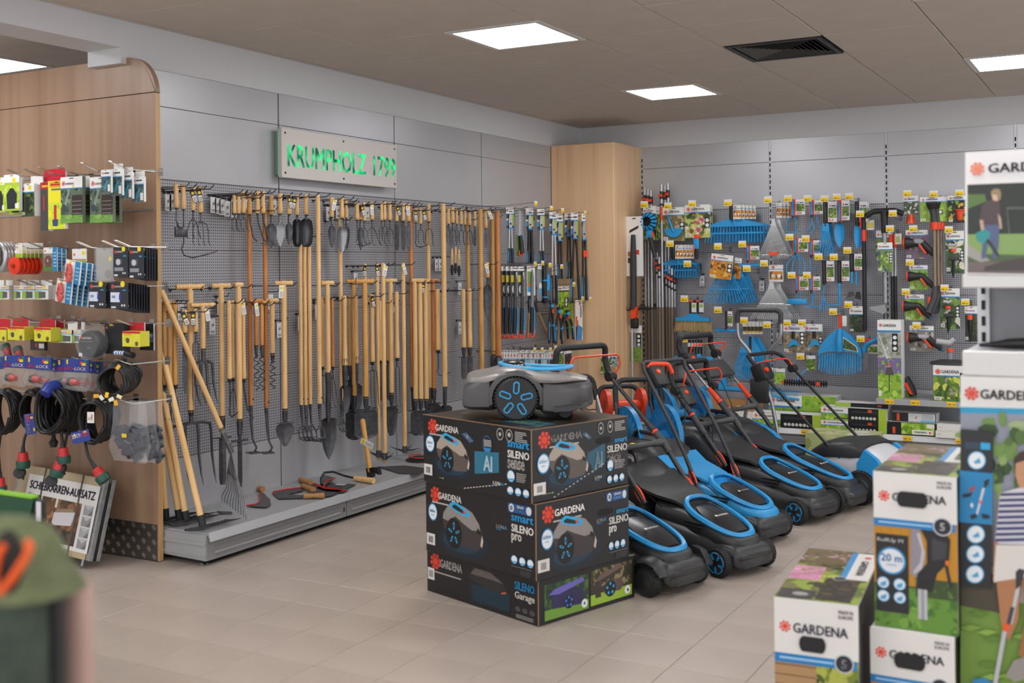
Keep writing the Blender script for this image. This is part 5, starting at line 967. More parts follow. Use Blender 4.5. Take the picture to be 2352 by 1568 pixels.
def tagged_hook(wall, px, py, label, d=.26, twin=True, wpx=18, white=False):
    """double wire hook whose tip carries a yellow price label"""
    q = spot(wall, px, py, d); ax, v, s, rz = WALL[wall]; base = q.copy(); base[ax] = v; t = thing('display_hook', label, 'hook', base, rz, 'hooks with yellow price labels'); m = depth(q)/F
    part(t, 'rod', MB().tube([(0, 0, -.005), (0, -d*.6, -.004), (0, -d, .012)], .0019, 5).tube([(0, 0, -.03), (0, -d*.82, -.032), (0, -d*.9, -.02)], .0022, 5).box(-.01, .01, -.003, 0, -.045, .01), M_wire, 50)
    w, h = wpx*m*(1 if wall != 'A' else 1.3), wpx*m*.60*(1 if wall != 'A' else 1.25)
    part(t, 'label_holder', MB().cbox(-w/2, w/2, -d-.003, -d+.001, -h*.55, h*.85, .0008), M('d8dadd', .25), 0)
    o = part(t, 'price_label', MB().box(-w*.48, w*.48, -d-.0042, -d-.0032, -h*.5, h*.42), M('f0c818', .5), 0)
    P().rect(-w*.38, -h*.28, -w*.02, -h*.1, '4a4420').rect(w*.08, -h*.28, w*.34, -h*.12, '7a6c28').rect(-w*.38, .05*h, w*.1, .1*h, 'a89830').build(o, wf(0, -d-.0044, 0)); return t
def handtool_pack(wall, x0, y0, x1, y1, d, label, frame_c=ORANGE, seed=1, black=False):
    """small tool grip in an open cardboard pack"""
    w, h, q = span(wall, x0, y0, x1, y1, d); t = thing('hand_tool', label, 'garden tool', q, WALL[wall][3], 'small blue hand tools on the back wall'); HUNG.append(((x0+x1)/2, y0, label, wall))
    gw = w*.36; c_ = M(frame_c if not black else '1f1f21', .45)
    part(t, 'pack_frame', MB().cbox(-w/2, -w/2+gw, -.006, .006, 0, h, .002), c_, 0); part(t, 'grip', MB().lathe([(gw*.22, h*.06), (gw*.3, h*.2), (gw*.26, h*.5), (gw*.3, h*.85), (gw*.15, h*.93)], 10, (-w/2+gw/2, -.012, 0)), M(BLUE if not black else '2c2c2e', .4), 50)
    part(t, 'card', MB().cbox(-w/2+gw, w/2, -.004, .004, h*.1, h*.98, .001), M('e6e5e3', .5), 0)
    p = P(); cw = w-gw; p.photo(cw*.06, h*.28, cw*.94, h*.7, GREEN, 8, seed, .35).rect(cw*.06, h*.7, cw*.94, h*.72, '2e86c4').logo(cw*.25, h*.8, h*.045).rect(cw*.42, h*.77, cw*.85, h*.82, '23253a').rect(cw*.1, h*.14, cw*.6, h*.24, 'e0472a')
    for k in range(2): p.disc(cw*(.35+.3*k), h*.2, h*.045, 'd4d6d8' if black else '8fb8cc', 8)
    p.build(t, wf(-w/2+gw, -.0046, 0)); return t, w, h
def blue_head(t, mb, mat=None): part(t, 'blue_head', mb, mat or M_blue, 50)
def fan(t, w, h, n, y=-.01, r=.0028, mat=None, top=.12, bend=.02, hub=True, cross=None, name='tine', x0=0, spread_top=.12, ribs=None):
    """fan rake hanging tines-down from z=h to z=0"""
    mat = mat or M_blue
    for k in range(n):
        f_ = -1+2*k/(n-1); a, b = V((x0+f_*w*spread_top, y, h*(1-top))), V((x0+f_*w*.5, y-.004, h*.05*(1-.5*f_*f_)+h*.05*f_*f_)); m_ = a.lerp(b, .5)
        part(t, name, MB().tube([a, m_, b, b+V((0, -bend, -.012))], [r*1.1, r, r, r*.7], 5), mat, 50)
    for cr in (cross or []):
        a = [V((x0+(-1+2*k/8)*w*(spread_top+(.5-spread_top)*cr), y-.003, h*(1-top)*(1-cr)+.0)) for k in range(9)]; part(t, 'cross_brace', MB().tube(a, r*1.1, 5), mat, 50)
    if hub: part(t, 'hub', MB().prism([(x0-w*spread_top*1.15, h*(1-top)-.012), (x0+w*spread_top*1.15, h*(1-top)-.012), (x0+w*.05, h*.985), (x0-w*.05, h*.985)], y-.008, y+.006), mat, 30)
def comb(wall, x0, y0, x1, y1, d, label, n=19, teeth=.55):
    w, h, q = span(wall, x0, y0, x1, y1, d); t = thing('leaf_rake', label, 'rake', q, WALL[wall][3], 'blue broom rakes on the back wall'); HUNG.append(((x0+x1)/2, y0, label, wall))
    part(t, 'rake_back', MB().prism([(-w*.46, h*.72), (-w*.485, h*.66), (w*.485, h*.66), (w*.46, h*.72), (w*.1, h*.98), (-w*.1, h*.98)], -.012, .008), M_blue, 30); part(t, 'socket', MB().cyl((0, -.004, h*.72), (0, -.004, h*1.12), .016, .018), M_blue, 40)
    for k in range(n):
        f_ = -1+2*k/(n-1); part(t, 'tine', MB().tube([(f_*w*.48, -.003, h*.68), (f_*w*.49, -.008, h*.3), (f_*w*.495, -.016, h*.06), (f_*w*.495, -.03, 0)], [w*.009, w*.008, w*.007, w*.004], 5), M_blue, 50)
    part(t, 'cross_brace', MB().box(-w*.49, w*.49, -.013, -.006, h*.36, h*.42), M_blue, 0); return t, w, h
# ================================================================ back wall: blue tools, packs, sprinklers
B = 'B'
# rakes
for i in range(3): comb(B, 1619+11*i, 501+1*i, 1755+8*i, 557, .2-.05*i, ['wide blue broom rake at the front of its hook, right of the three green packs', 'second wide blue broom rake on the hook right of the green packs', 'rearmost wide blue broom rake on the hook right of the green packs'][i], 20)
for i in range(3): comb(B, 1515+5*i, 593, 1600+4*i, 638, .17-.05*i, ['small blue broom rake at the front of its hook beside the silver poles', 'second small blue broom rake on the hook beside the silver poles', 'rearmost small blue broom rake on the hook beside the silver poles'][i], 15)
bk = dict(card='1f1f21', brand=False)
def slim(p, w, h): p.rect(0, 0, w, h, 'dcdad6').photo(w*.05, h*.12, w*.95, h*.62, LEAF, 8, 3, .35).rect(0, h*.72, w, h*.76, '2e86c4').logo(w*.3, h*.86, w*.12); p.disc(w*.3, h*.35, w*.14, 'e8e8e8', 8).disc(w*.7, h*.35, w*.14, 'e8e8e8', 8)
for i in range(5): pack(B, 1684+8.5*i, 470+.6*i, 1702+8.5*i, 503, .24-.03*i, f'{ORD[i]} slim rake pack from the left above the wide blue broom rakes', draw=slim, brand=False, group='slim packs above the wide broom rakes')
for i in range(4): pack(B, 1551+8*i, 562, 1569+8*i, 594, .22-.03*i, f'{ORD[i]} slim rake pack from the left above the small blue broom rakes', draw=slim, brand=False, group='slim packs above the small broom rakes')
for (x0, x1, y0, y1, dd, lab) in [(1675, 1683, 470, 505, .24, 'black rake socket grip left of the slim packs above the wide rakes'), (1543, 1550, 562, 596, .22, 'black rake socket grip left of the slim packs above the small rakes')]:
    t, m = place(B, (x0+x1)/2, y1, dd, 'tool_grip', lab, 'grip'); part(t, 'grip', MB().lathe([(.012, 0), (.017, .02), (.015, (y1-y0)*m*.7), (.017, (y1-y0)*m), (0, (y1-y0)*m)], 10), M_black, 50)
# green packs at the top left
for i in range(3):
    pack(B, 1477+13*i, 473+1.5*i, 1507+13*i, 552, .20-.03*i, ['green pack behind the blue fruit-picker crown, frontmost of three', 'second of three green packs behind the blue fruit-picker crown', 'rearmost of three green packs behind the blue fruit-picker crown'][i], seed=10+i, icons=3)
t = pack(B, 1522, 476, 1572, 554, .2, 'large green pack showing a blue half-moon lawn edger', pal=['7a6a4a', '9a8a62', '5e6a34', 'b2a078'], seed=14, icons=2)
w, h, q = span(B, 1526, 522, 1568, 546, .2); r_ = thing('lawn_edger', 'blue half-moon lawn edger blade in front of its green pack', 'edger', spot(B, 1547, 545, .215)); part(r_, 'blade', MB().prism([(w*.5, h*.85)]+[(w*.5*cos(a), h*.85*(1-abs(sin(a)))) for a in [-k*pi/14 for k in range(1, 14)]]+[(-w*.5, h*.85)], -.004, .002), M_blue, 30); part(r_, 'shaft', MB().tube([(0, -.006, h*.55), (-.02, -.008, h*1.2), (-.05, -.006, h*2.0)], [.012, .012, .009], 8), M_blue, 50)
pack(B, 1573, 470, 1631, 546, .21, 'large pack showing pond plants, right of the half-moon edger pack', pal=['b9bd6a', '5c6b3a', 'e2d8cc', 'c8527a', '8a4a3c', '3c4a2e', 'd9cf9a'], seed=15, icons=2, n=40); pack(B, 1580, 472, 1636, 545, .15, 'second pond plant pack, mostly hidden behind the first', pal=['b9bd6a', '5c6b3a'], seed=16)
# fruit picker
t, m = place(B, 1490, 509, .30, 'fruit_picker', 'fruit picker with a blue toothed crown and dark cloth bag', 'fruit picker'); R0 = 19*m
part(t, 'ring', MB().tube([(R0*cos(a), -.0, R0*sin(a)) for a in [2*pi*k/20 for k in range(20)]], .012, 8, True), M_black, 50)
for k in range(12):
    a = 2*pi*k/12; part(t, 'blue_tooth', MB().tube([(R0*.98*cos(a), -.01, R0*.98*sin(a)), (R0*.8*cos(a), -.04, R0*.8*sin(a)), (R0*.62*cos(a), -.06, R0*.62*sin(a))], [.014, .012, .007], 6), M_blue, 50)
part(t, 'cloth_bag', MB().lathe([(R0*.95, 0), (R0*.8, .06), (R0*.4, .09), (0, .1)], 14, (0, 0, 0), 'y'), M('17171a', .8), 50); part(t, 'blue_clip', MB().cbox(-.02, .035, -.02, .02, -R0-.07, -R0, .006, 2), M_blue, 40); part(t, 'handle', MB().tube([(.01, 0, -R0-.05), (.05, .02, -R0*4.3)], [.022, .02], 10), M('2a2a2d', .5), 50); part(t, 'orange_tab', MB().cbox(.035, .05, -.022, .0, -R0-.07, -R0-.02, .003), M_orange, 30)
t, m = place(B, 1600, 540, .26, 'gripper', 'blue and orange grip tool hanging under the pond plant pack', 'gripper')
part(t, 'blue_body', MB().cbox(-7*m, 6*m, -.015, .015, -32*m, -6*m, .006, 2), M_blue, 40); part(t, 'orange_clip', MB().cbox(-5*m, 8*m, -.02, .02, -8*m, 2*m, .006, 2).cbox(-8*m, -4*m, -.018, .018, -36*m, -24*m, .004), M_orange, 40); part(t, 'black_shaft', MB().cyl((0, 0, -55*m), (0, 0, -30*m), .012, .016), M_black, 40)
# telescopic poles standing in the corner
sil = M('b6b7ba', .3, .85); taupe = M('6e5f53', .5)
for i, (px, py) in enumerate([(1481, 433), (1488, 434), (1495, 436), (1519, 424), (1527, 426), (1534, 421), (1509, 580), (1514, 590), (1523, 600), (1530, 608), (1537, 612), (1543, 616), (1549, 620)]):
    d_ = .09+.035*(i % 4); q = spot(B, px, py, d_); top = q.z; m = depth(q)/F; sh = i < 6; t = thing('telescopic_pole', f'{ORD[i % 6 if sh else i-6]} telescopic pole from the left '+('rising above the green packs' if sh else 'in the silver and brown bundle by the column'), 'pole', (q.x, q.y, .155 if True else 0), 0, 'telescopic poles by the wooden column')
    z1 = spot(B, px, 705, d_).z-.155; H = top-.155; part(t, 'lower_tube', MB().cyl((0, 0, 0), (0, 0, z1), .0145, n=10), taupe, 40); part(t, 'upper_tube', MB().cyl((0, 0, z1), (0, 0, H), .0125, n=10), sil, 40)
    part(t, 'clamp', MB().cyl((0, 0, H-.13), (0, 0, H-.06), .017, n=10).cyl((0, 0, H-.19), (0, 0, H-.17), .017, n=10), M('232325', .4), 40); part(t, 'orange_knob', MB().cbox(-.02, .012, -.03, -.008, H-.11, H-.085, .004), M_orange, 30)
    if sh: part(t, 'top_sleeve', MB().cyl((0, 0, H-.32), (0, 0, H-.2), .017, n=10), M('d8502a' if i == 3 else '2b2b2d', .5), 40)
# pole pruner with white card and long shaft
t = pack(B, 1438, 497, 1476, 634, .34, 'tall white card with a black pole tool beside the wooden column', name='pole_pruner', cat='pole pruner', draw=lambda p, w, h: (p.rect(0, 0, w, h, 'e4e2e0'), p.poly([(w*.2, h*.72), (w*.75, h*.8), (w*.78, h*.85), (w*.22, h*.77)], '2a2a2c'), p.rect(w*.1, h*.33, w*.45, h*.41, 'b06a3c'), p.rect(w*.1, h*.22, w*.45, h*.31, '4a3a44'), p.rect(w*.55, h*.36, w*.8, h*.44, 'd84a2a')), brand=False, th=.02)
m = depth(t.location)/F; part(t, 'black_shaft', MB().tube([(0, -.03, 95*m), (.0, -.035, 40*m), (-.01, -.02, -60*m), (-.012, -.02, -75*m)], [.02, .03, .032, .034], 10), M('2c2c2e', .5), 50); part(t, 'orange_lever', MB().prism([(.0, -75*m), (8*m, -68*m), (6*m, -95*m), (-6*m, -98*m), (-8*m, -78*m)], -.04, .0), M_orange, 30); part(t, 'cutting_head', MB().cbox(-10*m, 8*m, -.035, .01, -120*m, -96*m, .01, 2), M_black, 40); part(t, 'steel_tube', MB().cyl((-8*m, -.01, -330*m), (-8*m, -.01, -118*m), .014), sil, 40)
def bagd(p, w, h): p.rect(0, 0, w, h, '8f8c86').photo(0, 0, w, h*.4, ['6f8a3a', '55702c', '86a04a'], 14, 21, .3).rect(0, h*.8, w, h, 'e6e5e3').logo(w*.2, h*.9, w*.1).rect(w*.55, h*.42, w*.95, h*.78, '1c1c1f').disc(w*.75, h*.7, w*.12, 'dfe3e6', 8).disc(w*.75, h*.58, w*.12, 'dfe3e6', 8).disc(w*.75, h*.47, w*.12, 'dfe3e6', 8)
pack(B, 1446, 747, 1474, 830, .30, 'long grey and green pack hanging low beside the wooden column', draw=bagd, brand=False)
# fan rakes
def fanrake(x0, y0, x1, y1, d, label, n, mat=None, **kw):
    w, h, q = span(B, x0, y0, x1, y1, d); t = thing('fan_rake', label, 'rake', q, 0, 'fan rakes on the back wall'); HUNG.append(((x0+x1)/2, y0, label, B)); fan(t, w, h, n, mat=mat, **kw); return t, w, h
alu = M('c6c8ca', .35, .35)
for i, (x0, y0, x1, y1, d, lab) in enumerate([(1743, 501, 1812, 596, .24, 'front silver wire fan rake with an orange slider, upper of the two hooks'), (1756, 503, 1824, 597, .17, 'silver wire fan rake behind the one with the orange slider'), (1726, 647, 1820, 734, .24, 'front silver wire fan rake of the lower hook, spread wide'), (1742, 650, 1836, 735, .16, 'silver wire fan rake behind the wide lower one')]):
    t, w, h = fanrake(x0, y0, x1, y1, d, lab, 17 if i < 2 else 21, alu, r=.0032, top=.16, cross=[.86] if i < 2 else [.5], spread_top=.07, bend=.03)
    if i == 0: part(t, 'orange_slider', MB().prism([(-.03, .10*h), (.03, .10*h), (.045, .2*h), (0, .17*h), (-.045, .2*h)], -.03, -.008), M_orange, 30)
for i, (x0, y0, x1, y1, d, lab) in enumerate([(1616, 613, 1717, 699, .24, 'blue plastic fan rake behind the tilted autumn-leaf card'), (1650, 610, 1735, 698, .17, 'second blue plastic fan rake, right of the tilted autumn-leaf card'), (1672, 612, 1742, 697, .1, 'rearmost blue plastic fan rake of the autumn-leaf hook')]):
    t, w, h = fanrake(x0, y0, x1, y1, d, lab, 14, M_blue, r=.0042, top=.28, cross=[.45], spread_top=.2, bend=.05)
t = pack(B, 1628, 584, 1678, 640, .30, 'tilted card picturing yellow autumn leaves', pal=LEAF, seed=31, icons=2, hdr=.24, tilt=.13)
pack(B, 1684, 592, 1700, 640, .2, 'narrow card picturing autumn leaves, half hidden behind the tilted one', pal=LEAF, seed=32, hdr=.24, tilt=.1)
t, w, h = fanrake(1681, 770, 1768, 872, .2, 'big blue plastic leaf rake seen through the grey push mower handle', 19, M_blue, r=.0048, top=.36, cross=[], spread_top=.27, bend=.03); part(t, 'black_socket', MB().cbox(-.012, .012, -.022, -.006, h*.62, h*.98, .003), M('2c2c30', .5), 30)
t, w, h = fanrake(1700, 772, 1780, 872, .13, 'second big blue plastic leaf rake behind the first', 17, M_blue, r=.0048, top=.36, cross=[], spread_top=.27)
# brooms
def broom(x0, y0, x1, y1, d, label, straw):
    w, h, q = span(B, x0, y0, x1, y1, d); t = thing('broom', label, 'broom', q); HUNG.append(((x0+x1)/2, y0, label, B))
    part(t, 'blue_back', MB().prism([(-w*.44, h*.62), (w*.44, h*.62), (w*.44, h*.78), (w*.2, h*.84), (.03, h*1.0), (-.03, h*1.0), (-w*.2, h*.84), (-w*.44, h*.78)], -.045, .02), M_blue, 30); b = MB(); rr_ = random.Random(5)
    for k in range(110):
        x = rr_.uniform(-1, 1); y = rr_.uniform(-.04, .015); b.tube([(x*w*.43, y, h*.64), (x*w*.49, y*1.2, rr_.uniform(0, h*.08))], .003, 3)
    part(t, 'bristle_core', MB().prism([(-w*.42, h*.63), (w*.42, h*.63), (w*.46, h*.1), (-w*.46, h*.1)], -.03, .005), straw, 0); tag(part(t, 'bristles', b, straw, 0), kind='stuff'); return t
broom(1550, 720, 1637, 763, .2, 'blue broom with straw-coloured bristles on the back wall', noisemat('straw', [(.3, '8a744c'), (.7, 'b39a6c')], (200, 200, 8), .7))
t, m = place(B, 1592, 826, .16, 'sweeping_brush', 'long blue brush head low on the wall under the straw broom', 'broom'); part(t, 'blue_back', MB().cbox(-50*m, 50*m, -.03, .02, 0, 8*m, .006, 2).cbox(-12*m, 20*m, -.02, .015, 7*m, 14*m, .006, 2), M_blue, 40)
t, m = place(B, 1660, 897, .18, 'squeegee', 'wide blue squeegee with a central socket near the bottom of the wall', 'squeegee'); part(t, 'blue_bar', MB().cbox(-47*m, 47*m, -.03, .01, 2*m, 10*m, .004, 2), M_blue, 40); part(t, 'socket', MB().prism([(-14*m, 9*m), (14*m, 9*m), (8*m, 33*m), (-6*m, 33*m)], -.025, .01), M_blue, 30); part(t, 'rubber_lip', MB().box(-47*m, 47*m, -.012, -.006, 0, 3*m), M_black, 0)
hook((spot(B, 1664, 870, .17).x, YB, spot(B, 1664, 870, .17).z), .2, 'dark wire hook carrying the wide blue squeegee', 0); t, m = place(B, 1672, 762, .2, 'scraper', 'thin blue serrated bar left of the grey push mower handle', 'scraper'); part(t, 'blue_bar', MB().cbox(-31*m, 31*m, -.01, .01, 1*m, 7*m, .002), M_blue, 30)
for k in range(20): part(t, 'tooth', MB().prism([((-30+3*k)*m, 2*m), ((-28+3*k)*m, 2*m), ((-29+3*k)*m, -2*m)], -.005, .005), M_blue, 0)
t, m = place(B, 1722, 612, .2, 'scraper', 'short blue scraper bar under the orange pack right of the fan rakes', 'scraper'); part(t, 'blue_bar', MB().cbox(-25*m, 25*m, -.01, .01, 0, 6*m, .002), M_blue, 30)
t, m = place(B, 1768, 905, .3, 'wire_rake', 'flat blue wire-tined rake lying out from the bottom of the wall', 'rake'); part(t, 'blue_bar', MB().tube([(-68*m, 0, 4*m), (70*m, -.04, -8*m)], .011, 8), M_blue, 50); part(t, 'yoke', MB().tube([(-45*m, .02, 3*m), (-8*m, .16, 10*m), (10*m, .16, 8*m), (40*m, -.02, -4*m)], .008, 6), M_blue, 50)
for k in range(22): part(t, 'tine', MB().tube([((-20+4*k)*m, -.01, (1-.5*k*.3)*m), ((-20+4*k)*m, .05, 9*m), ((-16+4*k)*m, .11, 3*m)], .0022, 4), M_blue, 50)
t, m = place(B, 1850, 880, .26, 'spiral_roller', 'black spiral lawn roller with a blue yoke', 'roller'); b = MB(); b.tube([(-50*m, 0, 0), (50*m, 0, 0)], .01, 8)
part(t, 'axle', b, M_black, 50)
for k in range(18): part(t, 'spike_disc', MB().lathe([(.008, -.003), (.03, -.001), (.03, .001), (.008, .003)], 8, ((-48+5.6*k)*m, 0, 0), 'x'), M('222224', .5), 30)
part(t, 'blue_yoke', MB().tube([(-22*m, 0, 2*m), (-14*m, .02, 16*m), (-2*m, .05, 30*m)], .007, 6), M_blue, 50)
for s in (-1, 1): part(t, 'orange_cap', MB().cbox(s*30*m-5*m if s > 0 else -53*m, s*30*m+5*m if s > 0 else -48*m, -.03, .02, -4*m, 4*m, .004), M_orange, 30)
# leaf grabber
w, h, q = span(B, 1880, 754, 1980, 859, .24); t = thing('leaf_scoop', 'large blue curved leaf scoop with comb teeth and a picture panel', 'leaf scoop', q); HUNG.append((1930, 754, 'large blue leaf scoop', B))
out = [(-.5, .36), (-.49, .52), (-.40, .70), (-.25, .85), (-.06, .985), (.06, .985), (.25, .85), (.40, .70), (.49, .52), (.5, .36), (.44, .44), (.3, .485), (0, .50), (-.3, .485), (-.44, .44)]
part(t, 'blue_shell', MB().prism([(x*w, z*h) for x, z in out], -.025, .01), M_blue, 30); part(t, 'spine', MB().tube([(0, -.028, h*.5), (0, -.04, h*.75), (0, -.02, h*.99)], [.03, .03, .02], 8), M_blue, 50)
for k in range(17):
    f_ = -1+2*k/16; part(t, 'tooth', MB().tube([(f_*w*.46, -.01, h*(.47-.07*f_*f_)), (f_*w*.47, -.02, h*.2), (f_*w*.48, -.05, h*(.0+.09*abs(f_)**3))], [.008, .0075, .004], 5), M_blue, 50)
part(t, 'picture_panel', MB().prism([(.08*w, .82*h), (.38*w, .62*h), (.42*w, .5*h), (.07*w, .56*h)], -.0275, -.025), M('efe9dc', .5), 0)
P().poly([(.09*w, .80*h), (.37*w, .61*h), (.40*w, .51*h), (.08*w, .57*h)], '4a5a2c').photo(.1*w, .57*h, .3*w, .66*h, ['3c4f28', '7a8f4a', '2a3a3a'], 10, 41, .3).build(t, wf(0, -.0279, 0)); part(t, 'hanger', MB().cbox(-.012, .012, -.02, .004, h*.98, h*1.3, .003), M_orange, 30); part(t, 'label_card', MB().cbox(.018, .055, -.012, -.009, h*1.05, h*1.28, .001), M_white, 0)
# folding saw
t, m = place(B, 1985, 781, .24, 'pruning_saw', 'pruning saw with a blue bent grip and grey blade right of the leaf scoop', 'saw'); part(t, 'blue_grip', MB().tube(tube_pts([(0, 0, -28*m), (2*m, 0, -12*m), (8*m, 0, -8*m), (32*m, 0, 4*m)], 4), [.022]*5+[.02]*20 if False else .021, 8), M_blue, 50); part(t, 'blade', MB().prism([(-4*m, -28*m), (10*m, -28*m), (6*m, -80*m), (2*m, -80*m)], -.002, .002), tool_g, 0); part(t, 'orange_card', MB().cbox(0, 26*m, .002, .006, -6*m, 4*m, .001), M_orange, 0); o = part(t, 'label_card', MB().cbox(8*m, 30*m, .004, .008, -30*m, -9*m, .001), M_white, 0); P().photo(9*m, -28*m, 29*m, -14*m, GREEN, 8, 4, .3).build(o, wf(0, .0036, 0))
# small hand tools with blue heads
def htool(box, d, label, headfn, black=False, seed=1):
    t, w, h = handtool_pack(B, *box, d, label, black=black, seed=seed); m = depth(t.location)/F; gx = -w/2+w*.18
    part(t, 'shaft', MB().tube([(gx, -.01, .02), (gx, -.012, -4*m)], .009, 8), M_black, 50)
    for mb in headfn(m, gx): blue_head(t, mb)
T1 = lambda pts, r=.0048, n=6: MB().tube(pts, r, n)
htool((1815, 457, 1849, 497), .22, 'small orange-cased tool with a blue loop hoe head', lambda m, g: [T1(tube_pts([(g, -.01, 0), (g-13*m, -.01, -8*m), (g-17*m, -.01, -36*m), (g+8*m, -.03, -36*m), (g+20*m, -.05, -34*m)])), T1(tube_pts([(g, -.01, 0), (g+9*m, -.01, -8*m), (g+6*m, -.02, -26*m), (g+8*m, -.03, -36*m)]))], seed=2)
htool((1859, 459, 1890, 495), .22, 'small orange-cased tool with blue bent cultivator prongs', lambda m, g: [T1(tube_pts([(g, -.01, 0), (g, -.01, -22*m), (g-12*m, -.04, -36*m)])), T1(tube_pts([(g, -.01, -8*m), (g+6*m, -.01, -30*m), (g-2*m, -.05, -42*m)])), T1(tube_pts([(g+10*m, 0, 0), (g+14*m, 0, -20*m), (g+24*m, -.03, -38*m)]))], seed=3)
htool((1821, 546, 1856, 582), .22, 'small orange-cased tool with a blue three-armed claw', lambda m, g: [T1(tube_pts([(g+3*m, -.01, 0), (g+s*20*m, -.02, -22*m), (g+s*18*m, -.05, -46*m)])) for s in (-1, -.3, .6, 1.2)], seed=4)
htool((1859, 551, 1884, 588), .22, 'small orange-cased tool with a single blue hook', lambda m, g: [T1(tube_pts([(g, -.01, 0), (g-4*m, -.01, -22*m), (g+2*m, -.02, -34*m), (g+12*m, -.03, -24*m)]))], seed=5)
htool((1824, 634, 1857, 669), .22, 'small orange-cased tool with a wide blue push hoe', lambda m, g: [T1([(g, -.01, 0), (g-1*m, -.01, -16*m)]), T1([(g+8*m, -.01, 0), (g+8*m, -.01, -16*m)]), MB().cbox(g-20*m, g+24*m, -.03, -.005, -30*m, -17*m, .003)], seed=6)
htool((1859, 634, 1884, 669), .22, 'small orange-cased tool with a blue hoe and prongs', lambda m, g: [T1([(g, -.01, 0), (g+4*m, -.01, -36*m)]), T1([(g+8*m, -.01, 0), (g-2*m, -.01, -36*m)]), T1(tube_pts([(g-14*m, -.02, -36*m), (g+18*m, -.02, -34*m), (g+24*m, -.04, -42*m)]))], seed=7)
def minifan(m, g): return [T1([(g+s*5*m, -.012, -2*m), (g+s*9*m, -.014, -35*m), (g+s*17*m, -.03, -72*m)], [.006, .005, .004]) for s in (-1.2, -.8, -.4, 0, .4, .8, 1.2)]+[MB().prism([(g-5*m, 2*m), (g+8*m, 2*m), (g+9*m, -16*m), (g-8*m, -16*m)], -.018, -.008)]
htool((1890, 462, 1922, 515), .22, 'black-gripped small blue fan rake', minifan, True, 8)
htool((1898, 464, 1930, 515), .15, 'second black-gripped small blue fan rake behind the first', minifan, True, 9)
tro = lambda W, Hh: (lambda m, g: [blade(MB(), [(0, W*.2*m), (-.1*Hh*m, W*.75*m), (-.35*Hh*m, W*m), (-.7*Hh*m, W*.8*m), (-.92*Hh*m, W*.4*m), (-Hh*m, .002)], .02, th=.004).T(Matrix.Translation((g, -.012, 0)))])
htool((1923, 459, 1951, 511), .22, 'orange-cased broad blue trowel', tro(12, 57), False, 10); htool((1963, 462, 1992, 515), .22, 'black-gripped narrow blue trowel', tro(7.5, 55), True, 11); htool((1968, 464, 1996, 515), .15, 'second black-gripped narrow blue trowel behind the first', tro(7.5, 55), True, 12)
htool((1888, 598, 1916, 651), .22, 'black-gripped tool with three blue prongs', lambda m, g: [T1([(g, -.01, 0), (g-2*m, -.012, -30*m), (g+s*6*m-2*m, -.02, -48*m), (g+s*8*m, -.05, -62*m)]) for s in (-1, 0, 1)], True, 13)
htool((1923, 598, 1951, 650), .22, 'black-gripped tool with a blue hoe blade', lambda m, g: [T1([(g, -.01, 0), (g, -.012, -48*m)], .012, 8), T1(tube_pts([(g+2*m, -.02, -50*m), (g-20*m, -.06, -52*m), (g-30*m, -.06, -46*m)]))], True, 14)
htool((1951, 582, 1982, 624), .22, 'black-carded tool with a dark hatchet-like blade', lambda m, g: [T1([(g, -.01, 0), (g, -.012, -26*m)], .011, 8), T1([(g+10*m, -.0, 0), (g+10*m, .0, -30*m)], .009, 8)], True, 15)
t, m = place(B, 1955, 684, .23, 'curved_weeder', 'dark curved weeding blade below the black-carded tool', 'blade'); part(t, 'blade', MB().prism([(-14*m, -2*m), (6*m, 6*m), (6*m, 14*m), (-4*m, 14*m), (-8*m, 4*m)], -.004, .004), M('4a4a48', .35, .7), 0); part(t, 'bracket', MB().prism([(12*m, 14*m), (20*m, 14*m), (22*m, -4*m), (8*m, 0), (10*m, 6*m)], -.006, .006), M_black, 0)
htool((1712, 564, 1744, 599), .22, 'small orange-cased tool right of the blue fan rakes', lambda m, g: [T1([(g, -.01, 0), (g, -.01, -12*m)])], seed=16)
htool((1665, 714, 1682, 753), .2, 'dark-carded blue tool above the serrated bar', lambda m, g: [T1([(g, -.01, 0), (g, -.01, -6*m)])], True, 17)
# other packs
slab = dict(group=None)
for i in range(4): pack(B, 1783+8*i, 465+.5*i, 1796+8*i, 500, .2-.03*i, f'{ORD[i]} slim brown pack from the left, left of the loop hoe tool', draw=slim, brand=False)
pack(B, 1766, 608, 1799, 647, .22, 'slim brown pack above the lower silver fan rake', draw=slim, brand=False)
for i in range(2): pack(B, 1583+17*i, 689, 1599+17*i, 720, .2, f'{ORD[i]} orange-topped card from the left above the straw broom', draw=lambda p, w, h: (p.rect(0, 0, w, h, '26262a'), p.rect(w*.35, h*.1, w, h*.8, 'e2e1de'), p.rect(w*.4, h*.45, w*.9, h*.7, '9ab85a'), p.rect(0, h*.86, w*.6, h, 'e0472a')), brand=False)
for i in range(5): pack(B, 1706+9*i, 738, 1716+9*i, 767, .24-.02*i, f'{ORD[i]} white and dark clip pack from the left above the big blue leaf rake', draw=lambda p, w, h: (p.rect(0, 0, w, h, 'd9d7d3'), p.rect(0, h*.25, w, h*.6, '3a3426'), p.rect(0, h*.12, w, h*.25, 'c9a33a')), brand=False)
for i in range(5): pack(B, 1580+6.5*i, 780, 1588+6.5*i, 815, .24-.03*i, f'{ORD[i]} slim black brush pack from the left under the straw broom', draw=lambda p, w, h: (p.rect(0, 0, w, h, '222225'), p.rect(0, h*.55, w*.8, h*.8, 'd8d6d2')), brand=False)
stone = ['8a7a62', 'a8977a', '6c5d48', 'b7a78c']
pack(B, 1799, 744, 1848, 810, .24, 'grey-brown pack picturing a blue paving scraper', pal=stone, seed=51, icons=3, hdr=.26); pack(B, 1848, 744, 1889, 807, .2, 'grey-brown pack picturing a blue and orange brush, right of the scraper pack', pal=stone, seed=52, icons=2, hdr=.26)
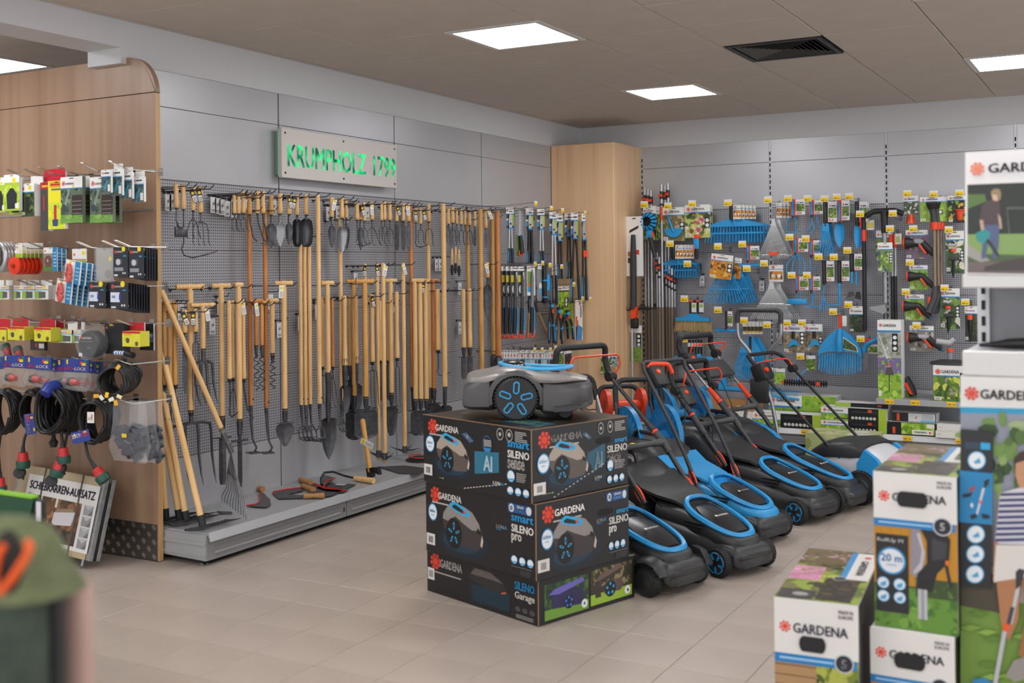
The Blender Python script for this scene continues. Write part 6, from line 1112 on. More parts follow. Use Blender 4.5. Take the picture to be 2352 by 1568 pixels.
for (x, lab) in ((1822, 'blue paving scraper head fixed on its pack'), (1870, 'blue and orange joint brush fixed on its pack')):
    t, m = place(B, x, 795, .262, 'joint_scraper', lab, 'scraper'); part(t, 'black_socket', MB().cyl((0, 0, 18*m), (0, 0, 34*m), .014), M_black, 40); part(t, 'blue_head', MB().prism([(-12*m, -4*m), (-8*m, 6*m), (-2*m, 16*m), (8*m, 14*m), (14*m, 2*m), (2*m, 4*m)], -.02, .004), M_blue, 30)
pack(B, 1852, 816, 1873, 851, .22, 'narrow green card above the spiral roller', pal=GREEN, seed=53, brand=False); pack(B, 1778, 846, 1803, 882, .22, 'green card with white top left of the spiral roller', pal=LAWN, seed=54, brand=False)
pack(B, 1951, 703, 1988, 763, .22, 'green and dark pack with an orange clasp above the pruning saw', pal=['2d3a22', '1d2418', '4a5a30'], seed=55, icons=2, hdr=.3)
t, m = place(B, 1987, 759, .22, 'extension_pole', 'long black pole with an orange top left of the T-handled weeder', 'pole'); H = 262*m; part(t, 'shaft', MB().cyl((0, 0, 0), (0, 0, H), .017, n=10), M('232326', .4), 40); part(t, 'orange_sleeve', MB().cyl((0, 0, H-.2), (0, 0, H-.11), .021, n=10).cbox(-.028, -.016, -.02, .0, H-.1, H+.02, .003), M_orange, 40); part(t, 'grip_ring', MB().cyl((0, 0, H-.1), (0, 0, H-.05), .016, n=8), M_black, 40)
pack(B, 1990, 505, 2008, 528, .2, 'tiny white and yellow card beside the orange pole top', draw=lambda p, w, h: (p.rect(0, 0, w, h, 'e2e1dc'), p.rect(w*.1, h*.2, w*.9, h*.7, 'd9c64a')), brand=False)
# T-handled weeder and poles
t, m = place(B, 2034, 735, .3, 'weed_puller', 'grey weed puller with a black T-shaped grip', 'weed puller'); H = 245*m
part(t, 't_grip', MB().tube(tube_pts([(-42*m, 0, H-6*m), (-24*m, 0, H+6*m), (24*m, 0, H+6*m), (42*m, 0, H-2*m)]), .022, 8).cyl((0, 0, H-45*m), (0, 0, H+5*m), .026, .03), M('1d1d20', .5), 50); part(t, 'grey_tube', MB().cyl((0, 0, 40*m), (0, 0, H-45*m), .019), M('9a9b9e', .35, .6), 40); part(t, 'foot_lever', MB().prism([(-35*m, 30*m), (0, 36*m), (4*m, 20*m), (-4*m, 14*m), (-32*m, 24*m)], -.02, .015), M('98999c', .4, .5), 30); part(t, 'claw', MB().tube([(-3*m, 0, 16*m), (-4*m, 0, -2*m)], .006, 5).tube([(4*m, 0, 16*m), (4*m, 0, 0)], .006, 5), tool_m, 50)
pack(B, 2012, 529, 2050, 600, .2, 'pack with green picture behind the grey weed puller tube', pal=GREEN, seed=56); pack(B, 2016, 557, 2050, 624, .36, 'green pack in front of the grey weed puller tube', pal=['6f8a3a', 'a9bf5a', '3b4a78', '55702c'], seed=57, icons=4)
for i, (px, c_) in enumerate([(2051, '2b2b2d'), (2058, '2b2b2d')]):
    t, m = place(B, px, 734, .2, 'extension_pole', f'{ORD[i]} grey and black pole from the left, right of the weed puller', 'pole'); H = 200*m; part(t, 'lower_tube', MB().cyl((0, 0, 0), (0, 0, 100*m), .014), M(c_, .4), 40); part(t, 'upper_tube', MB().cyl((0, 0, 100*m), (0, 0, H*.83), .0125), sil, 40); part(t, 'orange_top', MB().cbox(-.02, .02, -.02, .02, H*.83, H*.98, .005), M_orange, 30)
pack(B, 2056, 536, 2071, 561, .22, 'small white and green card right of the orange pole tops', draw=lambda p, w, h: (p.rect(0, 0, w, h, 'e2e1dc'), p.rect(w*.1, h*.2, w*.7, h*.75, 'b8c46a')), brand=False)
# watering section
pack(B, 2075, 449, 2109, 493, .24, 'white pack picturing a grey clip, above the orange cone', pal=['4a5a3a', 'd8d6d2', '2f3a2a'], seed=61, hdr=.3)
t, m = place(B, 2092, 514, .24, 'orange_cone', 'orange cone-shaped nozzle hanging under a white pack', 'nozzle'); part(t, 'cone', MB().lathe([(12*m, 0), (11*m, 3*m), (7*m, 18*m), (6*m, 22*m), (0, 22*m)], 14), M('e2502a', .4), 40)
for i in range(4): pack(B, 2113+4*i, 452+.5*i, 2166+4*i, 509, .3-.03*i, f'{ORD[i]} bright green sprayer pack from the front, beside the black shower lance', pal=LAWN, seed=62+i, hdr=.18, icons=0 if i else 1)
pack(B, 2177, 449, 2222, 512, .26, 'dark pack with an orange cup and green grass picture', pal=['191b19', '25301c', '7aa82f', 'c9a22a'], seed=66, hdr=.15)
t, m = place(B, 2196, 492, .285, 'orange_cup', 'orange cup-shaped rain gauge on the dark grass pack', 'cup'); part(t, 'cup', MB().lathe([(5*m, -14*m), (9*m, 8*m), (12*m, 9*m), (12*m, 11*m)], 14, (8*m, 0, 0)), M('e2502a', .4), 40)
for i, px in enumerate((2148, 2156, 2163)):
    t, m = place(B, px, 690, .34-.05*i, 'spray_lance', ['front spray lance with black shower head and orange collar', 'second spray lance behind the front one', 'rearmost spray lance of the three'][i], 'spray lance'); H = 225*m
    part(t, 'tube', MB().cyl((0, 0, 30*m), (0, 0, H-45*m), .012), M('8c7a68', .4, .3), 40); part(t, 'orange_collar', MB().cyl((0, 0, H-62*m), (0, 0, H-45*m), .026, .03), M_orange, 40); part(t, 'neck', MB().tube([(0, 0, H-46*m), (-2*m, -.01, H-25*m), (-4*m, -.02, H-12*m)], [.026, .022, .026], 8), M('3c3c40', .45), 50); part(t, 'shower_head', MB().cyl((-4*m, -.02, H-14*m), (-4*m, -.03, H), .03, .045, 14), M('232325', .5), 40); part(t, 'grip', MB().tube([(0, 0, 34*m), (-2*m, 0, 8*m), (-14*m, -.02, -28*m)], [.02, .026, .024], 8), M('3a3a3e', .45), 50); part(t, 'trigger', MB().cbox(-16*m, -8*m, -.02, .02, -8*m, 8*m, .005), M_orange, 30)
def gun(box, d, label, col, pal, seed, ang=0):
    x0, y0, x1, y1 = box; w, h, q = span(B, *box, d); t = pack(B, x0+(x1-x0)*.12, y0, x0+(x1-x0)*.78, y1, d, label, name='spray_gun', cat='spray gun', pal=pal, seed=seed, hdr=.17, icons=0); m = depth(q)/F; c = M(col, .42)
    hx, hz = -w*.28, h*.55
    part(t, 'nozzle', MB().lathe([(h*.2, -.02), (h*.21, .0), (h*.19, .012), (h*.14, .05), (h*.1, .09)], 16, (0, 0, 0), 'x').T(Matrix.Translation((hx, -.04, hz))), M('222224', .5), 40); part(t, 'orange_ring', MB().lathe([(h*.17, -.024), (h*.215, -.022), (h*.215, -.012)], 16, (hx, -.04, hz), 'x'), M_orange, 40)
    part(t, 'barrel', MB().tube([(hx+.04, -.04, hz), (hx+w*.35, -.04, hz+h*.04), (hx+w*.5, -.04, hz)], [h*.13, h*.12, h*.1], 10), c, 50); part(t, 'grip', MB().tube([(hx+w*.45, -.04, hz+h*.02), (hx+w*.62, -.03, hz-h*.2), (hx+w*.82, -.02, hz-h*.42)], [h*.11, h*.12, h*.1], 10), M('2a2a2d', .5), 50); part(t, 'trigger', MB().prism([(hx+w*.34, hz-h*.06), (hx+w*.42, hz-h*.06), (hx+w*.6, hz-h*.36), (hx+w*.55, hz-h*.38)], -.055, -.03), M_orange, 30); part(t, 'connector', MB().tube([(hx+w*.82, -.02, hz-h*.42), (hx+w*.88, -.02, hz-h*.5)], h*.07, 8), M('3a6a8a', .5), 50)
gun((2071, 528, 2148, 594), .26, 'grey spray gun on a pink flower card, topmost of the four guns', '8f9093', ['7a5a7a', '4a4a4c', 'b08aa8', '5a6a3a'], 71); gun((2081, 609, 2145, 665), .26, 'black and orange spray gun on a bright green card, second from the top', '2d2d30', LAWN, 72); gun((2071, 676, 2137, 735), .26, 'black spray gun with round head, third of the four guns from the top', '2d2d30', LAWN, 73); gun((2079, 748, 2163, 807), .26, 'grey spray gun with twin connector, lowest of the four hung guns', 'a3a4a7', ['8a8478', 'c2beb4', '4a4a48'], 74)
def sprk(box, d, label, seed):
    t = pack(B, *box, d, label, name='sprinkler', cat='sprinkler', pal=['3f5a2a', '6f9a3a', '2a3320', 'd8d4c4', '4f6a3a'], seed=seed, hdr=.2, icons=3); w, h, q = span(B, *box, d)
    part(t, 'spike', MB().tube([(-.01, -.03, h*.32), (-.01, -.03, h*.02), (-.012, -.03, -h*.12)], [.016, .012, .002], 6), M_black, 50); part(t, 'body', MB().cbox(-w*.32, w*.22, -.05, -.012, h*.3, h*.38, .006, 2), M_char, 40); part(t, 'orange_collar', MB().cyl((-.01, -.03, h*.5), (-.01, -.03, h*.57), w*.15), M_orange, 40); part(t, 'nozzle', MB().tube([(-w*.3, -.03, h*.68), (0, -.03, h*.66), (w*.12, -.03, h*.7)], w*.08, 8), M('b9babc', .4), 50)
sprk((2172, 530, 2214, 627), .28, 'spike sprinkler on its pack, upper of the two left of the white shelf', 81); sprk((2159, 662, 2204, 755), .28, 'spike sprinkler on its pack, lower of the two left of the white shelf', 82)
pack(B, 2216, 703, 2246, 784, .24, 'dark pack with an orange-capped spray peg, beside the white shelf upright', pal=['2a2f22', '3d4a2a'], seed=83, hdr=.2)
t, m = place(B, 2228, 748, .27, 'spray_peg', 'black pointed peg with orange cap on the dark pack', 'peg'); part(t, 'peg', MB().lathe([(.001, -40*m), (4*m, -8*m), (5*m, 0), (5*m, 14*m)], 10), M_black, 40); part(t, 'orange_cap', MB().cyl((0, 0, 14*m), (0, 0, 25*m), 6*m, n=12), M_orange, 40)
# upper shelf on the right, with boxes
zsh = .432; sh = thing('wall_shelf', 'short pale steel wall shelf under the tall sprinkler box', 'shelf', (-.9, YB, zsh)); xl_ = hit(2012, 914, 1, 9.13).x; part(sh, 'deck', MB().cbox(xl_+.9, .98, -.5, -.001, -.022, 0, .002), grey, 0); part(sh, 'front_lip', MB().cbox(xl_+.9, .98, -.512, -.496, -.042, .004, .002), glip, 0); part(sh, 'bracket', MB().prism([(-.48, -.03), (-.001, -.03), (-.001, -.12)], xl_+.91, xl_+.915, 'x'), grey2, 0)
def lip_tag(px, py, y, lab, parent):
    q = hit(px, py, 1, y); m = depth(q)/F; inv = V(parent.location); c = q-inv; o = part(parent, 'price_label', MB().box(c.x-10*m, c.x+10*m, c.y-.003, c.y-.001, c.z-5.5*m, c.z+5.5*m), M('efc11c', .5), 0); P().rect(-8*m, -2*m, 0, 0, '6a5c20').rect(3*m, -2*m, 8*m, 0, '8a7a28').build(o, wf(c.x, c.y-.0033, c.z))
for px, py in ((2043, 922), (2102, 924.5), (2185, 928)): lip_tag(px, py, 9.118, '', sh)
bs = [o for o in bpy.data.objects if o.name.startswith('base_shelf')][-1]
for px, py in ((1850, 992), (1959, 998.5), (2084, 1006.5), (2205, 1013)): lip_tag(px, py, 9.118, '', bs)
def gbox(x0, y0, x1, y1, yf, dep, z0, label, pal, seed, draw=None, name='product_box', card='e6e5e3', brand=True, hdr=.2, icons=3, flip=False, logo_w=.52, n=22):
    """box standing on a shelf: its front given by pixels on the plane y = yf; sits at height z0"""
    a, b = hit(x0, y1, 1, yf), hit(x1, y0, 1, yf); w = b.x-a.x; h = hit((x0+x1)/2, y0, 1, yf).z-z0; t = thing(name, label, 'box', ((a.x+b.x)/2, yf, z0)); part(t, 'carton', MB().cbox(-w/2, w/2, 0, dep, 0, h, .003), M(card, .5), 0); Fm = wf(-w/2, -.0004, 0); p = P()
    if draw: draw(p, w, h)
    else: gprint(p, w, h, pal, seed, hdr=hdr, icons=icons, n=n)
    p.build(t, Fm)
    if brand: text(t, 'GARDENA', Fm, w*.24, h*(1-hdr*.78), w*(.24+logo_w), h*(1-hdr*.78)+min(h*hdr*.4, w*.1), M_ink, .02, lift=.002)
    return t, w, h
t, w, h = gbox(2017, 735, 2069, 915, 9.17, .14, zsh, 'tall lawn sprinkler box standing on the wall shelf', LAWN, 91, draw=lambda p, w, h: (p.rect(0, 0, w, h, '9a9c94'), p.photo(0, h*.5, w, h*.85, ['a5a79c', '8d9488', 'c6c6c8', '77806c'], 20, 91, .3), p.photo(0, h*.3, w, h*.52, ['7a6a9a', '8fae4a', '5c7a38', 'b5a8c8'], 24, 92, .2), p.photo(0, 0, w, h*.32, LAWN, 24, 93, .3), p.rect(0, h*.87, w, h, 'e8e7e5'), p.rect(0, h*.845, w, h*.87, '2e86c4'), p.logo(w*.14, h*.935, w*.075), p.rect(w*.62, h*.6, w*.86, h*.83, '1b1c20'), [p.disc(w*.74, h*(.64+.07*k), w*.085, 'e8e8e8', 10) for k in range(3)], p.poly([(w*.47, h*.08), (w*.5, h*.08), (w*.52, h*.4), (w*.46, h*.4)], '3a3a3c'), p.poly([(w*.3, h*.3), (w*.7, h*.3), (w*.6, h*.4), (w*.4, h*.4)], '55504c'), p.rect(w*.4, h*.42, w*.58, h*.44, 'e0502a'), p.poly([(w*.05, h*.82), (w*.1, h*.8), (w*.45, h*.52), (w*.4, h*.5)], 'd2d6da'), p.rect(w*.03, h*.03, w*.16, h*.1, 'e2e0de')), brand=False); text(t, 'GARDENA', wf(-w/2, -.0004, 0), w*.24, h*.915, w*.8, h*.95, M_ink, .02)
gbox(2144, 840, 2222, 917, 9.15, .2, zsh, 'green square sprinkler box standing at the right of the wall shelf', ['5d7a2e', '7f9a35', 'c8cf5a', '3c5a24', '9a9488'], 94, hdr=.27)
t, m = place(B, 2088, 903, .3, 'spray_gun', 'black and orange spray gun standing on the wall shelf between the boxes', 'spray gun'); t.location.z = zsh; part(t, 'grip', MB().tube([(10*m, 0, 4*m), (4*m, 0, 22*m), (-8*m, 0, 44*m)], [.03, .034, .032], 10), M('232326', .5), 50); part(t, 'trigger', MB().prism([(-10*m, 34*m), (-2*m, 34*m), (10*m, 8*m), (4*m, 8*m)], -.045, .0), M_orange, 30); part(t, 'green_card', MB().cbox(-16*m, 16*m, .01, .015, 0, 14*m, .001), M('8aa83a', .5), 0)
t, m = place(B, 2184, 842, .36, 'sprinkler', 'grey and orange sprinkler standing on top of the green square box', 'sprinkler'); t.location.z = hit(2184, 840, 1, 9.15).z; t.location.y = 9.25; part(t, 'base', MB().lathe([(.1, 0), (.1, .02), (.05, .04), (0, .045)], 18, (0, 0, 0), 'z', 1.5, .8), M('3a3a3d', .5), 40); part(t, 'post', MB().cyl((0, 0, .04), (0, 0, .13), .02), M('8a8b8e', .4), 40); part(t, 'orange_collar', MB().cyl((0, 0, .10), (0, 0, .125), .026), M_orange, 40); part(t, 'arm', MB().tube([(-.1, 0, .18), (0, 0, .17), (.03, 0, .2)], [.022, .024, .018], 8), M('b4b5b8', .4), 50)
def sprbox(p, w, h, L=.42):
    p.rect(0, 0, w, h, '18191c'); p.photo(0, 0, w*L, h*.6, LAWN, 16, 97, .3).rect(0, h*.55, w*L, h*.98, 'e8e7e5').rect(0, h*.5, w*L, h*.55, '2e86c4').logo(w*L*.14, h*.77, h*.13).rect(w*(L+.05), h*.62, w*.86, h*.8, '303136').rect(w*.72, h*.7, w*.78, h*.92, 'e2502a').rect(w*.88, h*.0, w, h, 'a6c23c').rect(w*.2, h*.12, w*L, h*.22, '4a4a4e')
    for k in range(7): p.disc(w*(L+.07+.055*k), h*.25, h*.12, ['d8c8b8', 'b8ccd8'][k % 2], 10)
lbw = .26
for (x0, y0, x1, y1, yf, z0, lab) in [(1728, 950, 1885, 983, 9.14, .157, 'low green and black sprinkler box on the base shelf, leftmost of the row'), (1886, 967, 2036, 996, 9.14, .157, 'green and black sprinkler box at the bottom of the pair on the base shelf'), (1886, 937, 2036, 967, 9.14, None, 'green and black sprinkler box stacked on another on the base shelf')]:
    z0 = z0 if z0 else hit(1960, 967, 1, 9.14).z+.001; t, w, h = gbox(x0, y0, x1, y1, yf, .18, z0, lab, LAWN, 97, draw=sprbox, brand=False); text(t, 'GARDENA', wf(-w/2, -.0004, 0), w*.1, h*.7, w*.35, h*.84, M_ink, .02)
zt2 = hit(1960, 937, 1, 9.14).z+.002
gbox(1918, 926, 2040, 938, 9.2, .16, zt2, 'flat green box lying on top of the stacked sprinkler boxes', LAWN, 98, draw=lambda p, w, h: (p.rect(0, 0, w, h, '1c1d20'), p.rect(0, 0, w*.3, h, '9ab84a'), p.rect(w*.8, h*.3, w*.88, h*.7, 'e2502a')), brand=False)
t, w, h = gbox(1766, 908, 1920, 948, 9.36, .2, .157, 'long bright green lawn sprinkler box behind the others on the base shelf', LAWN, 99, brand=False, draw=lambda p, w, h: (p.photo(0, 0, w, h, LAWN, 40, 99, .12), p.rect(0, h*.62, w*.5, h*.98, 'e8e7e5'), p.rect(0, h*.55, w*.5, h*.62, '2e86c4'), p.logo(w*.07, h*.8, w*.03), p.disc(w*.45, h*.58, w*.022, '20223a'), p.rect(w*.12, h*.35, w*.8, h*.46, '3a3a3e'))); text(t, 'GARDENA', wf(-w/2, -.0004, 0), w*.12, h*.75, w*.4, h*.87, M_ink, .02)
t, w, h = gbox(2039, 970, 2152, 999, 9.14, .2, .157, 'black sprinkler pack with upside-down lettering on the right base shelf', LAWN, 100, brand=False, draw=lambda p, w, h: (p.rect(0, 0, w, h, '1c1d20'), p.photo(w*.28, h*.08, w*.95, h*.95, LAWN, 20, 100, .3), p.rect(w*.5, h*.1, w*.92, h*.45, 'e8e7e5'), p.logo(w*.86, h*.27, h*.1), p.rect(w*.8, h*.62, w*.95, h*.92, 'e8e0e0'), p.rect(w*.1, h*.1, w*.16, h*.6, 'e2502a'))); text(t, 'GARDENA', wf(-w/2, -.0004, 0) @ Matrix.Translation((w*.8, h*.35, 0)) @ Matrix.Rotation(pi, 4, 'Z'), 0, 0, w*.26, h*.14, M_ink, .02)
zt3 = hit(2095, 970, 1, 9.14).z+.001; gbox(2048, 948, 2150, 970, 9.16, .18, zt3, 'grey and white sprinkler pack lying on the black upside-down one', LAWN, 101, brand=False, draw=lambda p, w, h: (p.rect(0, 0, w, h, '242528'), p.rect(w*.38, h*.05, w*.98, h*.95, 'c9cbce'), p.rect(w*.66, h*.05, w*.98, h*.3, '7fb4d4'), p.rect(w*.12, h*.1, w*.18, h*.9, 'e2502a'), p.bars(w*.68, h*.4, w*.94, h*.9, 4, '9a9c9e'), p.poly([(w*.55, h*.35), (w*.58, h*.65), (w*.56, h*.68), (w*.53, h*.4)], 'c03a2a')))
for i in range(2): gbox(2152-3*i, 975+15*i, 2208, 991+15*i, 9.12+.0*i, .2, .157 if i else hit(2180, 990, 1, 9.12).z+.001, ['white flat carton lying on another at the right end of the base shelf', 'white flat carton directly on the base shelf at its right end'][i], LAWN, 1, brand=False, draw=lambda p, w, h: (p.rect(0, 0, w, h, 'dedbd8'), p.rect(w*.05, h*.4, w*.2, h*.6, 'c9c5c2')))
t, w, h = gbox(1590, 942, 1727, 976, 9.14, .34, .157, 'open white carton with kraft inside on the base shelf', LAWN, 1, brand=False, draw=lambda p, w, h: (p.rect(0, 0, w, h, 'dfdcd9'), p.logo(w*.36, h*.55, h*.14, 'd8703a'))); text(t, 'GARDENA', wf(-w/2, -.0004, 0), w*.42, h*.46, w*.68, h*.64, M_ink, .02)
part(t, 'kraft_flap', MB().box(-w/2, w/2, .32, .335, h, h+.06).box(-w/2, w/2, .02, .32, h+.0002, h+.002), M('a87f52', .7), 0)
g0 = hit(1790, 1046, 2, 0); t = thing('floor_carton', 'pale green carton on the floor in front of the base shelf', 'box', (-1.99, 8.80, 0)); part(t, 'carton', MB().cbox(-.26, .26, -.16, .16, 0, .2, .003), M('a9b27a', .5), 0); p = P(); p.photo(0, 0, .52, .32, ['b9c08a', '9aa86a', 'd8c8a8', '8a9a5a'], 20, 7, .2).rect(.3, .05, .48, .12, 'e2e0dc').disc(.38, .22, .06, 'dfe3d8'); p.build(t, frame((-.26, -.16, .2004), (1, 0, 0), (0, 1, 0))); P().photo(0, 0, .52, .2, ['a9b27a', 'b9c08a', '8a9a5a'], 12, 8, .2).build(t, wf(-.26, -.1604, 0))
# yellow-labelled hooks
TAGB = [(1480, 471), (1534, 474), (1590, 469), (1672, 467), (1764, 460), (1539, 561), (1649, 567), (1705, 562), (1755, 606), (1715, 618), (1579, 607), (1572, 687), (1649, 713), (1709, 737), (1762, 747), (1571, 780)]+[(1800+a/3.564, 400+b/3.564) for a, b in [(35, 203), (197, 203), (335, 205), (435, 190), (537, 187), (625, 330), (893, 325), (1013, 162), (1228, 167), (1440, 157), (870, 450), (1060, 450), (1352, 458), (48, 520), (180, 532), (522, 628), (285, 680), (410, 682), (1033, 727), (65, 832), (190, 832), (1000, 967), (1317, 935), (1487, 1050), (530, 1072), (405, 1130), (28, 1222), (150, 1220), (1088, 1242), (630, 1352), (137, 1495)]]+[(1767, 853)]
def hang_labels(wall, L, d):
    used = {}
    for px, py in L:
        c = sorted([h_ for h_ in HUNG if h_[3] == wall], key=lambda q: (q[0]-px)**2+(q[1]-py-12)**2)
        lab = next(q[2] for q in c if q[2] not in used); used[lab] = 1; ws = lab.split(); lab = ' '.join(ws[:10])
        while lab.split()[-1] in ('the', 'of', 'a', 'on', 'and', 'with', 'behind', 'above', 'from', 'its', 'in', 'under', 'right', 'left', 'beside', 'below', 'by', 'three', 'two', 'an', 'showing', 'picturing', 'another'): lab = ' '.join(lab.split()[:-1])
        tagged_hook(wall, px, py, 'yellow-labelled hook holding '+lab.rstrip(','), d)
hang_labels('B', TAGB, .34)
for i, (px, py) in enumerate([(1615, 629), (1752, 640), (1792, 760)]):
    q = spot('B', px, py, 0); hook(q, .08, f'{ORD[i]} small grey hook card from the left between the blue rakes', 0, card=True)
# wire pole rack
t, m = place('B', 1490, 705, .0, 'pole_rack', 'dark wire rack holding the telescopic poles', 'rack')
for k in range(7): part(t, 'wire', MB().tube([((-30+12*k)*m, 0, 8*m), ((-36+12*k)*m, -.2, 0), ((-40+12*k)*m, -.36, -4*m), ((-40+12*k)*m, -.37, 4*m)], .004, 5), M_dkwire, 50)
part(t, 'front_bar', MB().tube([(-45*m, -.3, -1*m), (45*m, -.3, -1*m)], .005, 6), M_dkwire, 50); part(t, 'rear_bar', MB().tube([(-45*m, -.03, 6*m), (45*m, -.03, 6*m)], .005, 6), M_dkwire, 50)
# ================================================================ cutting tools at the far end of the left wall
A = 'A'
def lopper(px, yt, yb, d, label, silver=True, opened=10, cardw=17, blade_h=46, grip=.42, wpx=5, orange=False, card=True):
    t, m = place(A, px, yt, d, 'lopper', label, 'lopper', 'loppers at the end of the left wall', rz=-.55); H = (yb-yt)*m; fs = 1/.86; bw = cardw*m*fs; bh = blade_h*m
    if card:
        o = part(t, 'card', MB().cbox(-bw/2, bw/2, .006, .01, -bh, 0, .001), M('e4e3e1', .5), 0); p = P(); p.rect(0, 0, bw, bh, '1d1d20').rect(0, bh*.72, bw, bh, 'e6e5e3').rect(0, bh*.67, bw, bh*.72, '2e86c4').logo(bw*.18, bh*.82, bw*.1).rect(bw*.35, bh*.79, bw*.85, bh*.85, '23253a').rect(bw*.62, bh*.1, bw, bh*.66, '9ab82e').disc(bw*.8, bh*.25, bw*.13, 'e0902a', 8).rect(bw*.02, bh*.36, bw*.25, bh*.46, 'd8d6d2').rect(bw*.02, bh*.12, bw*.25, bh*.33, '2e86c4'); p.build(o, wf(-bw/2, .0055, -bh))
    part(t, 'blade', MB().prism([(-4*m, -bh), (3*m, -bh), (5*m, -bh*.75), (4*m, -bh*.5), (1*m, -bh*.3), (-3*m, -bh*.34), (-5*m, -bh*.6)], -.004, .002), M('9c9a94', .35, .7), 0); part(t, 'pivot', MB().cyl((0, -.008, -bh*.8), (0, .004, -bh*.8), 2.2*m, n=10), tool_d, 40); part(t, 'blue_stop', MB().cbox(-6*m, 6*m, -.014, .01, -bh-3*m, -bh+1*m, .003), M_blue, 30)
    for s in (-1, 1):
        a, b = V((s*3*m, 0, -bh)), V((s*opened*m*.5, 0, -H)); g = b.lerp(a, grip)
        part(t, 'handle_tube', MB().tube([a, a.lerp(g, .25), g], [wpx*m*.62, wpx*m*.5, wpx*m*.5], 8), sil if silver else M_black, 50); gp = part(t, 'grip', MB().tube([g, g.lerp(b, .15), g.lerp(b, .6), b], [wpx*m*.55, wpx*m*.7, wpx*m*.62, wpx*m*.7], 8), M_black, 50); part(gp, 'blue_inlay', MB().tube([g.lerp(b, .1)+V((s*wpx*m*.4, -.004, 0)), g.lerp(b, .5)+V((s*wpx*m*.5, -.004, 0)), g.lerp(b, .95)+V((s*wpx*m*.4, -.004, 0))], wpx*m*.3, 6), M_blue, 50)
        if orange: part(gp, 'orange_lock', MB().cbox(b.x*.6-.01, b.x*.6+.012, -.025, -.01, -H*.5, -H*.42, .003), M_orange, 30)
    return t
lopper(1172, 477, 604, .2, 'lopper with silver tubes and black-blue grips, leftmost on its hook row'); lopper(1217, 479, 606, .2, 'short black ratchet lopper right of the clear saw pouch', silver=False, wpx=7); lopper(1243, 480, 612, .24, 'lopper with silver tubes and blue inlays, third from the left')
lopper(1271, 487, 700, .26, 'long silver lopper hanging lower than its neighbours', blade_h=50, opened=14); lopper(1285, 491, 640, .22, 'black-handled lopper with a curved grey hook blade', silver=False, blade_h=60); lopper(1320, 488, 695, .3, 'long black lopper in front of the wooden column', silver=False, blade_h=58, opened=22); lopper(1306, 490, 640, .24, 'narrow black lopper partly hidden behind the long black one', silver=False, blade_h=50); lopper(1341, 491, 690, .36, 'black lopper with orange locks, rightmost by the wooden column', silver=False, blade_h=58, orange=True, cardw=9)
# saw in clear pouch
t, m = place(A, 1192, 479, .26, 'saw_pouch', 'pruning saw in a clear plastic pouch with an orange guard', 'saw', rz=-.5); part(t, 'film', MB().cbox(-9*m, 9*m, -.012, .012, -64*m, 0, .003), FILM, 0); part(t, 'insert_card', MB().cbox(-8*m, 8*m, -.002, .002, -108*m, -60*m, .001), M('5a7a2a', .5), 0); part(t, 'saw_blade', MB().prism([(-3*m, -62*m), (4*m, -62*m), (3*m, -6*m), (0, -4*m)], -.004, -.001), tool_g, 0); part(t, 'grip', MB().tube([(1*m, -.012, -62*m), (3*m, -.014, -82*m), (4*m, -.012, -102*m)], [4.5*m, 5.5*m, 6*m], 8), M_black, 50); part(t, 'orange_guard', MB().tube(tube_pts([(-2*m, -.014, -96*m), (-4*m, -.014, -107*m), (8*m, -.014, -107*m), (9*m, -.014, -92*m)]), 1.6*m, 6), M_orange, 50); part(t, 'blue_edge', MB().cbox(5*m, 8*m, -.02, .0, -76*m, -60*m, .002), M_blue, 30)
# folding / sheathed saws in a row
def dsaw(px, yt, yb, d, label, big=False):
    t, m = place(A, px, yt, d, 'pruning_saw', label, 'saw', 'pruning saws hanging in a row', rz=-.5); H = (yb-yt)*m; w = (9 if not big else 11)*m
    o = part(t, 'card', MB().cbox(-w, w, .004, .008, -H*.42, 0, .001), M('dddcd9', .5), 0); p = P(); p.rect(0, 0, 2*w, H*.42, '2a2822').rect(0, H*.36, 2*w, H*.42, 'e6e5e3').rect(.1*w, H*.2, 1.2*w, H*.3, 'c9b42a').disc(w*.9, H*.1, w*.55, 'cfd3d2', 12, H*.06).rect(w*1.2, 0, 2*w, H*.34, 'd8d8d6') if not big else p.rect(0, 0, 2*w, H*.42, 'd8d8d4').rect(.1*w, H*.06, w, H*.34, '6f8a3a').rect(.1*w, H*.05, 1.0*w, H*.12, '2e86c4').rect(.2*w, H*.14, .9*w, H*.17, 'e0472a').logo(.4*w, H*.385, w*.2); p.build(o, wf(-w, .0035, -H*.42))
    part(t, 'sheath', MB().prism([(-2*m, -H*.58), (5*m, -H*.58), (6*m, -H*.2), (3*m, -H*.06), (0, -H*.1)], -.008, .003), M('36383a' if not big else '70767c', .4), 30)
    part(t, 'grip', MB().tube([(1*m, 0, -H*.58), (0, 0, -H*.75), (-2*m, 0, -H*.95)], [4*m, 4.6*m, 4.2*m], 8), M_black, 50); part(t, 'blue_bow', MB().tube(tube_pts([(4*m, 0, -H*.55), (8*m, 0, -H*.62), (7*m, 0, -H*.85), (6*m, 0, -H*.96)]), 1.6*m, 6), M_blue, 50); part(t, 'orange_guard', MB().tube(tube_pts([(-5*m, 0, -H*.94), (-6*m, 0, -H), (7*m, 0, -H), (8*m, 0, -H*.9)]), 2*m, 6), M_orange, 50)
for i, px in enumerate((1150, 1160, 1170, 1181, 1197)): dsaw(px, 612, 775, .12+.035*i, f'{ORD[i]} sheathed pruning saw from the left in the row with orange guards')
dsaw(1220, 610, 773, .32, 'pruning saw on a large white card at the right end of its row', True)
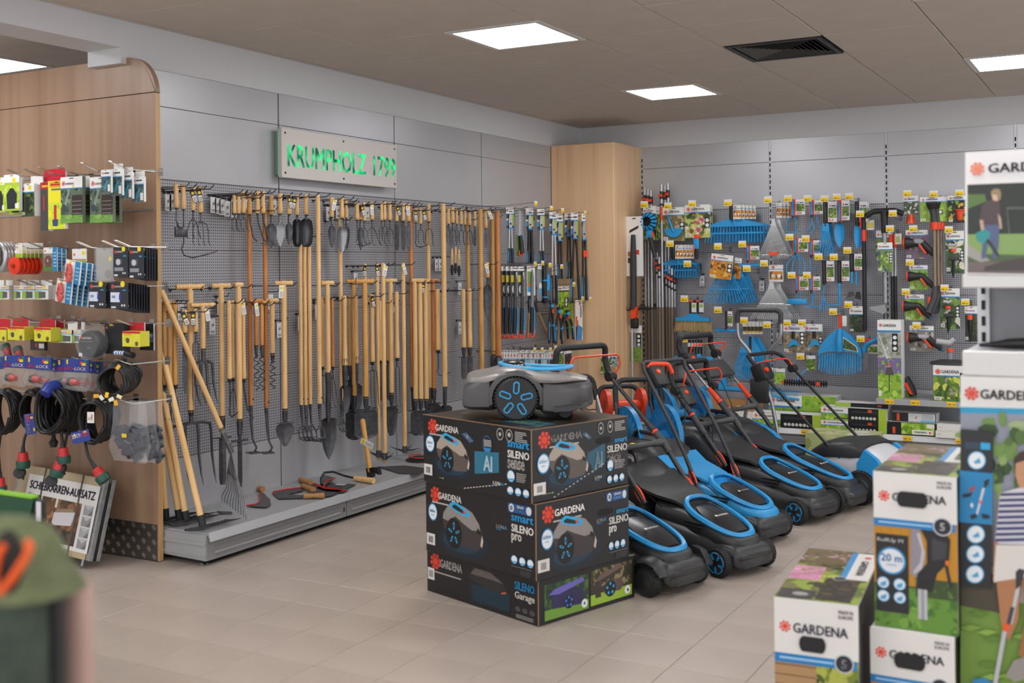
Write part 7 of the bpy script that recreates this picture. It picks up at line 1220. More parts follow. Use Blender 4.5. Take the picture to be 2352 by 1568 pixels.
for i, (a, b, lab) in enumerate([((1236, 718), (1262, 776), 'hatchet with tan wooden handle slanting right, below the saw row'), ((1216, 720), (1212, 775), 'tan wooden handle of a billhook behind the big carded saw')]):
    p0, p1 = spot(A, *a, .2), spot(A, *b, .2); t = thing('hatchet', lab, 'hatchet', p0); d = p1-p0; part(t, 'handle', MB().tube([(0, 0, 0), d*.5, d], [.011, .012, .016], 8), noisemat('tan_wood', [(.3, '8a6a48'), (.7, 'a98a62')], (40, 40, 5), .5), 50); part(t, 'head', MB().tube([-d*.05, -d*.3, -d*.65+V((0, -.02, 0))], [.012, .02, .014], 6), tool_m, 40)
def shears(px, yt, yb, d, label, spread=10, blue2=True):
    t, m = place(A, px, yt, d, 'garden_shears', label, 'shears', 'black and blue shears at the end of the left wall', rz=-.5); H = (yb-yt)*m
    part(t, 'pivot', MB().cyl((0, -.02, -H*.12), (0, .01, -H*.12), 4*m, n=12), M_blue, 40)
    for s in (-1, 1):
        pts = tube_pts([(-s*3*m, 0, 0), (0, 0, -H*.12), (s*spread*m*.5, 0, -H*.45), (s*spread*m*.62, 0, -H)]); g = part(t, 'handle', MB().tube(pts, 2.9*m, 8), M_black, 50); part(g, 'blue_inlay', MB().tube([(s*spread*m*.5+s*1.6*m, -.006, -H*.5), (s*spread*m*.62+s*1.6*m, -.006, -H*.92)], 1.3*m, 6), M_blue, 50); part(g, 'blue_band', MB().cyl((s*spread*m*.53, 0, -H*.56), (s*spread*m*.54, 0, -H*.6), 3.2*m, n=8), M_blue, 40)
    part(t, 'orange_lock', MB().cbox(-2*m, 2*m, -.03, -.015, -H*.3, -H*.2, .003), M_orange, 30)
shears(1266, 690, 788, .24, 'black shears with blue bands left of the green card'); shears(1283, 705, 790, .28, 'black shears with blue inlays hanging in front of the first pair', 14); shears(1303, 712, 780, .3, 'open black and blue shears under the green card', 26); shears(1296, 718, 778, .22, 'short black shears behind the open pair', 16)
def ggreen(p, w, h): p.rect(0, 0, w, h, '2a3a1c').photo(0, 0, w, h*.8, ['86a82e', '4f6a24', '1f2a18', 'a9c23a'], 20, 5, .3).rect(0, h*.85, w, h, 'e6e5e3').logo(w*.2, h*.92, w*.08).rect(w*.6, h*.25, w*.9, h*.6, '1b1c1e').disc(w*.75, h*.5, w*.09, 'e0e0e0', 8).disc(w*.75, h*.36, w*.09, 'e0e0e0', 8)
for (x0, y0, x1, y1, dd, lab, dr, nm) in [(1280, 657, 1306, 722, .26, 'green picture card hanging above the open shears', ggreen, 'pack'), (1304, 690, 1322, 762, .2, 'tall bright green sleeve right of the open shears', lambda p, w, h: (p.rect(0, 0, w, h, '7da72f'), p.rect(w*.4, 0, w*.6, h, 'b8d06a')), 'pack'), (1234, 606, 1246, 690, .28, 'slim grey carded tool right of the big carded saw', lambda p, w, h: (p.rect(0, 0, w, h, '8b8e92'), p.rect(0, h*.85, w, h, 'e0dfdc'), p.disc(w*.5, h*.4, w*.3, 'e6e6e6', 8), p.disc(w*.5, h*.25, w*.3, '5fa8d0', 8)), 'pack')]: pack(A, x0, y0, x1, y1, dd, lab, draw=dr, brand=False)
t = pack(A, 1321, 689, 1337, 781, .34, 'tall white saw box with upright lettering by the wooden column', draw=lambda p, w, h: (p.rect(0, 0, w, h, 'dfdedb'), p.rect(0, 0, w*.35, h*.5, '232326'), p.poly([(w*.1, 0), (w*.85, 0), (w, h*.3), (w*.3, h*.4)], '2e86c4'), p.logo(w*.6, h*.92, w*.15), p.rect(0, h*.35, w*.25, h*.6, 'e2502a')), brand=False); w, h, q = span(A, 1321, 689, 1337, 781, .34); text(t, 'GARDENA', wf(w*.12, -.004, h*.86) @ Matrix.Rotation(-pi/2, 4, 'Z'), 0, 0, h*.3, w*.22, M_ink, .02)
t, m = place(A, 1252, 600, .3, 'grass_shears', 'black tool with a thick blue grip hanging above the hatchet', 'shears', rz=-.5); part(t, 'body', MB().cbox(-9*m, 0, -.03, .02, -96*m, -5*m, .012, 2), M_black, 40); part(t, 'blue_grip', MB().tube([(4*m, -.01, -30*m), (5*m, -.012, -50*m), (4*m, -.01, -66*m)], 5.5*m, 8), M_blue, 50)
for z in (-42, -80): part(t, 'blue_band', MB().cbox(-9.6*m, .6*m, -.032, .022, (z-4)*m, z*m, .004), M_blue, 30)
# bottom row of small white packs, and two bigger ones
wh = lambda c: (lambda p, w, h: p.rect(0, 0, w, h, 'd6d5d3').rect(0, 0, w, h*.35, c).rect(0, h*.35, w, h*.42, '2e86c4').logo(w*.5, h*.62, w*.2, 'c8303a'))
xs = [1141, 1149, 1156, 1162, 1169, 1176, 1183, 1192, 1206, 1218, 1227, 1234, 1243, 1249, 1255, 1261]
for i, x in enumerate(xs): pack(A, x, 803, x+(12 if i > 6 else 8), 838, .2+.008*i, f'{onum(i)} small white pack from the left in the low row behind the robot mower', draw=wh(['8fb0c4', 'b8bcc0', '5a6a74', '3a3a3c'][i % 4]), brand=False, group='small white packs in the low row')
pack(A, 1275, 800, 1292, 850, .34, 'green and white pack at the right end of the low row of small packs', pal=GREEN, seed=61, brand=False); pack(A, 1296, 800, 1312, 850, .34, 'dark pack with white top at the right end of the low row', pal=['232326', '3a3a3e', 'e2502a'], seed=62, brand=False)
for px, py, lab, d in [(1230, 468, 'yellow price label on the topmost, longest wire hook of the left wall end', .62)]+[(x, y, f'{ORD[i]} yellow price label from the left among the upper wire hooks above the loppers', .5) for i, (x, y) in enumerate([(1266, 479), (1292, 484), (1344, 490)])]+[(x, y, f'{ORD[i]} yellow price label from the left above the row of pruning saws', .42) for i, (x, y) in enumerate([(1229, 607), (1246, 605), (1263, 610), (1290, 613)])]+[(x, y, f'{ORD[i]} yellow price label from the left beside the long loppers by the column', .45) for i, (x, y) in enumerate([(1318, 654), (1338, 687), (1356, 688)])]+[(x, y, f'{ORD[i]} yellow price label from the left above the low row of small packs', .4) for i, (x, y) in enumerate([(1228, 804), (1245, 804), (1264, 804), (1276, 800), (1291, 800), (1324, 796)])]: tagged_hook(A, px, py, lab, d, wpx=10)
for px, py, lab, wall in [h_ for h_ in HUNG if h_[3] == 'A']:
    ws = lab.split()[:9]
    while ws[-1] in ('the', 'of', 'a', 'on', 'and', 'with', 'in', 'at', 'from', 'by', 'under', 'behind', 'above', 'its', 'left', 'front', 'right', 'than'): ws.pop()
    o = [k for k in bpy.data.objects if k.parent is None and k.get('label') == lab][0]; hook((XA, o.location.y, spot('A', px, py, o.location.x-XA).z-.012), o.location.x-XA+.05, 'plain wire hook holding '+' '.join(ws).rstrip(','), wire=M_wire, r=.0022)
# cards hung on the column
for i, (x0, y0, x1, y1) in enumerate([(1380, 811, 1402, 860), (1400, 813, 1421, 842)]): pack('C', x0, y0, x1, y1, .06, ['green blister card with white top hanging low on the wooden column', 'white-topped blister card with dark prongs beside the green one on the column'][i], pal=[GREEN, ['b9bab8', '8a9a7a', '3a3c3e']][i], seed=70+i, icons=1)
pack('C', 1346, 868, 1358, 922, .05, 'pale green paper card low on the wooden column behind a trolley', draw=lambda p, w, h: (p.rect(0, 0, w, h, 'b9bf7a'), p.bars(w*.2, h*.6, w*.8, h*.85, 4, '6a6a4a')), brand=False)
# ================================================================ packs on the wooden display
D_ = 'D'
def dpack(x0, y0, x1, y1, d, lab, **kw): return pack(D_, x0, y0, x1, y1, d, lab, **kw)
gl = ['a6c23a', '8aae2c', 'c2d65a']
def brushcard(p, w, h): p.rect(0, 0, w, h, 'a3c134').photo(0, 0, w, h*.7, gl, 14, 3, .3).rect(0, h*.78, w, h, 'e4e3e0').poly([(w*.2, h*.05), (w*.8, h*.05), (w*.85, h*.45), (w*.6, h*.62), (w*.4, h*.62), (w*.15, h*.45)], '2a2b2d').disc(w*.65, h*.83, w*.13, 'e8cf2a', 8).rect(w*.72, h*.06, w*.95, h*.2, 'e2e0de')
dpack(13, 401, 48, 484, .24, 'lime green card with a dark brush, front one on the left hook', draw=brushcard, brand=False, th=.02); dpack(-6, 408, 14, 488, .22, 'lime green card with a dark brush cut by the left picture edge', draw=brushcard, brand=False, th=.02); dpack(20, 408, 54, 492, .2, 'lime green card with a dark brush, behind the front one', draw=brushcard, brand=False)
dpack(59, 422, 88, 497, .2, 'green and black card with a dark clip and white header', draw=lambda p, w, h: (gprint(p, w, h, ['3a4a24', '5c7a2e', '1f2a18'], 4, hdr=.25), p.poly([(w*.3, h*.1), (w*.6, h*.1), (w*.65, h*.6), (w*.28, h*.6)], '1d1d20'), p.disc(w*.65, h*.87, w*.14, 'e8cf2a', 8)), brand=False, th=.05); dpack(72, 404, 99, 424, .2, 'white hang header above the green and black clip card', draw=lambda p, w, h: p.rect(0, 0, w, h, 'dddbd8'), brand=False)
dpack(98, 419, 117, 531, .2, 'dark grey thermometer card with a red scale', draw=lambda p, w, h: (p.rect(0, 0, w, h, '4a4748'), p.rect(w*.3, h*.4, w*.55, h*.75, '3a3638'), p.rect(w*.36, h*.42, w*.5, h*.74, 'c83a3a'), p.rect(0, h*.86, w, h, 'b82a34'), p.rect(w*.2, h*.9, w*.9, h*.94, 'e0b82a')), brand=False, th=.03)
dpack(103, 388, 152, 416, .18, 'red cardboard hang header behind the yellow thermometer pack', draw=lambda p, w, h: p.rect(0, 0, w, h, 'c01f34'), brand=False, th=.01)
dpack(114, 415, 153, 526, .24, 'bright yellow card with a red and dark insect-spray thermometer', draw=lambda p, w, h: (p.rect(0, 0, w, h, 'e6dc2a'), p.photo(0, 0, w, h*.55, ['c8d83a', 'a6c23a', 'e6dc2a'], 10, 4, .3), p.rect(w*.1, h*.86, w*.8, h*.98, 'd8a02a'), p.rect(w*.15, h*.9, w*.7, h*.94, 'c02a2a'), p.rect(w*.2, h*.8, w*.8, h*.84, '6a6a5a'), p.rect(w*.34, h*.2, w*.5, h*.5, 'c03434'), p.poly([(w*.28, h*.06), (w*.56, h*.06), (w*.6, h*.2), (w*.24, h*.2)], '3a4a6a'), p.poly([(w*.7, h*.4), (w*.95, h*.48), (w*.8, h*.38)], 'c03434')), brand=False, th=.02)
def grasscard(p, w, h): p.rect(0, 0, w, h, '4a5a44').photo(0, h*.15, w, h*.75, ['5c6b5a', '3a4a34', '7a8a6a', '2f3a30', '8a948a'], 30, 8, .2).photo(0, 0, w, h*.18, ['6f9a4a', '86ac5a', '5a8a3a'], 14, 9, .2).rect(w*.52, h*.17, w, h*.6, '3a302c').bars(w*.55, h*.2, w*.95, h*.55, 4, 'b8b0a8', .08).poly([(w*.1, h*.3), (w*.22, h*.3), (w*.42, h*.7), (w*.36, h*.72)], '8a9490').disc(w*.15, h*.33, w*.12, '3a4a52', 12, h*.08).rect(0, h*.76, w, h, 'e6e5e3').rect(0, h*.74, w, h*.76, '3a8ac0').logo(w*.14, h*.86, w*.08).disc(w*.58, h*.79, w*.05, 'e8cf2a', 8)
for (x0, y0, x1, y1, d, lab) in [(143, 406, 193, 512, .24, 'big green grass-picture card, left one of the two'), (156, 406, 210, 513, .17, 'big green grass-picture card behind the left front one'), (210, 406, 262, 511, .22, 'big green grass-picture card, right one of the two'), (223, 408, 277, 513, .15, 'big green grass-picture card behind the right front one')]:
    t = dpack(x0, y0, x1, y1, d, lab, draw=grasscard, card='6a7262', brand=False, th=.02); w, h, q = span(D_, x0, y0, x1, y1, d); text(t, 'GARDENA', wf(-w/2, -.0106, 0), w*.24, h*.83, w*.62, h*.875, M_ink, .02)
def smallblue(p, w, h): p.rect(0, 0, w, h, '3a4a4a').photo(0, 0, w, h*.7, ['4a5a5c', '6a8a8a', '5a7a3a', '2f3a40'], 12, 5, .3).rect(0, h*.72, w, h, 'e6e5e3').rect(0, h*.68, w, h*.72, '3a8ac0').logo(w*.2, h*.85, w*.1).rect(w*.35, h*.82, w*.85, h*.88, '3a3a44').poly([(w*.25, h*.18), (w*.4, h*.12), (w*.7, h*.5), (w*.6, h*.55)], '2f9ac0').rect(w*.7, h*.06, w*.95, h*.36, 'dddbd8')
for i, (x0, y0, x1, y1) in enumerate([(235, 390, 257, 443), (257, 388, 283, 449), (281, 396, 306, 457), (306, 406, 333, 464)]): dpack(x0, y0, x1, y1, .3-.03*i, f'{ORD[i]} small blue-picture card from the left on the upper right hook', draw=smallblue, brand=False, th=.015, group='four small blue-picture cards'); dpack(x0+6, y0-(12 if i else -3), x1-1, y0+1, .29-.03*i, f'{ORD[i]} white hang tab from the left above the small blue-picture cards', draw=lambda p, w, h: p.rect(0, 0, w, h, 'dddbd8'), brand=False)
# second row
for i in range(5):
    t, m = place(D_, 4+7*i, 590, .3-.03*i, 'wire_coil', f'{ORD[i]} silver wire coil from the left, at the left picture edge', 'coil'); part(t, 'coil', MB().tube([(22*m*cos(a), -.012, 30*m*sin(a)) for a in [2*pi*k/24 for k in range(24)]], 6*m, 8, True), M('b9b9bb', .25, .6), 50)
for i in range(6):
    x = 44+9.5*i; t, m = place(D_, x, 558, .3-.035*i, 'line_reel', f'{ORD[i]} orange-red trimmer line reel from the front with a white header', 'reel'); part(t, 'header', MB().cbox(-11*m, 12*m, -.004, .0, -34*m, 0, .001), M('dddbd6', .5), 0); P().rect(0, 0, 23*m, 10*m, '9ab82e').logo(6*m, 24*m, 2.5*m).disc(18*m, 15*m, 3*m, 'e8cf2a', 8).build(t, wf(-11*m, -.0045, -34*m)); part(t, 'orange_reel', MB().lathe([(4*m, -.008), (12*m, -.008), (20*m, -.006), (20*m, .006), (12*m, .007), (4*m, .007)], 24, (-4*m, -.02, -52*m), 'y'), M('dd3a1c', .4), 40); part(t, 'hub', MB().lathe([(0, -.02), (5*m, -.019), (5*m, -.01)], 14, (-4*m, -.02, -52*m), 'y'), M('a32812', .4), 40)
for i in range(3): dpack(101+10*i, 568+2*i, 132+10*i, 623, .26-.04*i, f'{ORD[i]} blue-striped card with a brown line disc, counted from the front', draw=lambda p, w, h: (p.rect(0, 0, w, h, '8a867c'), p.rect(0, 0, w*.68, h*.25, '5a7a3a'), p.disc(w*.35, h*.42, w*.3, '6a4a42', 16), p.disc(w*.3, h*.45, w*.07, 'b8a8a0', 8), p.rect(0, h*.75, w*.68, h, 'dddbd8'), p.logo(w*.12, h*.85, w*.06), p.rect(w*.68, 0, w, h, '2a7ab0'), p.bars(w*.75, h*.2, w*.95, h*.9, 5, 'a8cbe0', .3)), brand=False, group='blue-striped line disc cards')
t = dpack(167, 571, 199, 601, .24, 'small white header card with a green lower edge', draw=lambda p, w, h: (p.rect(0, 0, w, h, 'e2e0dd'), p.rect(0, 0, w, h*.12, '8ab82e'), p.rect(0, h*.14, w, h*.2, 'c03a3a'), p.logo(w*.15, h*.55, w*.08), p.disc(w*.8, h*.68, w*.12, 'e8cf2a', 8)), brand=False); 
def redblister(p, w, h): p.rect(0, 0, w, h, 'd8d8d6').rect(w*.62, 0, w*.95, h, '2a80b4').bars(w*.68, h*.2, w*.9, h*.85, 4, '9cc4dc', .3).rect(w*.08, h*.82, w*.55, h*.95, 'f0efec').disc(w*.3, h*.9, w*.08, 'e8cf2a', 8)
for r_, (x0, y0, n, dz) in enumerate([(147, 598, 4, .3), (127, 642, 5, .3)]):
    for i in range(n):
        x = x0+13*i; t = dpack(x, y0+2*i, x+36, y0+53+2*i, dz-.03*i, f'{ORD[i]} blue-edged blister with red clips from the left in the {["upper", "lower"][r_]} group', draw=redblister, brand=False, tilt=.16, group='blisters with red clips'); w, h, q = span(D_, x, y0, x+36, y0+53, dz-.03*i); rr_ = random.Random(i)
        for k in range(5): part(t, 'red_clip', MB().cbox(-.012, .012, -.008, .008, -.02, .02, .004, 1, Matrix.Translation((-w*.18+w*.3*(rr_.random()-.5), -.014, h*(.2+.12*k))) @ Matrix.Rotation(rr_.uniform(-1, 1), 4, 'Y')), M('d8321e', .4), 30)
        part(t, 'blister', MB().cbox(-w*.44, w*.1, -.03, -.003, h*.06, h*.8, .008), FILM, 30)
t = dpack(222, 570, 260, 646, .24, 'clear grey plastic pouch left of the black cards', draw=lambda p, w, h: (p.rect(0, 0, w, h, 'a3a09a'), p.disc(w*.85, h*.68, w*.1, 'e8cf2a', 8), p.disc(w*.7, h*.22, w*.2, '8a8680', 10)), brand=False); w, h, q = span(D_, 222, 570, 260, 646, .24); part(t, 'film', MB().cbox(-w*.5, w*.5, -.02, -.004, 0, h, .004), FILM, 30)
def blk(seed, blue):
    def f(p, w, h):
        p.rect(0, 0, w, h, '2a2c33').logo(w*.16, h*.84, w*.09).disc(w*.72, h*.93, w*.13, 'e8d02a', 8).rect(w*.7, h*.68, w*.9, h*.72, '3a9ac8').rect(w*.06, h*.03, w*.32, h*.09, 'd8d6d4')
        if blue: p.rect(w*.02, h*.25, w*.55, h*.62, 'cfd6e2').poly([(w*.5, h*.35), (w*.6, h*.3), (w*.62, h*.55), (w*.52, h*.58)], '2a3f9a').rect(w*.1, h*.4, w*.3, h*.5, '7a8ab0')
        else: p.rect(w*.15, h*.42, w*.6, h*.6, '55585e').disc(w*.35, h*.5, w*.16, 'b8bcc2', 10).rect(w*.08, h*.2, w*.7, h*.32, '8a8c90')
        for k in range(2): p.disc(w*(.68+.14*k), h*.13, w*.05, 'd6d8da', 8)
    return f
for (x0, y0, x1, y1, n, blue, grp, base) in [(261, 567, 294, 636, 2, False, 'upper', 'black card with a clear fitting'), (297, 567, 330, 639, 6, False, 'upper', 'black card of the thick upper right stack'), (205, 648, 243, 706, 3, True, 'lower', 'black card with a white and blue clip, left stack'), (254, 648, 294, 709, 9, True, 'lower', 'black card of the thick lower right stack')]:
    for i in range(n):
        t = dpack(x0+6*i+(6 if i else 0), y0+1.0*i, x1+6*i+(2 if i else 0), y1+1.2*i, .32-.026*i, f'{ORD[i]} {base}, counted from the front', draw=blk(i, blue), card='2a2c33', brand=False, group=base)
        if i == 0: w, h, q = span(D_, x0, y0, x1, y1, .32); text(t, 'GARDENA', wf(-w/2, -.0034, 0), w*.27, h*.81, w*.68, h*.87, M_whiteink, .02)
yb = lambda p, w, h: (p.rect(0, 0, w, h, 'd6d23a'), p.photo(0, 0, w, h*.8, ['d6d23a', 'b8c83a', 'e2d84a'], 10, 6, .3), p.rect(0, h*.86, w, h, 'c4222e'), p.rect(w*.1, h*.74, w*.5, h*.84, 'e09a2a'), p.disc(w*.3, h*.4, w*.11, '5a4a3a', 10), p.disc(w*.8, h*.2, w*.1, '6a5a3a', 8))
# third row, small boxes
wg = lambda p, w, h: (p.rect(0, 0, w, h, 'dcdad5'), p.rect(0, h*.05, w*.5, h*.6, '8ab04a'), p.rect(w*.3, h*.1, w*.8, h*.55, '5a5c5e'), p.rect(0, h*.66, w, h*.72, '3a8ac0'), p.rect(w*.1, h*.8, w*.6, h*.86, 'c05a4a'), p.disc(w*.7, h*.85, w*.1, 'e8cf2a', 8))
def smallbox(x0, y0, x1, y1, d, lab, draw, th=.06): return dpack(x0, y0, x1, y1, d, lab, draw=draw, brand=False, th=th, card='c4bd34' if draw is yb else ('c9c6c0' if draw is wg else '26262a'))
for i, (x0, x1) in enumerate([(-4, 12), (11, 32), (43, 62), (62, 92), (91, 122)]): smallbox(x0, 655, x1, 687, .22, f'{ORD[i]} white and green small box from the left in the third row', wg); dpack(x0+4, 643, x1-2, 656, .2, f'{ORD[i]} white hang tab from the left above the small green boxes', draw=lambda p, w, h: p.rect(0, 0, w, h, 'dddbd8'), brand=False)
# fourth row
for i, (x0, y0, x1, y1) in enumerate([(-6, 752, 26, 782), (29, 750, 67, 780), (90, 752, 128, 783), (128, 754, 148, 786), (292, 760, 333, 795)]): smallbox(x0, y0, x1, y1, .26 if i != 3 else .18, f'{ORD[i]} yellow box with red top from the left in the fourth row', yb); dpack(x0+2, y0-20, x1, y0+1, .22 if i != 3 else .16, f'{ORD[i]} red hang header from the left in the fourth row', draw=lambda p, w, h: p.rect(0, 0, w, h, 'c01f2e'), brand=False)
smallbox(73, 752, 106, 804, .22, 'dark grey card with a red dot hanging below the yellow boxes', lambda p, w, h: (p.rect(0, 0, w, h, '3f3c3c'), p.rect(0, h*.75, w, h, 'b02430'), p.disc(w*.4, h*.22, w*.08, 'c83a3a', 8), p.rect(w*.6, h*.1, w*.95, h*.3, 'c8c6c2'), p.disc(w*.3, h*.85, w*.15, 'e0b82a', 8)), .02)
for i, (x0, x1) in enumerate([(145, 180), (176, 197)]): smallbox(x0, 757, x1, 786, .2, ['small white box with a plant picture, left of the wire coil bag', 'narrow white box half behind the wire coil bag'][i], wg); dpack(x0+12, 739, x1-2, 757, .19, f'{ORD[i]} white hang tab left of the wire coil bag', draw=lambda p, w, h: p.rect(0, 0, w, h, 'dddbd8'), brand=False)
t, m = place(D_, 209, 788, .3, 'wire_spool', 'round black boundary wire spool in a clear plastic bag', 'wire spool'); part(t, 'spool', MB().lathe([(0, -.02), (30*m, -.02), (33*m, -.012), (33*m, .03), (30*m, .04), (0, .04)], 26, (0, 0, -2*m), 'y', 1, .95), M('1f2024', .4), 40); part(t, 'film', MB().lathe([(36*m, -.03), (37*m, .0), (36*m, .05), (20*m, .055)], 20, (0, 0, 2*m), 'y', 1, 1.12), FILM, 40); P().logo(-21*m, 13*m, 4*m).rect(-24*m, 4*m, 16*m, 5*m, '8a8a8c').rect(-30*m, -30*m, -18*m, -22*m, 'd6d4d2').build(t, wf(0, -.0206, 0))
text(t, 'GARDENA', wf(0, -.0208, 0), -15*m, 10*m, 14*m, 15*m, M_whiteink, .02); text(t, 'Boundary', wf(0, -.0208, 0), 0, -4*m, 17*m, -1*m, M_whiteink, .01); text(t, 'Wire', wf(0, -.0208, 0), 0, -13*m, 17*m, -6*m, M_whiteink, .02); text(t, '50 m', wf(0, -.0208, 0), -1*m, -22*m, 16*m, -15*m, M('3ab0dc', .4), .02)
smallbox(248, 742, 292, 812, .24, 'black power pack on a dark card right of the wire spool', lambda p, w, h: (p.rect(0, 0, w, h, '17171a'), p.rect(w*.02, h*.85, w*.5, h, '26262a'), p.logo(w*.1, h*.85, w*.05), p.rect(w*.25, h*.92, w*.45, h*.97, 'd8c82a'), p.rect(w*.05, h*.3, w*.9, h*.68, '222226')), .04); dpack(322, 743, 354, 804, .16, 'black card at the right end of the fourth row', draw=lambda p, w, h: (p.rect(0, 0, w, h, '1b1b1e'), p.disc(w*.35, h*.64, w*.13, 'e8cf2a', 8), p.rect(w*.6, h*.3, w*.95, h*.65, '4a5a7a'), p.rect(w*.6, h*.5, w*.9, h*.62, '7a94b8')), brand=False)
t, m = place(D_, 285, 811, .26, 'cable_spool', 'small blue cable reel with a dark plug end', 'cable'); part(t, 'spool', MB().lathe([(3*m, -32*m), (5*m, -32*m), (5*m, 4*m), (3*m, 4*m)], 14, (0, 0, 0), 'x'), M('2a4a9a', .4), 40); part(t, 'plug', MB().cyl((5*m, 0, 0), (30*m, 0, -4*m), 6*m, 7*m, 12), M('1d1d20', .4), 40)
for k in range(4): part(t, 'white_ring', MB().lathe([(5.2*m, -28*m+8*k*m), (5.4*m, -27*m+8*k*m), (5.4*m, -24*m+8*k*m), (5.2*m, -23*m+8*k*m)], 12, (0, 0, 0), 'x'), M('d8dce4', .4), 40)
# fifth row: connector bags
def connector(t, c, ax, r, m):
    ax = V(ax).normalized(); c = V(c); part(t, 'red_connector', MB().tube([c, c+ax*9*m, c+ax*12*m, c+ax*22*m], [r*.95, r*.95, r*.8, r*.7], 10), M('b8342c', .4), 40); part(t, 'green_cap', MB().tube([c-ax*10*m, c-ax*8*m, c], [r*1.05, r*1.15, r*1.15], 10), M('2f5a4c', .45), 40)
def cbag(x0, y0, x1, y1, d, lab):
    w, h, q = span(D_, x0, y0, x1, y1, d); t = thing('connector_bag', lab, 'bag', q, 0, 'blue-headed connector bags'); HUNG.append(((x0+x1)/2, y0, lab, D_)); m = depth(q)/F; hh = h*.42
    part(t, 'blue_header', MB().cbox(-w/2, w/2, -.008, .008, h-hh, h, .003), M('2c3f92', .4), 0); part(t, 'clear_bag', MB().loft([[(-w*.5, -.006, h-hh), (w*.5, -.006, h-hh), (w*.5, .006, h-hh), (-w*.5, .006, h-hh)], [(-w*.5, -.03, h*.25), (w*.48, -.03, h*.25), (w*.48, .02, h*.25), (-w*.5, .02, h*.25)], [(-w*.54, -.006, 0), (w*.4, -.006, -.01), (w*.4, .0, -.01), (-w*.54, .0, 0)]]), FILM, 40)
    connector(t, (-w*.18, -.006, h*.24), (1, 0, -.06), .02, m*.9); Fm = wf(-w/2, -.0084, h-hh)
    P().rect(w*.1, hh*.58, w*.17, hh*.94, 'e8c41f').disc(w*.72, hh*.7, w*.06, 'c83a34', 8).disc(w*.88, hh*.74, w*.07, '2f7a3c', 8).rect(w*.74, hh*.5, w*.9, hh*.72, 'e8c83a').build(t, Fm); text(t, 'LIFO', Fm, w*.06, hh*.12, w*.38, hh*.38, M('d63a5a', .4), .02); text(t, '-LOCK', Fm, w*.40, hh*.12, w*.94, hh*.38, M_whiteink, .02)
for i, (x0, y0, x1, y1, d) in enumerate([(-48, 818, 8, 884, .26), (9, 816, 61, 883, .28), (62, 820, 119, 886, .28), (84, 826, 134, 888, .18), (131, 826, 190, 893, .24), (150, 824, 205, 894, .29), (172, 827, 219, 893, .2), (186, 830, 235, 895, .12)]): cbag(x0, y0, x1, y1, d, f'{ORD[i]} blue-headed connector bag from the left in the fifth row')
for i, (x, y) in enumerate([(18, 800), (46, 806)]):
    t, m = place(D_, x, y, .2, 'loose_connector', ['teal and red connector lying in clear film at far left above the bags', 'red connector in clear film above the blue-headed bags'][i], 'connector'); connector(t, (0, -.01, 0), (.5, 0, -.8), .022, m); part(t, 'film', MB().cbox(-12*m, 14*m, -.035, .03, -16*m, 14*m, .01), FILM, 30)
# cable coils
cab = M('1d1d1f', .42)
def coil(cx, cy, rx, ry, d, lab, n, r, dep, rz=0, tail=None):
    t, m = place(D_, cx, cy, d, 'cable_coil', lab, 'cable coil', 'black cable coils', rz=rz); b = MB(); rr_ = random.Random(int(cx)); pts = []
    for i in range(n*22):
        a = 2*pi*i/22; k = i/22/n; q = 1+.06*math.sin(i*.9)+rr_.uniform(-.012, .012)-.12*((i//22) % 3)*.5; pts.append((rx*m*q*cos(a), -dep*(k-.5)+.006*cos(a*2), ry*m*q*sin(a)))
    part(t, 'coil', MB().tube(pts, r, 6), cab, 60); return t, m
def plugend(t, m, pts, ax, cap=True):
    part(t, 'cable_tail', MB().tube(tube_pts(pts), .0075, 8), cab, 60); c = V(pts[-1]); ax = V(ax).normalized(); part(t, 'boot', MB().tube([c-ax*.01, c+ax*10*m], [.009, .012], 8), cab, 50); part(t, 'red_connector', MB().tube([c+ax*10*m, c+ax*20*m, c+ax*21*m, c+ax*30*m], [.024, .025, .027, .028], 12), M('c42a2c', .4), 40); part(t, 'green_cap', MB().tube([c+ax*29*m, c+ax*33*m, c+ax*46*m], [.034, .037, .034], 12), M('1f4f42', .45), 40)
    if cap: part(t, 'dust_cap', MB().cyl(c+ax*54*m+V((-6*m, -.02, 0)), c+ax*58*m+V((-6*m, .0, 0)), .03, n=14).cyl(c+ax*62*m, c+ax*72*m, .006, n=6), M('1a1a1c', .5), 40)
def bluelabel(t, m, x0, z0, x1, z1, rot=0, y=-.06, words=True, flip=False):
    w, h = (x1-x0)*m, (z1-z0)*m; o = part(t, 'blue_label', MB().cbox(-w/2, w/2, -.003, .0, -h/2, h/2, .001), M('26388c', .4), 0, Matrix.Translation(((x0+x1)/2*m, y, (z0+z1)/2*m)) @ Matrix.Rotation(rot, 4, 'Y')); P().rect(w*.2, h*.25, w*.36, h*.4, 'e8c41f').rect(-w*.35, h*.1, -w*.25, h*.35, 'e8c41f').build(o, wf(0, -.0034, 0))
    if words: text(o, 'LIFO', wf(0, -.0036, 0) @ (Matrix.Rotation(pi, 4, 'Z') if flip else Matrix()), -w*.45, -h*.3, -w*.08, h*.05, M('d63a5a', .4), .02); text(o, '-LOCK', wf(0, -.0036, 0) @ (Matrix.Rotation(pi, 4, 'Z') if flip else Matrix()), -w*.05, -h*.3, w*.46, h*.05, M_whiteink, .02)
t, m = coil(12, 944, 30, 48, .24, 'black cable coil cut by the left edge of the picture', 12, .0085, .12, .4); plugend(t, m, [(-6*m, -.02, -48*m), (-10*m, -.03, -90*m), (-6*m, -.03, -140*m)], (0, 0, -1))
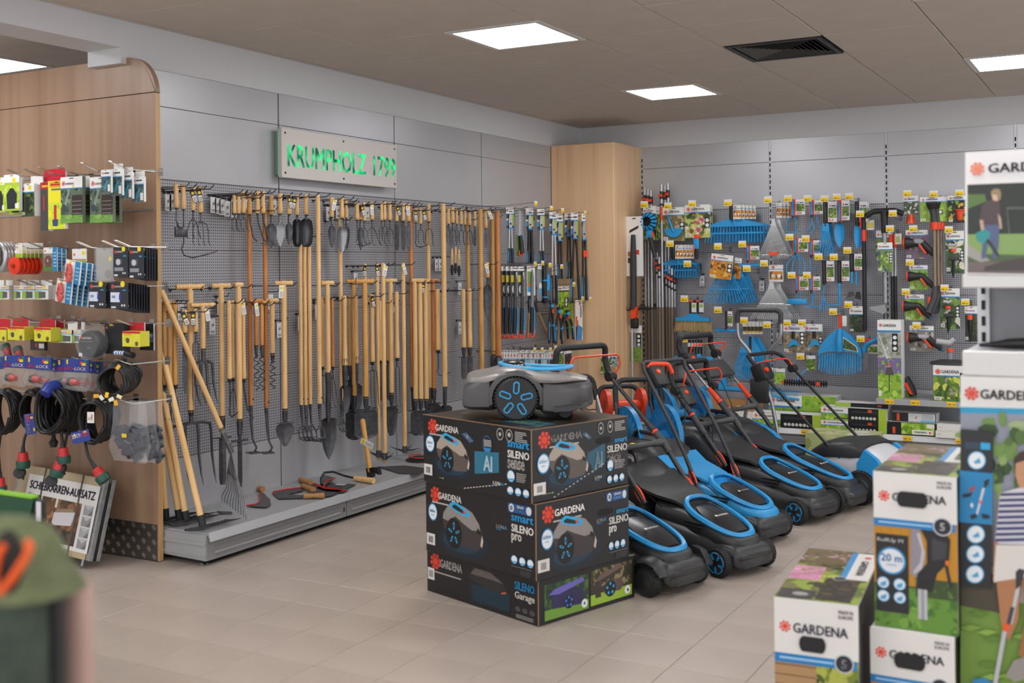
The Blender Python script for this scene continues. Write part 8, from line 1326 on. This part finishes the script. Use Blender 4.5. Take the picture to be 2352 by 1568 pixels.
t, m = coil(80, 940, 26, 44, .2, 'black cable coil with an upright blue label, second from the left', 12, .0085, .12, .5); bluelabel(t, m, -17, -40, 30, -16, 1.45, -.09); plugend(t, m, [(-8*m, -.02, -42*m), (-18*m, -.03, -60*m), (-22*m, -.03, -86*m)], (0, 0, -1))
t, m = coil(130, 940, 33, 50, .28, 'largest black cable coil in the middle, with a blue band on top', 16, .0095, .17, .35); part(t, 'blue_band', MB().tube([(-2*m, -.1, 40*m), (2*m, -.07, 54*m), (6*m, -.02, 56*m)], [.03, .032, .03], 8), M('26388c', .4), 50); plugend(t, m, [(16*m, -.02, -48*m), (20*m, -.02, -76*m)], (.05, 0, -1)); part(t, 'black_plug', MB().tube([(0, -.03, -48*m), (0, -.03, -66*m), (0, -.03, -72*m), (0, -.03, -84*m)], [.007, .012, .024, .016], 8), cab, 50)
t, m = coil(160, 944, 22, 48, .16, 'black cable coil directly behind the largest one', 12, .009, .14, .5); plugend(t, m, [(16*m, -.12, -40*m), (14*m, -.16, -84*m), (10*m, -.16, -92*m)], (-.3, 0, -1))
t, m = coil(226, 964, 33, 48, .22, 'black cable coil with an upside-down blue label, right of the largest', 14, .009, .14, .35); bluelabel(t, m, -37, -44, 8, -18, -.22, -.11, flip=True); plugend(t, m, [(-24*m, -.04, -44*m), (-14*m, -.05, -78*m), (0, -.05, -100*m)], (.55, 0, -.7), False); o = part(t, 'white_tag', MB().cbox(2*m, 19*m, -.115, -.112, 0, 25*m, .001), M_white, 0)
P().bars(-5*m, -4*m, 6*m, 3*m, 3, '8a8886').rect(3*m, -2*m, 6*m, 8*m, 'c8703a').build(o, wf(9*m, -.1154, 11*m))
t, m = coil(273, 870, 33, 34, .26, 'smooth black cable coil with yellow and white tags, upper right', 12, .0085, .22, .5)
for k, (x, z, c_) in enumerate([(-30, -32, 'e0a81f'), (-18, -36, 'dfdcd6'), (-6, -30, 'e6bf2a'), (4, -40, 'dfdcd6'), (22, -34, 'e6d8a0'), (14, -48, 'e0a81f'), (20, 32, 'e0a81f')]): part(t, 'paper_tag', MB().cbox(-6*m, 6*m, -.13, -.126, -4*m, 4*m, .001, 1, Matrix.Translation((x*m, 0, z*m)) @ Matrix.Rotation(k*.9, 4, 'Y')), M(c_, .5), 0)
# plastic bags with dark fittings
for i, (x0, x1, d) in enumerate([(262, 334, .3), (300, 354, .22), (320, 371, .15)]):
    w, h, q = span(D_, x0, 921, x1, 1060, d); lab = f'{ORD[i]} clear plastic bag of dark fittings from the left, low on the display'; t = thing('plastic_bag', lab, 'bag', q, 0, 'clear bags of dark fittings'); HUNG.append(((x0+x1)/2, 921, lab, D_)); part(t, 'film', MB().loft([[(-w*.5, -.004, h), (w*.5, -.004, h), (w*.5, .004, h), (-w*.5, .004, h)], [(-w*.5, -.012, h*.6), (w*.5, -.012, h*.6), (w*.5, .012, h*.6), (-w*.5, .012, h*.6)], [(-w*.5, -.035, h*.25), (w*.5, -.035, h*.25), (w*.5, .03, h*.25), (-w*.5, .03, h*.25)], [(-w*.5, -.004, 0), (w*.5, -.004, 0), (w*.5, .004, 0), (-w*.5, .004, 0)]]), FILM, 40); rr_ = random.Random(i)
    for k in range(22): part(t, 'dark_fitting', MB().cbox(-.03, .03, -.014, .014, -.02, .02, .006, 1, Matrix.Translation((rr_.uniform(-.36, .36)*w, rr_.uniform(-.01, .008), h*(.06+.5*rr_.random()))) @ Matrix.Rotation(rr_.uniform(-1, 1), 4, 'Y')), M('262a38', .45), 30)
    if i == 0: part(t, 'yellow_sticker', MB().box(-w*.06, w*.08, -.039, -.037, h*.42, h*.48), M('e6c91f', .5), 0)
# silver hooks of the display
HK = [(18, 389), (56, 387), (90, 384), (134, 382), (188, 374), (253, 370), (31, 557), (66, 556), (114, 556), (177, 555), (235, 553), (265, 552), (40, 642), (70, 645), (105, 643), (138, 642), (210, 645), (262, 645), (15, 726), (48, 726), (70, 728), (118, 730), (184, 734), (232, 735), (270, 735), (112, 817), (60, 815), (168, 820), (268, 826), (52, 903), (195, 915), (272, 918)]
for i, (px, py) in enumerate(HK):
    q = spot(D_, px, py, .33); t = thing('display_hook', f'{onum(i)} bent silver wire hook of the wooden display, counting rows left to right', 'hook', (q.x, YD, q.z), 0, 'silver hooks on the wooden display'); part(t, 'rod', MB().tube([(-.012, 0, -.03), (-.012, -.24, -.03), (-.012, -.33, 0), (.008, -.33, 0), (.008, -.24, -.03), (.008, 0, -.03)], .0023, 6).box(-.02, .016, -.004, 0, -.05, -.01), M('bdb9b3', .25, .9), 50)
# ---------------------------------------------------------------- strapped package leaning on the display
BR = V((-4.602, 3.865, .05)); U_ = V((.991, -.132, 0)).normalized(); Vv = V((-.045, .105, .39)); Vv = (Vv-U_*Vv.dot(U_)).normalized(); wP, hP = .80, .405
t = thing('barrow_panel_pack', 'strapped pack of grey panels with a wheelbarrow box label, leaning on the display', 'package', BR-U_*wP*.5); T0 = frame(-U_*wP*.5, U_, Vv)
galv = noisemat('galvanised', [(.3, '8f9192'), (.7, 'a9abab')], (30, 30, 30), .35, 3, metal=.6)
for k, (c_, a, b_) in enumerate([(M('b3a284', .7), 0, -.004), (galv, -.005, -.03), (dark, -.031, -.05), (galv, -.051, -.072)]): part(t, ['cardboard_wrap', 'grey_panel', 'spacer_board', 'grey_panel'][k], MB().cbox(0 if k else .03, wP+(.0 if k else -.03), 0, hP-(.0 if k != 2 else .02), b_, a, .001), c_, 0, T0)
part(t, 'cardboard_top', MB().box(.03, wP-.03, hP-.002, hP+.002, -.04, .0), M('b3a284', .7), 0, T0)
for x in (.27, .62): part(t, 'strap', MB().box(x-.006, x+.006, -.002, hP+.003, .0005, .003).box(x-.006, x+.006, hP+.001, hP+.004, -.07, .003), M('55534c', .5), 0, T0)
for x in (.5, .72): part(t, 'foot', MB().cyl((x, -.055, -.03), (x, .0, -.03), .008).cyl((x-.012, -.05, -.03), (x+.012, -.05, -.03), .018), M('9a9c9c', .35, .8), 40, T0)
p = P(); lw, lh = .66, .335; ox_ = wP-.018-lw; p.rect(0, 0, lw, lh, 'dedcd9'); p.photo(.17, .02, .535, .235, ['6a4a32', '8a5f3e', '54402e', '9a7048', '3e3026'], 40, 3, .2, '6b4c34'); p.rect(.17, .02, .535, .085, '4a3d30'); p.photo(.17, .02, .535, .09, ['4a3d30', '5c4c3a', '3a3028'], 16, 4, .2); p.rect(.30, .19, .32, .235, 'cfc8c0')
p.poly([(.30, .10), (.47, .115), (.49, .185), (.305, .165)], 'c9c5ca').poly([(.305, .165), (.49, .185), (.455, .2), (.33, .185)], '8f7a62').poly([(.49, .185), (.47, .115), (.48, .12), (.5, .18)], 'a8a4aa').poly([(.27, .12), (.36, .075), (.365, .08), (.275, .125)], '2a2624').poly([(.355, .03), (.36, .03), (.365, .085), (.36, .085)], '2a2624').disc(.43, .06, .028, '2e2a28', 12)
for k in range(4): p.rect(.56, .018+.055*k, .64, .068+.055*k, ['8f9092', 'a0a1a3', '8a8b8d', '97989a'][k]); p.poly([(.56, .068+.055*k), (.60, .045+.055*k), (.64, .068+.055*k)], 'b9babc'); p.poly([(.60, .02+.055*k), (.64, .05+.055*k), (.64, .02+.055*k)], '6a6b6e')
p.rect(.075, .16, .16, .235, '26242a').rect(.087, .172, .12, .223, 'dedcd9')
LT = T0 @ Matrix.Translation((ox_, .03, .0006)); o = p.build(t, LT, 'paper_label'); text(t, 'SCHIEBKARREN-AUFSATZ', LT, .03, .262, .635, .305, M('26243e', .5), .025); text(t, 'RISTA', LT, .122, .17, .158, .222, M('dedcd9', .5), .02); text(t, 'von', LT, .03, .225, .06, .24, M('8a8886', .5), .01)
# ================================================================ foreground: hose boxes, poster shelf, cloth and bin at the left
tan_ = ['b08a62', '9a7650', 'c4a078']
def hosebox(x0, y0, rz, w, dep, h, z0, label, name_, meters, hole_on, top=True):
    t = thing('hose_box_carton', label, 'box', (x0, y0, z0), rz); part(t, 'carton', MB().cbox(0, w, 0, dep, 0, h, .004), M('d9d6d3', .45), 0); part(t, 'dark_side', MB().box(w-.0005, w+.0008, .004, dep-.004, .004, h-.004), M('1f1f22', .45), 0)
    Fm = wf(0, -.0005, 0); p = P(); hh = h*.30
    p.rect(0, 0, w, h-hh, '3a2f24')
    if name_ == 'RollUp M':
        p.rect(0, h*.28, w, h*.70, 'b9821f')
        for k in range(8): p.rect(w*(.08+.12*k), h*.45, w*(.085+.12*k), h*.7, '9a6a18')
        p.photo(0, 0, w, h*.27, ['5f8a34', '4f7a2c', '6f9a3e', '3f6a28'], 30, 5, .2).photo(w*.5, h*.22, w, h*.34, ['3a4a24', '2a3a1c', '55703a'], 14, 6, .2)
        p.poly([(w*.45, h*.64), (w*.55, h*.66), (w*.62, h*.50), (w*.60, h*.38), (w*.5, h*.34), (w*.44, h*.36)], '8d8790').poly([(w*.56, h*.66), (w*.85, h*.66), (w*.92, h*.60), (w*.90, h*.46), (w*.76, h*.38), (w*.70, h*.26), (w*.52, h*.26), (w*.52, h*.36), (w*.64, h*.44), (w*.64, h*.58)], '1f1f22').poly([(w*.52, h*.62), (w*.56, h*.63), (w*.62, h*.5), (w*.58, h*.4), (w*.48, h*.36), (w*.48, h*.38), (w*.56, h*.44), (w*.58, h*.52)], 'b9b4ba').poly([(w*.70, h*.6), (w*.88, h*.58), (w*.86, h*.48), (w*.7, h*.46)], '3a3a40').rect(w*.53, h*.08, w*.64, h*.27, 'b4b4b8').rect(w*.57, h*.08, w*.60, h*.27, '8f8f94').poly([(w*.84, h*.46), (w*.88, h*.46), (w*.94, h*.3), (w*.90, h*.3)], '26262a').rect(w*.86, h*.44, w*.9, h*.47, 'd8702a')
        p.rect(.005, h*.10, w*.42, h*.60, '232225'); nl = h*.545; cx, cy, cr = w*.215, h*.43, w*.175
    else:
        p.rect(0, 0, w*.5, h-hh, 'a8845c')
        for k in range(6): p.rect(0, h*(.36+.055*k), w*.5, h*(.366+.055*k), '6a4e34')
        p.photo(w*.5, 0, w, h-hh, ['6f7f2e', '8a9a3a', '4a5a20', 'a8ac4a', '35421a'], 40, 7, .2); p.rect(.003, h*.0, w*.46, h*.44, '232225'); nl = h*.36; cx, cy, cr = w*.215, h*.2, w*.175
    p.rect(0, h-hh, w, h, 'dad7d4').rect(0, h-hh-h*.05, w*.98, h-hh, '2277b5').bars(w*.06, h-hh-h*.03, w*.7, h-hh-h*.018, 1, '9cc4e0', .9).logo(w*.13, h*.845, w*.07, 'd6432c').ringd(w*.83, h-hh-h*.02, w*.115, 'b9c0c6', '23242a', n=20)
    p.ringd(cx, cy, cr, '2a86b8', 'd8dce2', n=22)
    for k in range(2):
        for j in range(2): p.ringd(w*(.11+.2*k), cy-h*.145-h*.085*j, w*.075, '5fa8d0', 'd8dce2', n=16); p.poly([(w*(.07+.2*k), cy-h*.15-h*.085*j), (w*(.15+.2*k), cy-h*.13-h*.085*j), (w*(.14+.2*k), cy-h*.165-h*.085*j), (w*(.08+.2*k), cy-h*.17-h*.085*j)], '4a9ccc')
    p.build(t, Fm)
    text(t, 'GARDENA', Fm, w*.23, h*.818, w*.88, h*.872, M_ink, .025, lift=.004); text(t, '5', Fm, w*.80, h-hh-h*.045, w*.86, h-hh+h*.005, M('c9c9cc', .5), .03, lift=.004); text(t, 'MADE IN', Fm, w*.77, h*.945, w*.94, h*.965, M('5a5a5e', .5), .02); text(t, 'EUROPE', Fm, w*.77, h*.918, w*.94, h*.938, M('5a5a5e', .5), .02); text(t, name_, Fm, w*.04, nl, w*.36, nl+h*.03, M('c9c7c5', .5), .03, lift=.004)
    if meters: text(t, meters, Fm, w*.085, cy-h*.005, w*.345, cy+h*.045, M('3a8ac0', .5), .02, lift=.004); p2 = P(); p2.rect(w*.15, cy-h*.03, w*.28, cy-h*.022, '8fb4cc'); p2.build(t, Fm @ Matrix.Translation((0, 0, .003)))
    hx, hz, hw_ = hole_on; part(t, 'hand_hole', MB().prism([(hx*w+hw_*w*cos(a)*.32+(hw_*w*.6 if cos(a) > 0 else -hw_*w*.6), hz*h+.022*sin(a)) for a in [2*pi*k/20+.05 for k in range(20)]], .004, .0075, 'z'), M('17171a', .6), 0, Fm)
    if top:
        Ft = frame((0, 0, h+.0006), (1, 0, 0), (0, 1, 0)); q = P(); q.photo(0, 0, w, dep, ['8a9a3a', '5c6b2a', 'a8b04a', '6f6a3a', '3a3a22'], 40, 11, .2); q.photo(w*.0, dep*.35, w*.4, dep*.62, ['c88aa8', 'd8a8be', 'b87a98', '9a8a5a'], 16, 12, .3); q.photo(0, dep*.66, w*.66, dep, ['6a5a3a', '4a4a28', '7a7a3a', 'b88a9a'], 22, 13, .2); q.rect(.004, .004, w*.45, dep*.16, '3a3734').disc(w*.28, dep*.085, w*.1, '9a9896', 14, dep*.03); q.photo(w*.48, .01, w*.9, dep*.42, ['2f2620', '3f3226', '231d18', '5a4a2a'], 22, 14, .2).rect(w*.63, dep*.42, w*.71, dep*.97, '3f8fc8').rect(w*.71, dep*.42, w*.995, dep*.97, 'dad7d4').ringd(w*.64, dep*.42, w*.09, 'b9c0c6', '2a3040', dep*.035).disc(w*.86, dep*.88, w*.05, 'd6432c', 10, dep*.025); q.build(t, Ft)
        text(t, 'GARDENA', Ft @ Matrix.Translation((w*.80, dep*.80, 0)) @ Matrix.Rotation(-pi/2, 4, 'Z'), 0, 0, dep*.30, w*.1, M_ink, .025, lift=.004); part(t, 'lid_seam', MB().box(w*.46, w*.468, 0, dep, h-.001, h+.0009), M('7a7048', .6), 0)
    return t
hosebox(-.688, 3.338, 0, .229, .54, .452, 0, 'lower twenty metre hose box carton, under the other one by the poster', 'RollUp M', '20 m', (.475, .815, .20), False)
hosebox(-.676, 3.348, 0, .226, .54, .446, .4535, 'upper twenty metre hose box carton of the stack beside the poster', 'RollUp M', '20 m', (.475, .835, .20))
hosebox(-.9375, 3.230, R_(5), .236, .60, .532, 0, 'separate hose box carton standing left of the stacked pair', 'RollUp XL', None, (.46, .765, .17))
# poster shelf at the right
YG = 3.40; XG = -.443; gs = thing('poster_shelf', 'white shelf unit with large garden posters at the right picture edge', 'shelf', (XG, YG, 0)); gw = 1.0; pz_ = lambda py: hit(2215, py, 1, YG).z
whs = M('cfcfcf', .4); z_ = [pz_(y) for y in (350, 630, 661, 805, 862)]
part(gs, 'upper_lip', MB().cbox(.008, gw, 0, .03, z_[2], z_[1], .003), whs, 0); part(gs, 'upper_board', MB().box(.01, gw, .03, .42, z_[2]+.012, z_[1]-.002), whs, 0); part(gs, 'lower_lip', MB().cbox(.005, gw, 0, .03, z_[4], z_[3], .003), whs, 0); part(gs, 'lower_board', MB().box(.01, gw, .03, .42, z_[4]+.02, z_[3]-.002), M('c4c4c6', .3), 0)
part(gs, 'back_panel', MB().box(.035, gw, .42, .44, 0, 1.8), M('8f8f93', .5), 0); u = part(gs, 'upright', MB().box(.0, .035, .40, .45, 0, 1.82), M('bdbdc0', .4, .3), 0); s_ = MB()
for k in range(34): s_.box(.012, .024, .3985, .402, .1+k*.05, .13+k*.05)
tag(part(u, 'slots', s_, dark, 0), kind='stuff'); part(gs, 'side_frame', MB().box(.0, .012, .012, .42, 0, z_[4]), dark, 0)
pw = lambda px, py: (hit(px, py, 1, YG).x-XG, hit(px, py, 1, YG).z)
def poster(t_, base, shapes, clip=gw):
    p = P(.00008)
    for s in shapes: p.poly([pw(*q) for q in s[1]], s[0])
    return p.build(t_, wf(0, -.001, 0))
ub = thing('garden_poster', 'upper poster of a man with a leaf blower in a clear frame', 'poster', (XG, YG, 0)); a, b = pw(2217, 350)[0], gw
part(ub, 'poster_sheet', MB().cbox(a, b, .002, .006, z_[1]+.001, z_[0], .001), M('d6d4d5', .35), 0); 
poster(ub, None, [('dcdadb', [(2217, 350), (2900, 318), (2900, 640), (2217, 629)]), ('4a5a3c', [(2222, 424), (2900, 398), (2900, 640), (2222, 626)]), ('252b26', [(2222, 424), (2900, 398), (2900, 545), (2222, 540)]), ('54703a', [(2222, 446), (2262, 446), (2266, 462), (2222, 480)]), ('7d9a58', [(2222, 538), (2900, 530), (2900, 600), (2222, 582)]), ('97938f', [(2222, 560), (2275, 598), (2252, 602), (2222, 588)]), ('6a5f5c', [(2222, 602), (2900, 590), (2900, 630), (2222, 626)]), ('453c3c', [(2262, 612), (2310, 598), (2352, 592), (2900, 590), (2900, 620), (2260, 622)]),
 ('8f7a5a', [(2276, 440), (2284, 433), (2296, 434), (2300, 444), (2298, 458), (2288, 464), (2279, 458)]), ('c8a890', [(2278, 446), (2290, 448), (2292, 462), (2283, 464)]), ('4a3d40', [(2256, 470), (2272, 460), (2296, 462), (2298, 490), (2300, 512), (2288, 518), (2262, 518), (2250, 505)]), ('b89a84', [(2250, 505), (2258, 505), (2262, 530), (2254, 532)]), ('b89a84', [(2292, 490), (2299, 500), (2302, 524), (2296, 526)]), ('4f5a7e', [(2262, 517), (2296, 516), (2294, 560), (2290, 594), (2280, 594), (2279, 560), (2272, 545), (2264, 592), (2254, 594), (2258, 550)]), ('2f8a8c', [(2240, 536), (2262, 526), (2276, 534), (2272, 546), (2258, 560), (2244, 552)]), ('2a3036', [(2264, 552), (2272, 548), (2296, 586), (2290, 588)]), ('5a5f58', [(2312, 476), (2900, 470), (2900, 474), (2314, 480), (2320, 536), (2317, 536)])])
p = P(.00008); cu = pw(2245, 388); p.logo(cu[0], cu[1], .019, 'df7a5c'); p.build(ub, wf(0, -.004, 0)); u0, v0 = pw(2270, 398); u1, v1 = pw(2490, 372); text(ub, 'GARDENA', wf(0, -.003, 0), u0, v0, u0+.195, v0+.027, M('4a4a5e', .5), .025)
lbp = thing('garden_poster', 'large lower poster of a woman in a striped top with a grass trimmer', 'poster', (XG, YG, 0)); part(lbp, 'poster_sheet', MB().cbox(.0, gw, .002, .008, .02, z_[4]-.001, .001), M('d6d4d5', .4), 0)
big = 2900; shp = [('dad8d6', [(2206, 864), (big, 878), (big, 960), (2206, 942)]), ('2b93bd', [(2206, 934), (big, 952), (big, 962), (2206, 948)]), ('8a8f9c', [(2206, 948), (big, 962), (big, 1300), (2206, 1300)]), ('6f8f3c', [(2206, 1380), (big, 1400), (big, 2060), (2206, 2060)]), ('4a4234', [(2206, 1310), (2300, 1320), (2310, 1410), (2206, 1390)])]
rr_ = random.Random(3)
for k in range(90):
    x, y = rr_.uniform(2212, 2480), rr_.uniform(955, 1160); r1, r2 = rr_.uniform(8, 26), rr_.uniform(8, 20); shp.append((rr_.choice(['4f6a34', '6a8a44', '3a5228', '86a05c', '97a87a', '2f4422']), [(x+r1*cos(a_)*rr_.uniform(.7, 1.1), y+r2*sin(a_)) for a_ in [2*pi*j/7 for j in range(7)]]))
for k in range(60):
    x, y = rr_.uniform(2230, 2500), rr_.uniform(1400, 2000); shp.append((rr_.choice(['7a9a42', '668636', '86a64c', '5c7c30']), [(x-24, y), (x, y-7), (x+26, y), (x, y+9)]))
shp += [('3a2a24', [(2330, 1050), (2345, 1036), (2375, 1030), (2395, 1050), (2395, 1080), (2380, 1110), (2332, 1100)]), ('b98a6a', [(2334, 1062), (2365, 1052), (2372, 1090), (2360, 1118), (2342, 1116), (2333, 1090)]), ('b98a6a', [(2345, 1112), (2372, 1108), (2376, 1130), (2340, 1132)])]
bot = [(2298, 1130), (2340, 1118), (2400, 1118), (2420, 1140), (2420, 1250), (2286, 1246)]; shp.append(('c9c6ce', bot))
for k in range(9): y = 1130+13*k; shp.append(('3a3f6e', [(2299-1.4*k, y), (2420, y-3), (2420, y+4), (2298-1.4*k, y+7)]))
shp += [('b07a56', [(2286, 1240), (2294, 1240), (2290, 1330), (2282, 1330)]), ('d2cdc8', [(2290, 1248), (2420, 1250), (2420, 1330), (2352, 1322), (2284, 1334), (2286, 1290)]), ('a87450', [(2290, 1332), (2345, 1324), (2340, 1420), (2318, 1470), (2300, 1425)]), ('95643f', [(2348, 1324), (2410, 1330), (2400, 1480), (2370, 1520), (2340, 1500), (2356, 1420)]), ('8f8a86', [(2312, 1545), (2330, 1512), (2372, 1500), (2380, 1550), (2330, 1562)]), ('34343a', [(2334, 1310), (2342, 1302), (2356, 1306), (2346, 1340), (2334, 1350)]), ('b9bac0', [(2334, 1350), (2344, 1345), (2326, 1430), (2318, 1430)]), ('3f3f44', [(2322, 1390), (2332, 1390), (2322, 1432), (2312, 1432)]), ('df5a2c', [(2306, 1428), (2321, 1430), (2318, 1446), (2303, 1444)]), ('b4b5bc', [(2304, 1445), (2314, 1446), (2292, 1568), (2282, 1568)]), ('2f7fb5', [(2236, 1556), (2262, 1552), (2284, 1566), (2280, 1590), (2236, 1590)])]
shp += [('232427', [(2208, 983), (2283, 990), (2278, 1348), (2206, 1344)]), ('1f7fb4', [(2206, 1078), (2282, 1085), (2280, 1202), (2205, 1196)]), ('2c3f50', [(2218, 1012), (2252, 1014), (2252, 1030), (2218, 1028)]), ('2f9fd0', [(2254, 1014), (2276, 1016), (2276, 1031), (2254, 1030)])]
for (x, y, r) in ((2245, 1055, 21), (2243, 1224, 21), (2242, 1269, 21), (2241, 1315, 21)): shp += [('4aa3d4', [(x+r*cos(a_), y+r*sin(a_)) for a_ in [2*pi*j/18 for j in range(18)]]), ('dde2e6', [(x+r*.88*cos(a_), y+r*.88*sin(a_)) for a_ in [2*pi*j/18 for j in range(18)]]), ('4a9ccc', [(x-8, y+4), (x+6, y-6), (x+10, y+6), (x-2, y+8)])]
shp += [('26282e', [(2262, 1102), (2275, 1096), (2272, 1110), (2262, 1120)]), ('c9ccd2', [(2258, 1118), (2264, 1118), (2248, 1178), (2243, 1178)]), ('df5a2c', [(2252, 1146), (2258, 1147), (2256, 1154), (2250, 1153)]), ('202226', [(2230, 1180), (2244, 1176), (2246, 1186), (2232, 1190)]), ('202226', [(2256, 1176), (2274, 1180), (2276, 1188), (2258, 1188)]), ('202226', [(2212, 1132), (2236, 1128), (2230, 1138), (2214, 1140)]), ('a8423a', [(2226, 1124), (2240, 1112), (2244, 1116), (2232, 1128)]), ('e4e6ea', [(2230, 1156), (2238, 1156), (2238, 1159), (2230, 1159)]), ('e4e6ea', [(2232.5, 1152), (2235.5, 1152), (2235.5, 1163), (2232.5, 1163)])]
poster(lbp, None, shp); p = P(.00008); cu = pw(2232, 903); p.logo(cu[0], cu[1], .019, 'd6402c'); p.build(lbp, wf(0, -.004, 0)); u0, v0 = pw(2252, 915); text(lbp, 'GARDENA', wf(0, -.003, 0), u0, v0, u0+.158, v0+.027, M('34343f', .5), .025); u0, v0 = pw(2216, 1003); text(lbp, 'ComfortCut Li', wf(0, -.012, 0), u0, v0, u0+.083, v0+.011, M('b9b9bb', .5), .02); u0, v0 = pw(2215, 1104); text(lbp, 'SET', wf(0, -.012, 0), u0, v0, u0+.028, v0+.013, M_whiteink, .03); u0, v0 = pw(2220, 1026); text(lbp, 'Li-Ion', wf(0, -.012, 0), u0, v0, u0+.034, v0+.011, M_whiteink, .02)
_p = hit(2318, 792, 2, z_[3]+.012); t = thing('hose_fitting', 'small black tool lying on the white poster shelf', 'fitting', (_p.x, _p.y, z_[3]-.002)); part(t, 'body', MB().tube([(-.08, 0, .012), (-.04, 0, .014), (0, 0, .018), (.06, 0, .02)], [.005, .009, .015, .017], 10), M_black, 50); part(t, 'tan_end', MB().cyl((.06, 0, .02), (.075, 0, .02), .012, n=10), M('b89a72', .5), 40)
# ---------------------------------------------------------------- left foreground
DD = 1.25; fp = lambda px, py, d=DD: CAM+ray(px, py)*d
def cloth_loft(rows, d, sy=.8, n=20):
    rings = []
    for py, c, hw_ in rows:
        q = fp(c, py, d); r = hw_*d/F; rings.append([tuple(q+RT*(r*cos(a)*(1+.02*math.sin(5*a)))+V((FW.x, FW.y, 0))*(r*sy*sin(a))) for a in [2*pi*k/n for k in range(n)]])
    return rings
base = fp(10, 1500); gsk = thing('garden_sack', 'blurred dark green garden sack with olive flared cloth cover and orange cord', 'sack', (base.x, base.y, 0)); inv = Matrix.Translation((-base.x, -base.y, 0))
olive = noisemat('olive_cloth', [(.3, '4c5236'), (.7, '5e6444')], (40, 40, 40), .85, 4)
part(gsk, 'olive_cover', MB().loft(cloth_loft([(1183, 10, 20), (1192, 10, 62), (1210, 10, 96), (1240, 10, 122), (1290, 10, 143), (1330, 12, 165), (1352, 14, 178), (1356, 14, 172), (1340, 12, 150)], DD)).T(inv), olive, 60)
part(gsk, 'green_body', MB().loft(cloth_loft([(1330, 5, 95), (1400, 0, 105), (1600, 0, 108), (2200, 0, 108), (3640, 0, 108)], DD)).T(inv), noisemat('dark_green_cloth', [(.3, '27332a'), (.7, '3d4a3a')], (25, 25, 25), .6, 4), 60)
part(gsk, 'black_band', MB().loft(cloth_loft([(1345, 122, 24), (1500, 126, 24), (3640, 126, 24)], DD*1.02, .6, 10)).T(inv), M('1d1e1f', .6), 50)
part(gsk, 'pink_beige_panel', MB().loft(cloth_loft([(1330, 180, 24), (1350, 180, 34), (1500, 181, 36), (3640, 181, 36)], DD*1.05, .5, 12)).T(inv), M('a88a80', .8), 50)
front = lambda px, py: fp(px, py, DD-.085)
part(gsk, 'dark_opening', MB().loft([[tuple(front(20+r*36*cos(a), 1290+r*75*sin(a))-V((FW.x, FW.y, 0))*(.012*(1-r))) for a in [2*pi*k/16 for k in range(16)]] for r in (1, .6, .1)]).T(inv), M('1b1a17', .8), 50)
part(gsk, 'orange_cord', MB().tube([front(*q)-FW*.012 for q in [(70, 1236), (80, 1246), (72, 1270), (40, 1320), (8, 1356), (-2, 1330), (2, 1290), (10, 1262), (20, 1246)]], .0042, 8).T(inv), M('e2560e', .5), 60)
q = hit(76, 1140, 1, 2.35); gb = thing('green_bin', 'tall green plastic bin with a lime lid edge behind the olive sack', 'bin', (q.x-.2, 2.35, 0)); zr_ = q.z
part(gb, 'lime_lid', MB().cbox(-.2, .19, 0, .03, zr_-.011, zr_, .003), M('7ab02a', .45), 30); part(gb, 'bin_body', MB().loft([[(x, y, z) for x, y in ((-.2, .0), (a, 0), (a, .03), (-.2, .03))] for z, a in ((0, .15), (zr_-.06, .185), (zr_-.011, .2))]), M('14452c', .4), 40)
part(gb, 'dark_handle', MB().cbox(.19, .232, .006, .024, zr_-.09, zr_-.012, .004), M('1f2a22', .5), 30); o = part(gb, 'white_tag', MB().cbox(.212, .232, .001, .004, zr_-.075, zr_-.015, .0005), M('cfc9d4', .5), 0)
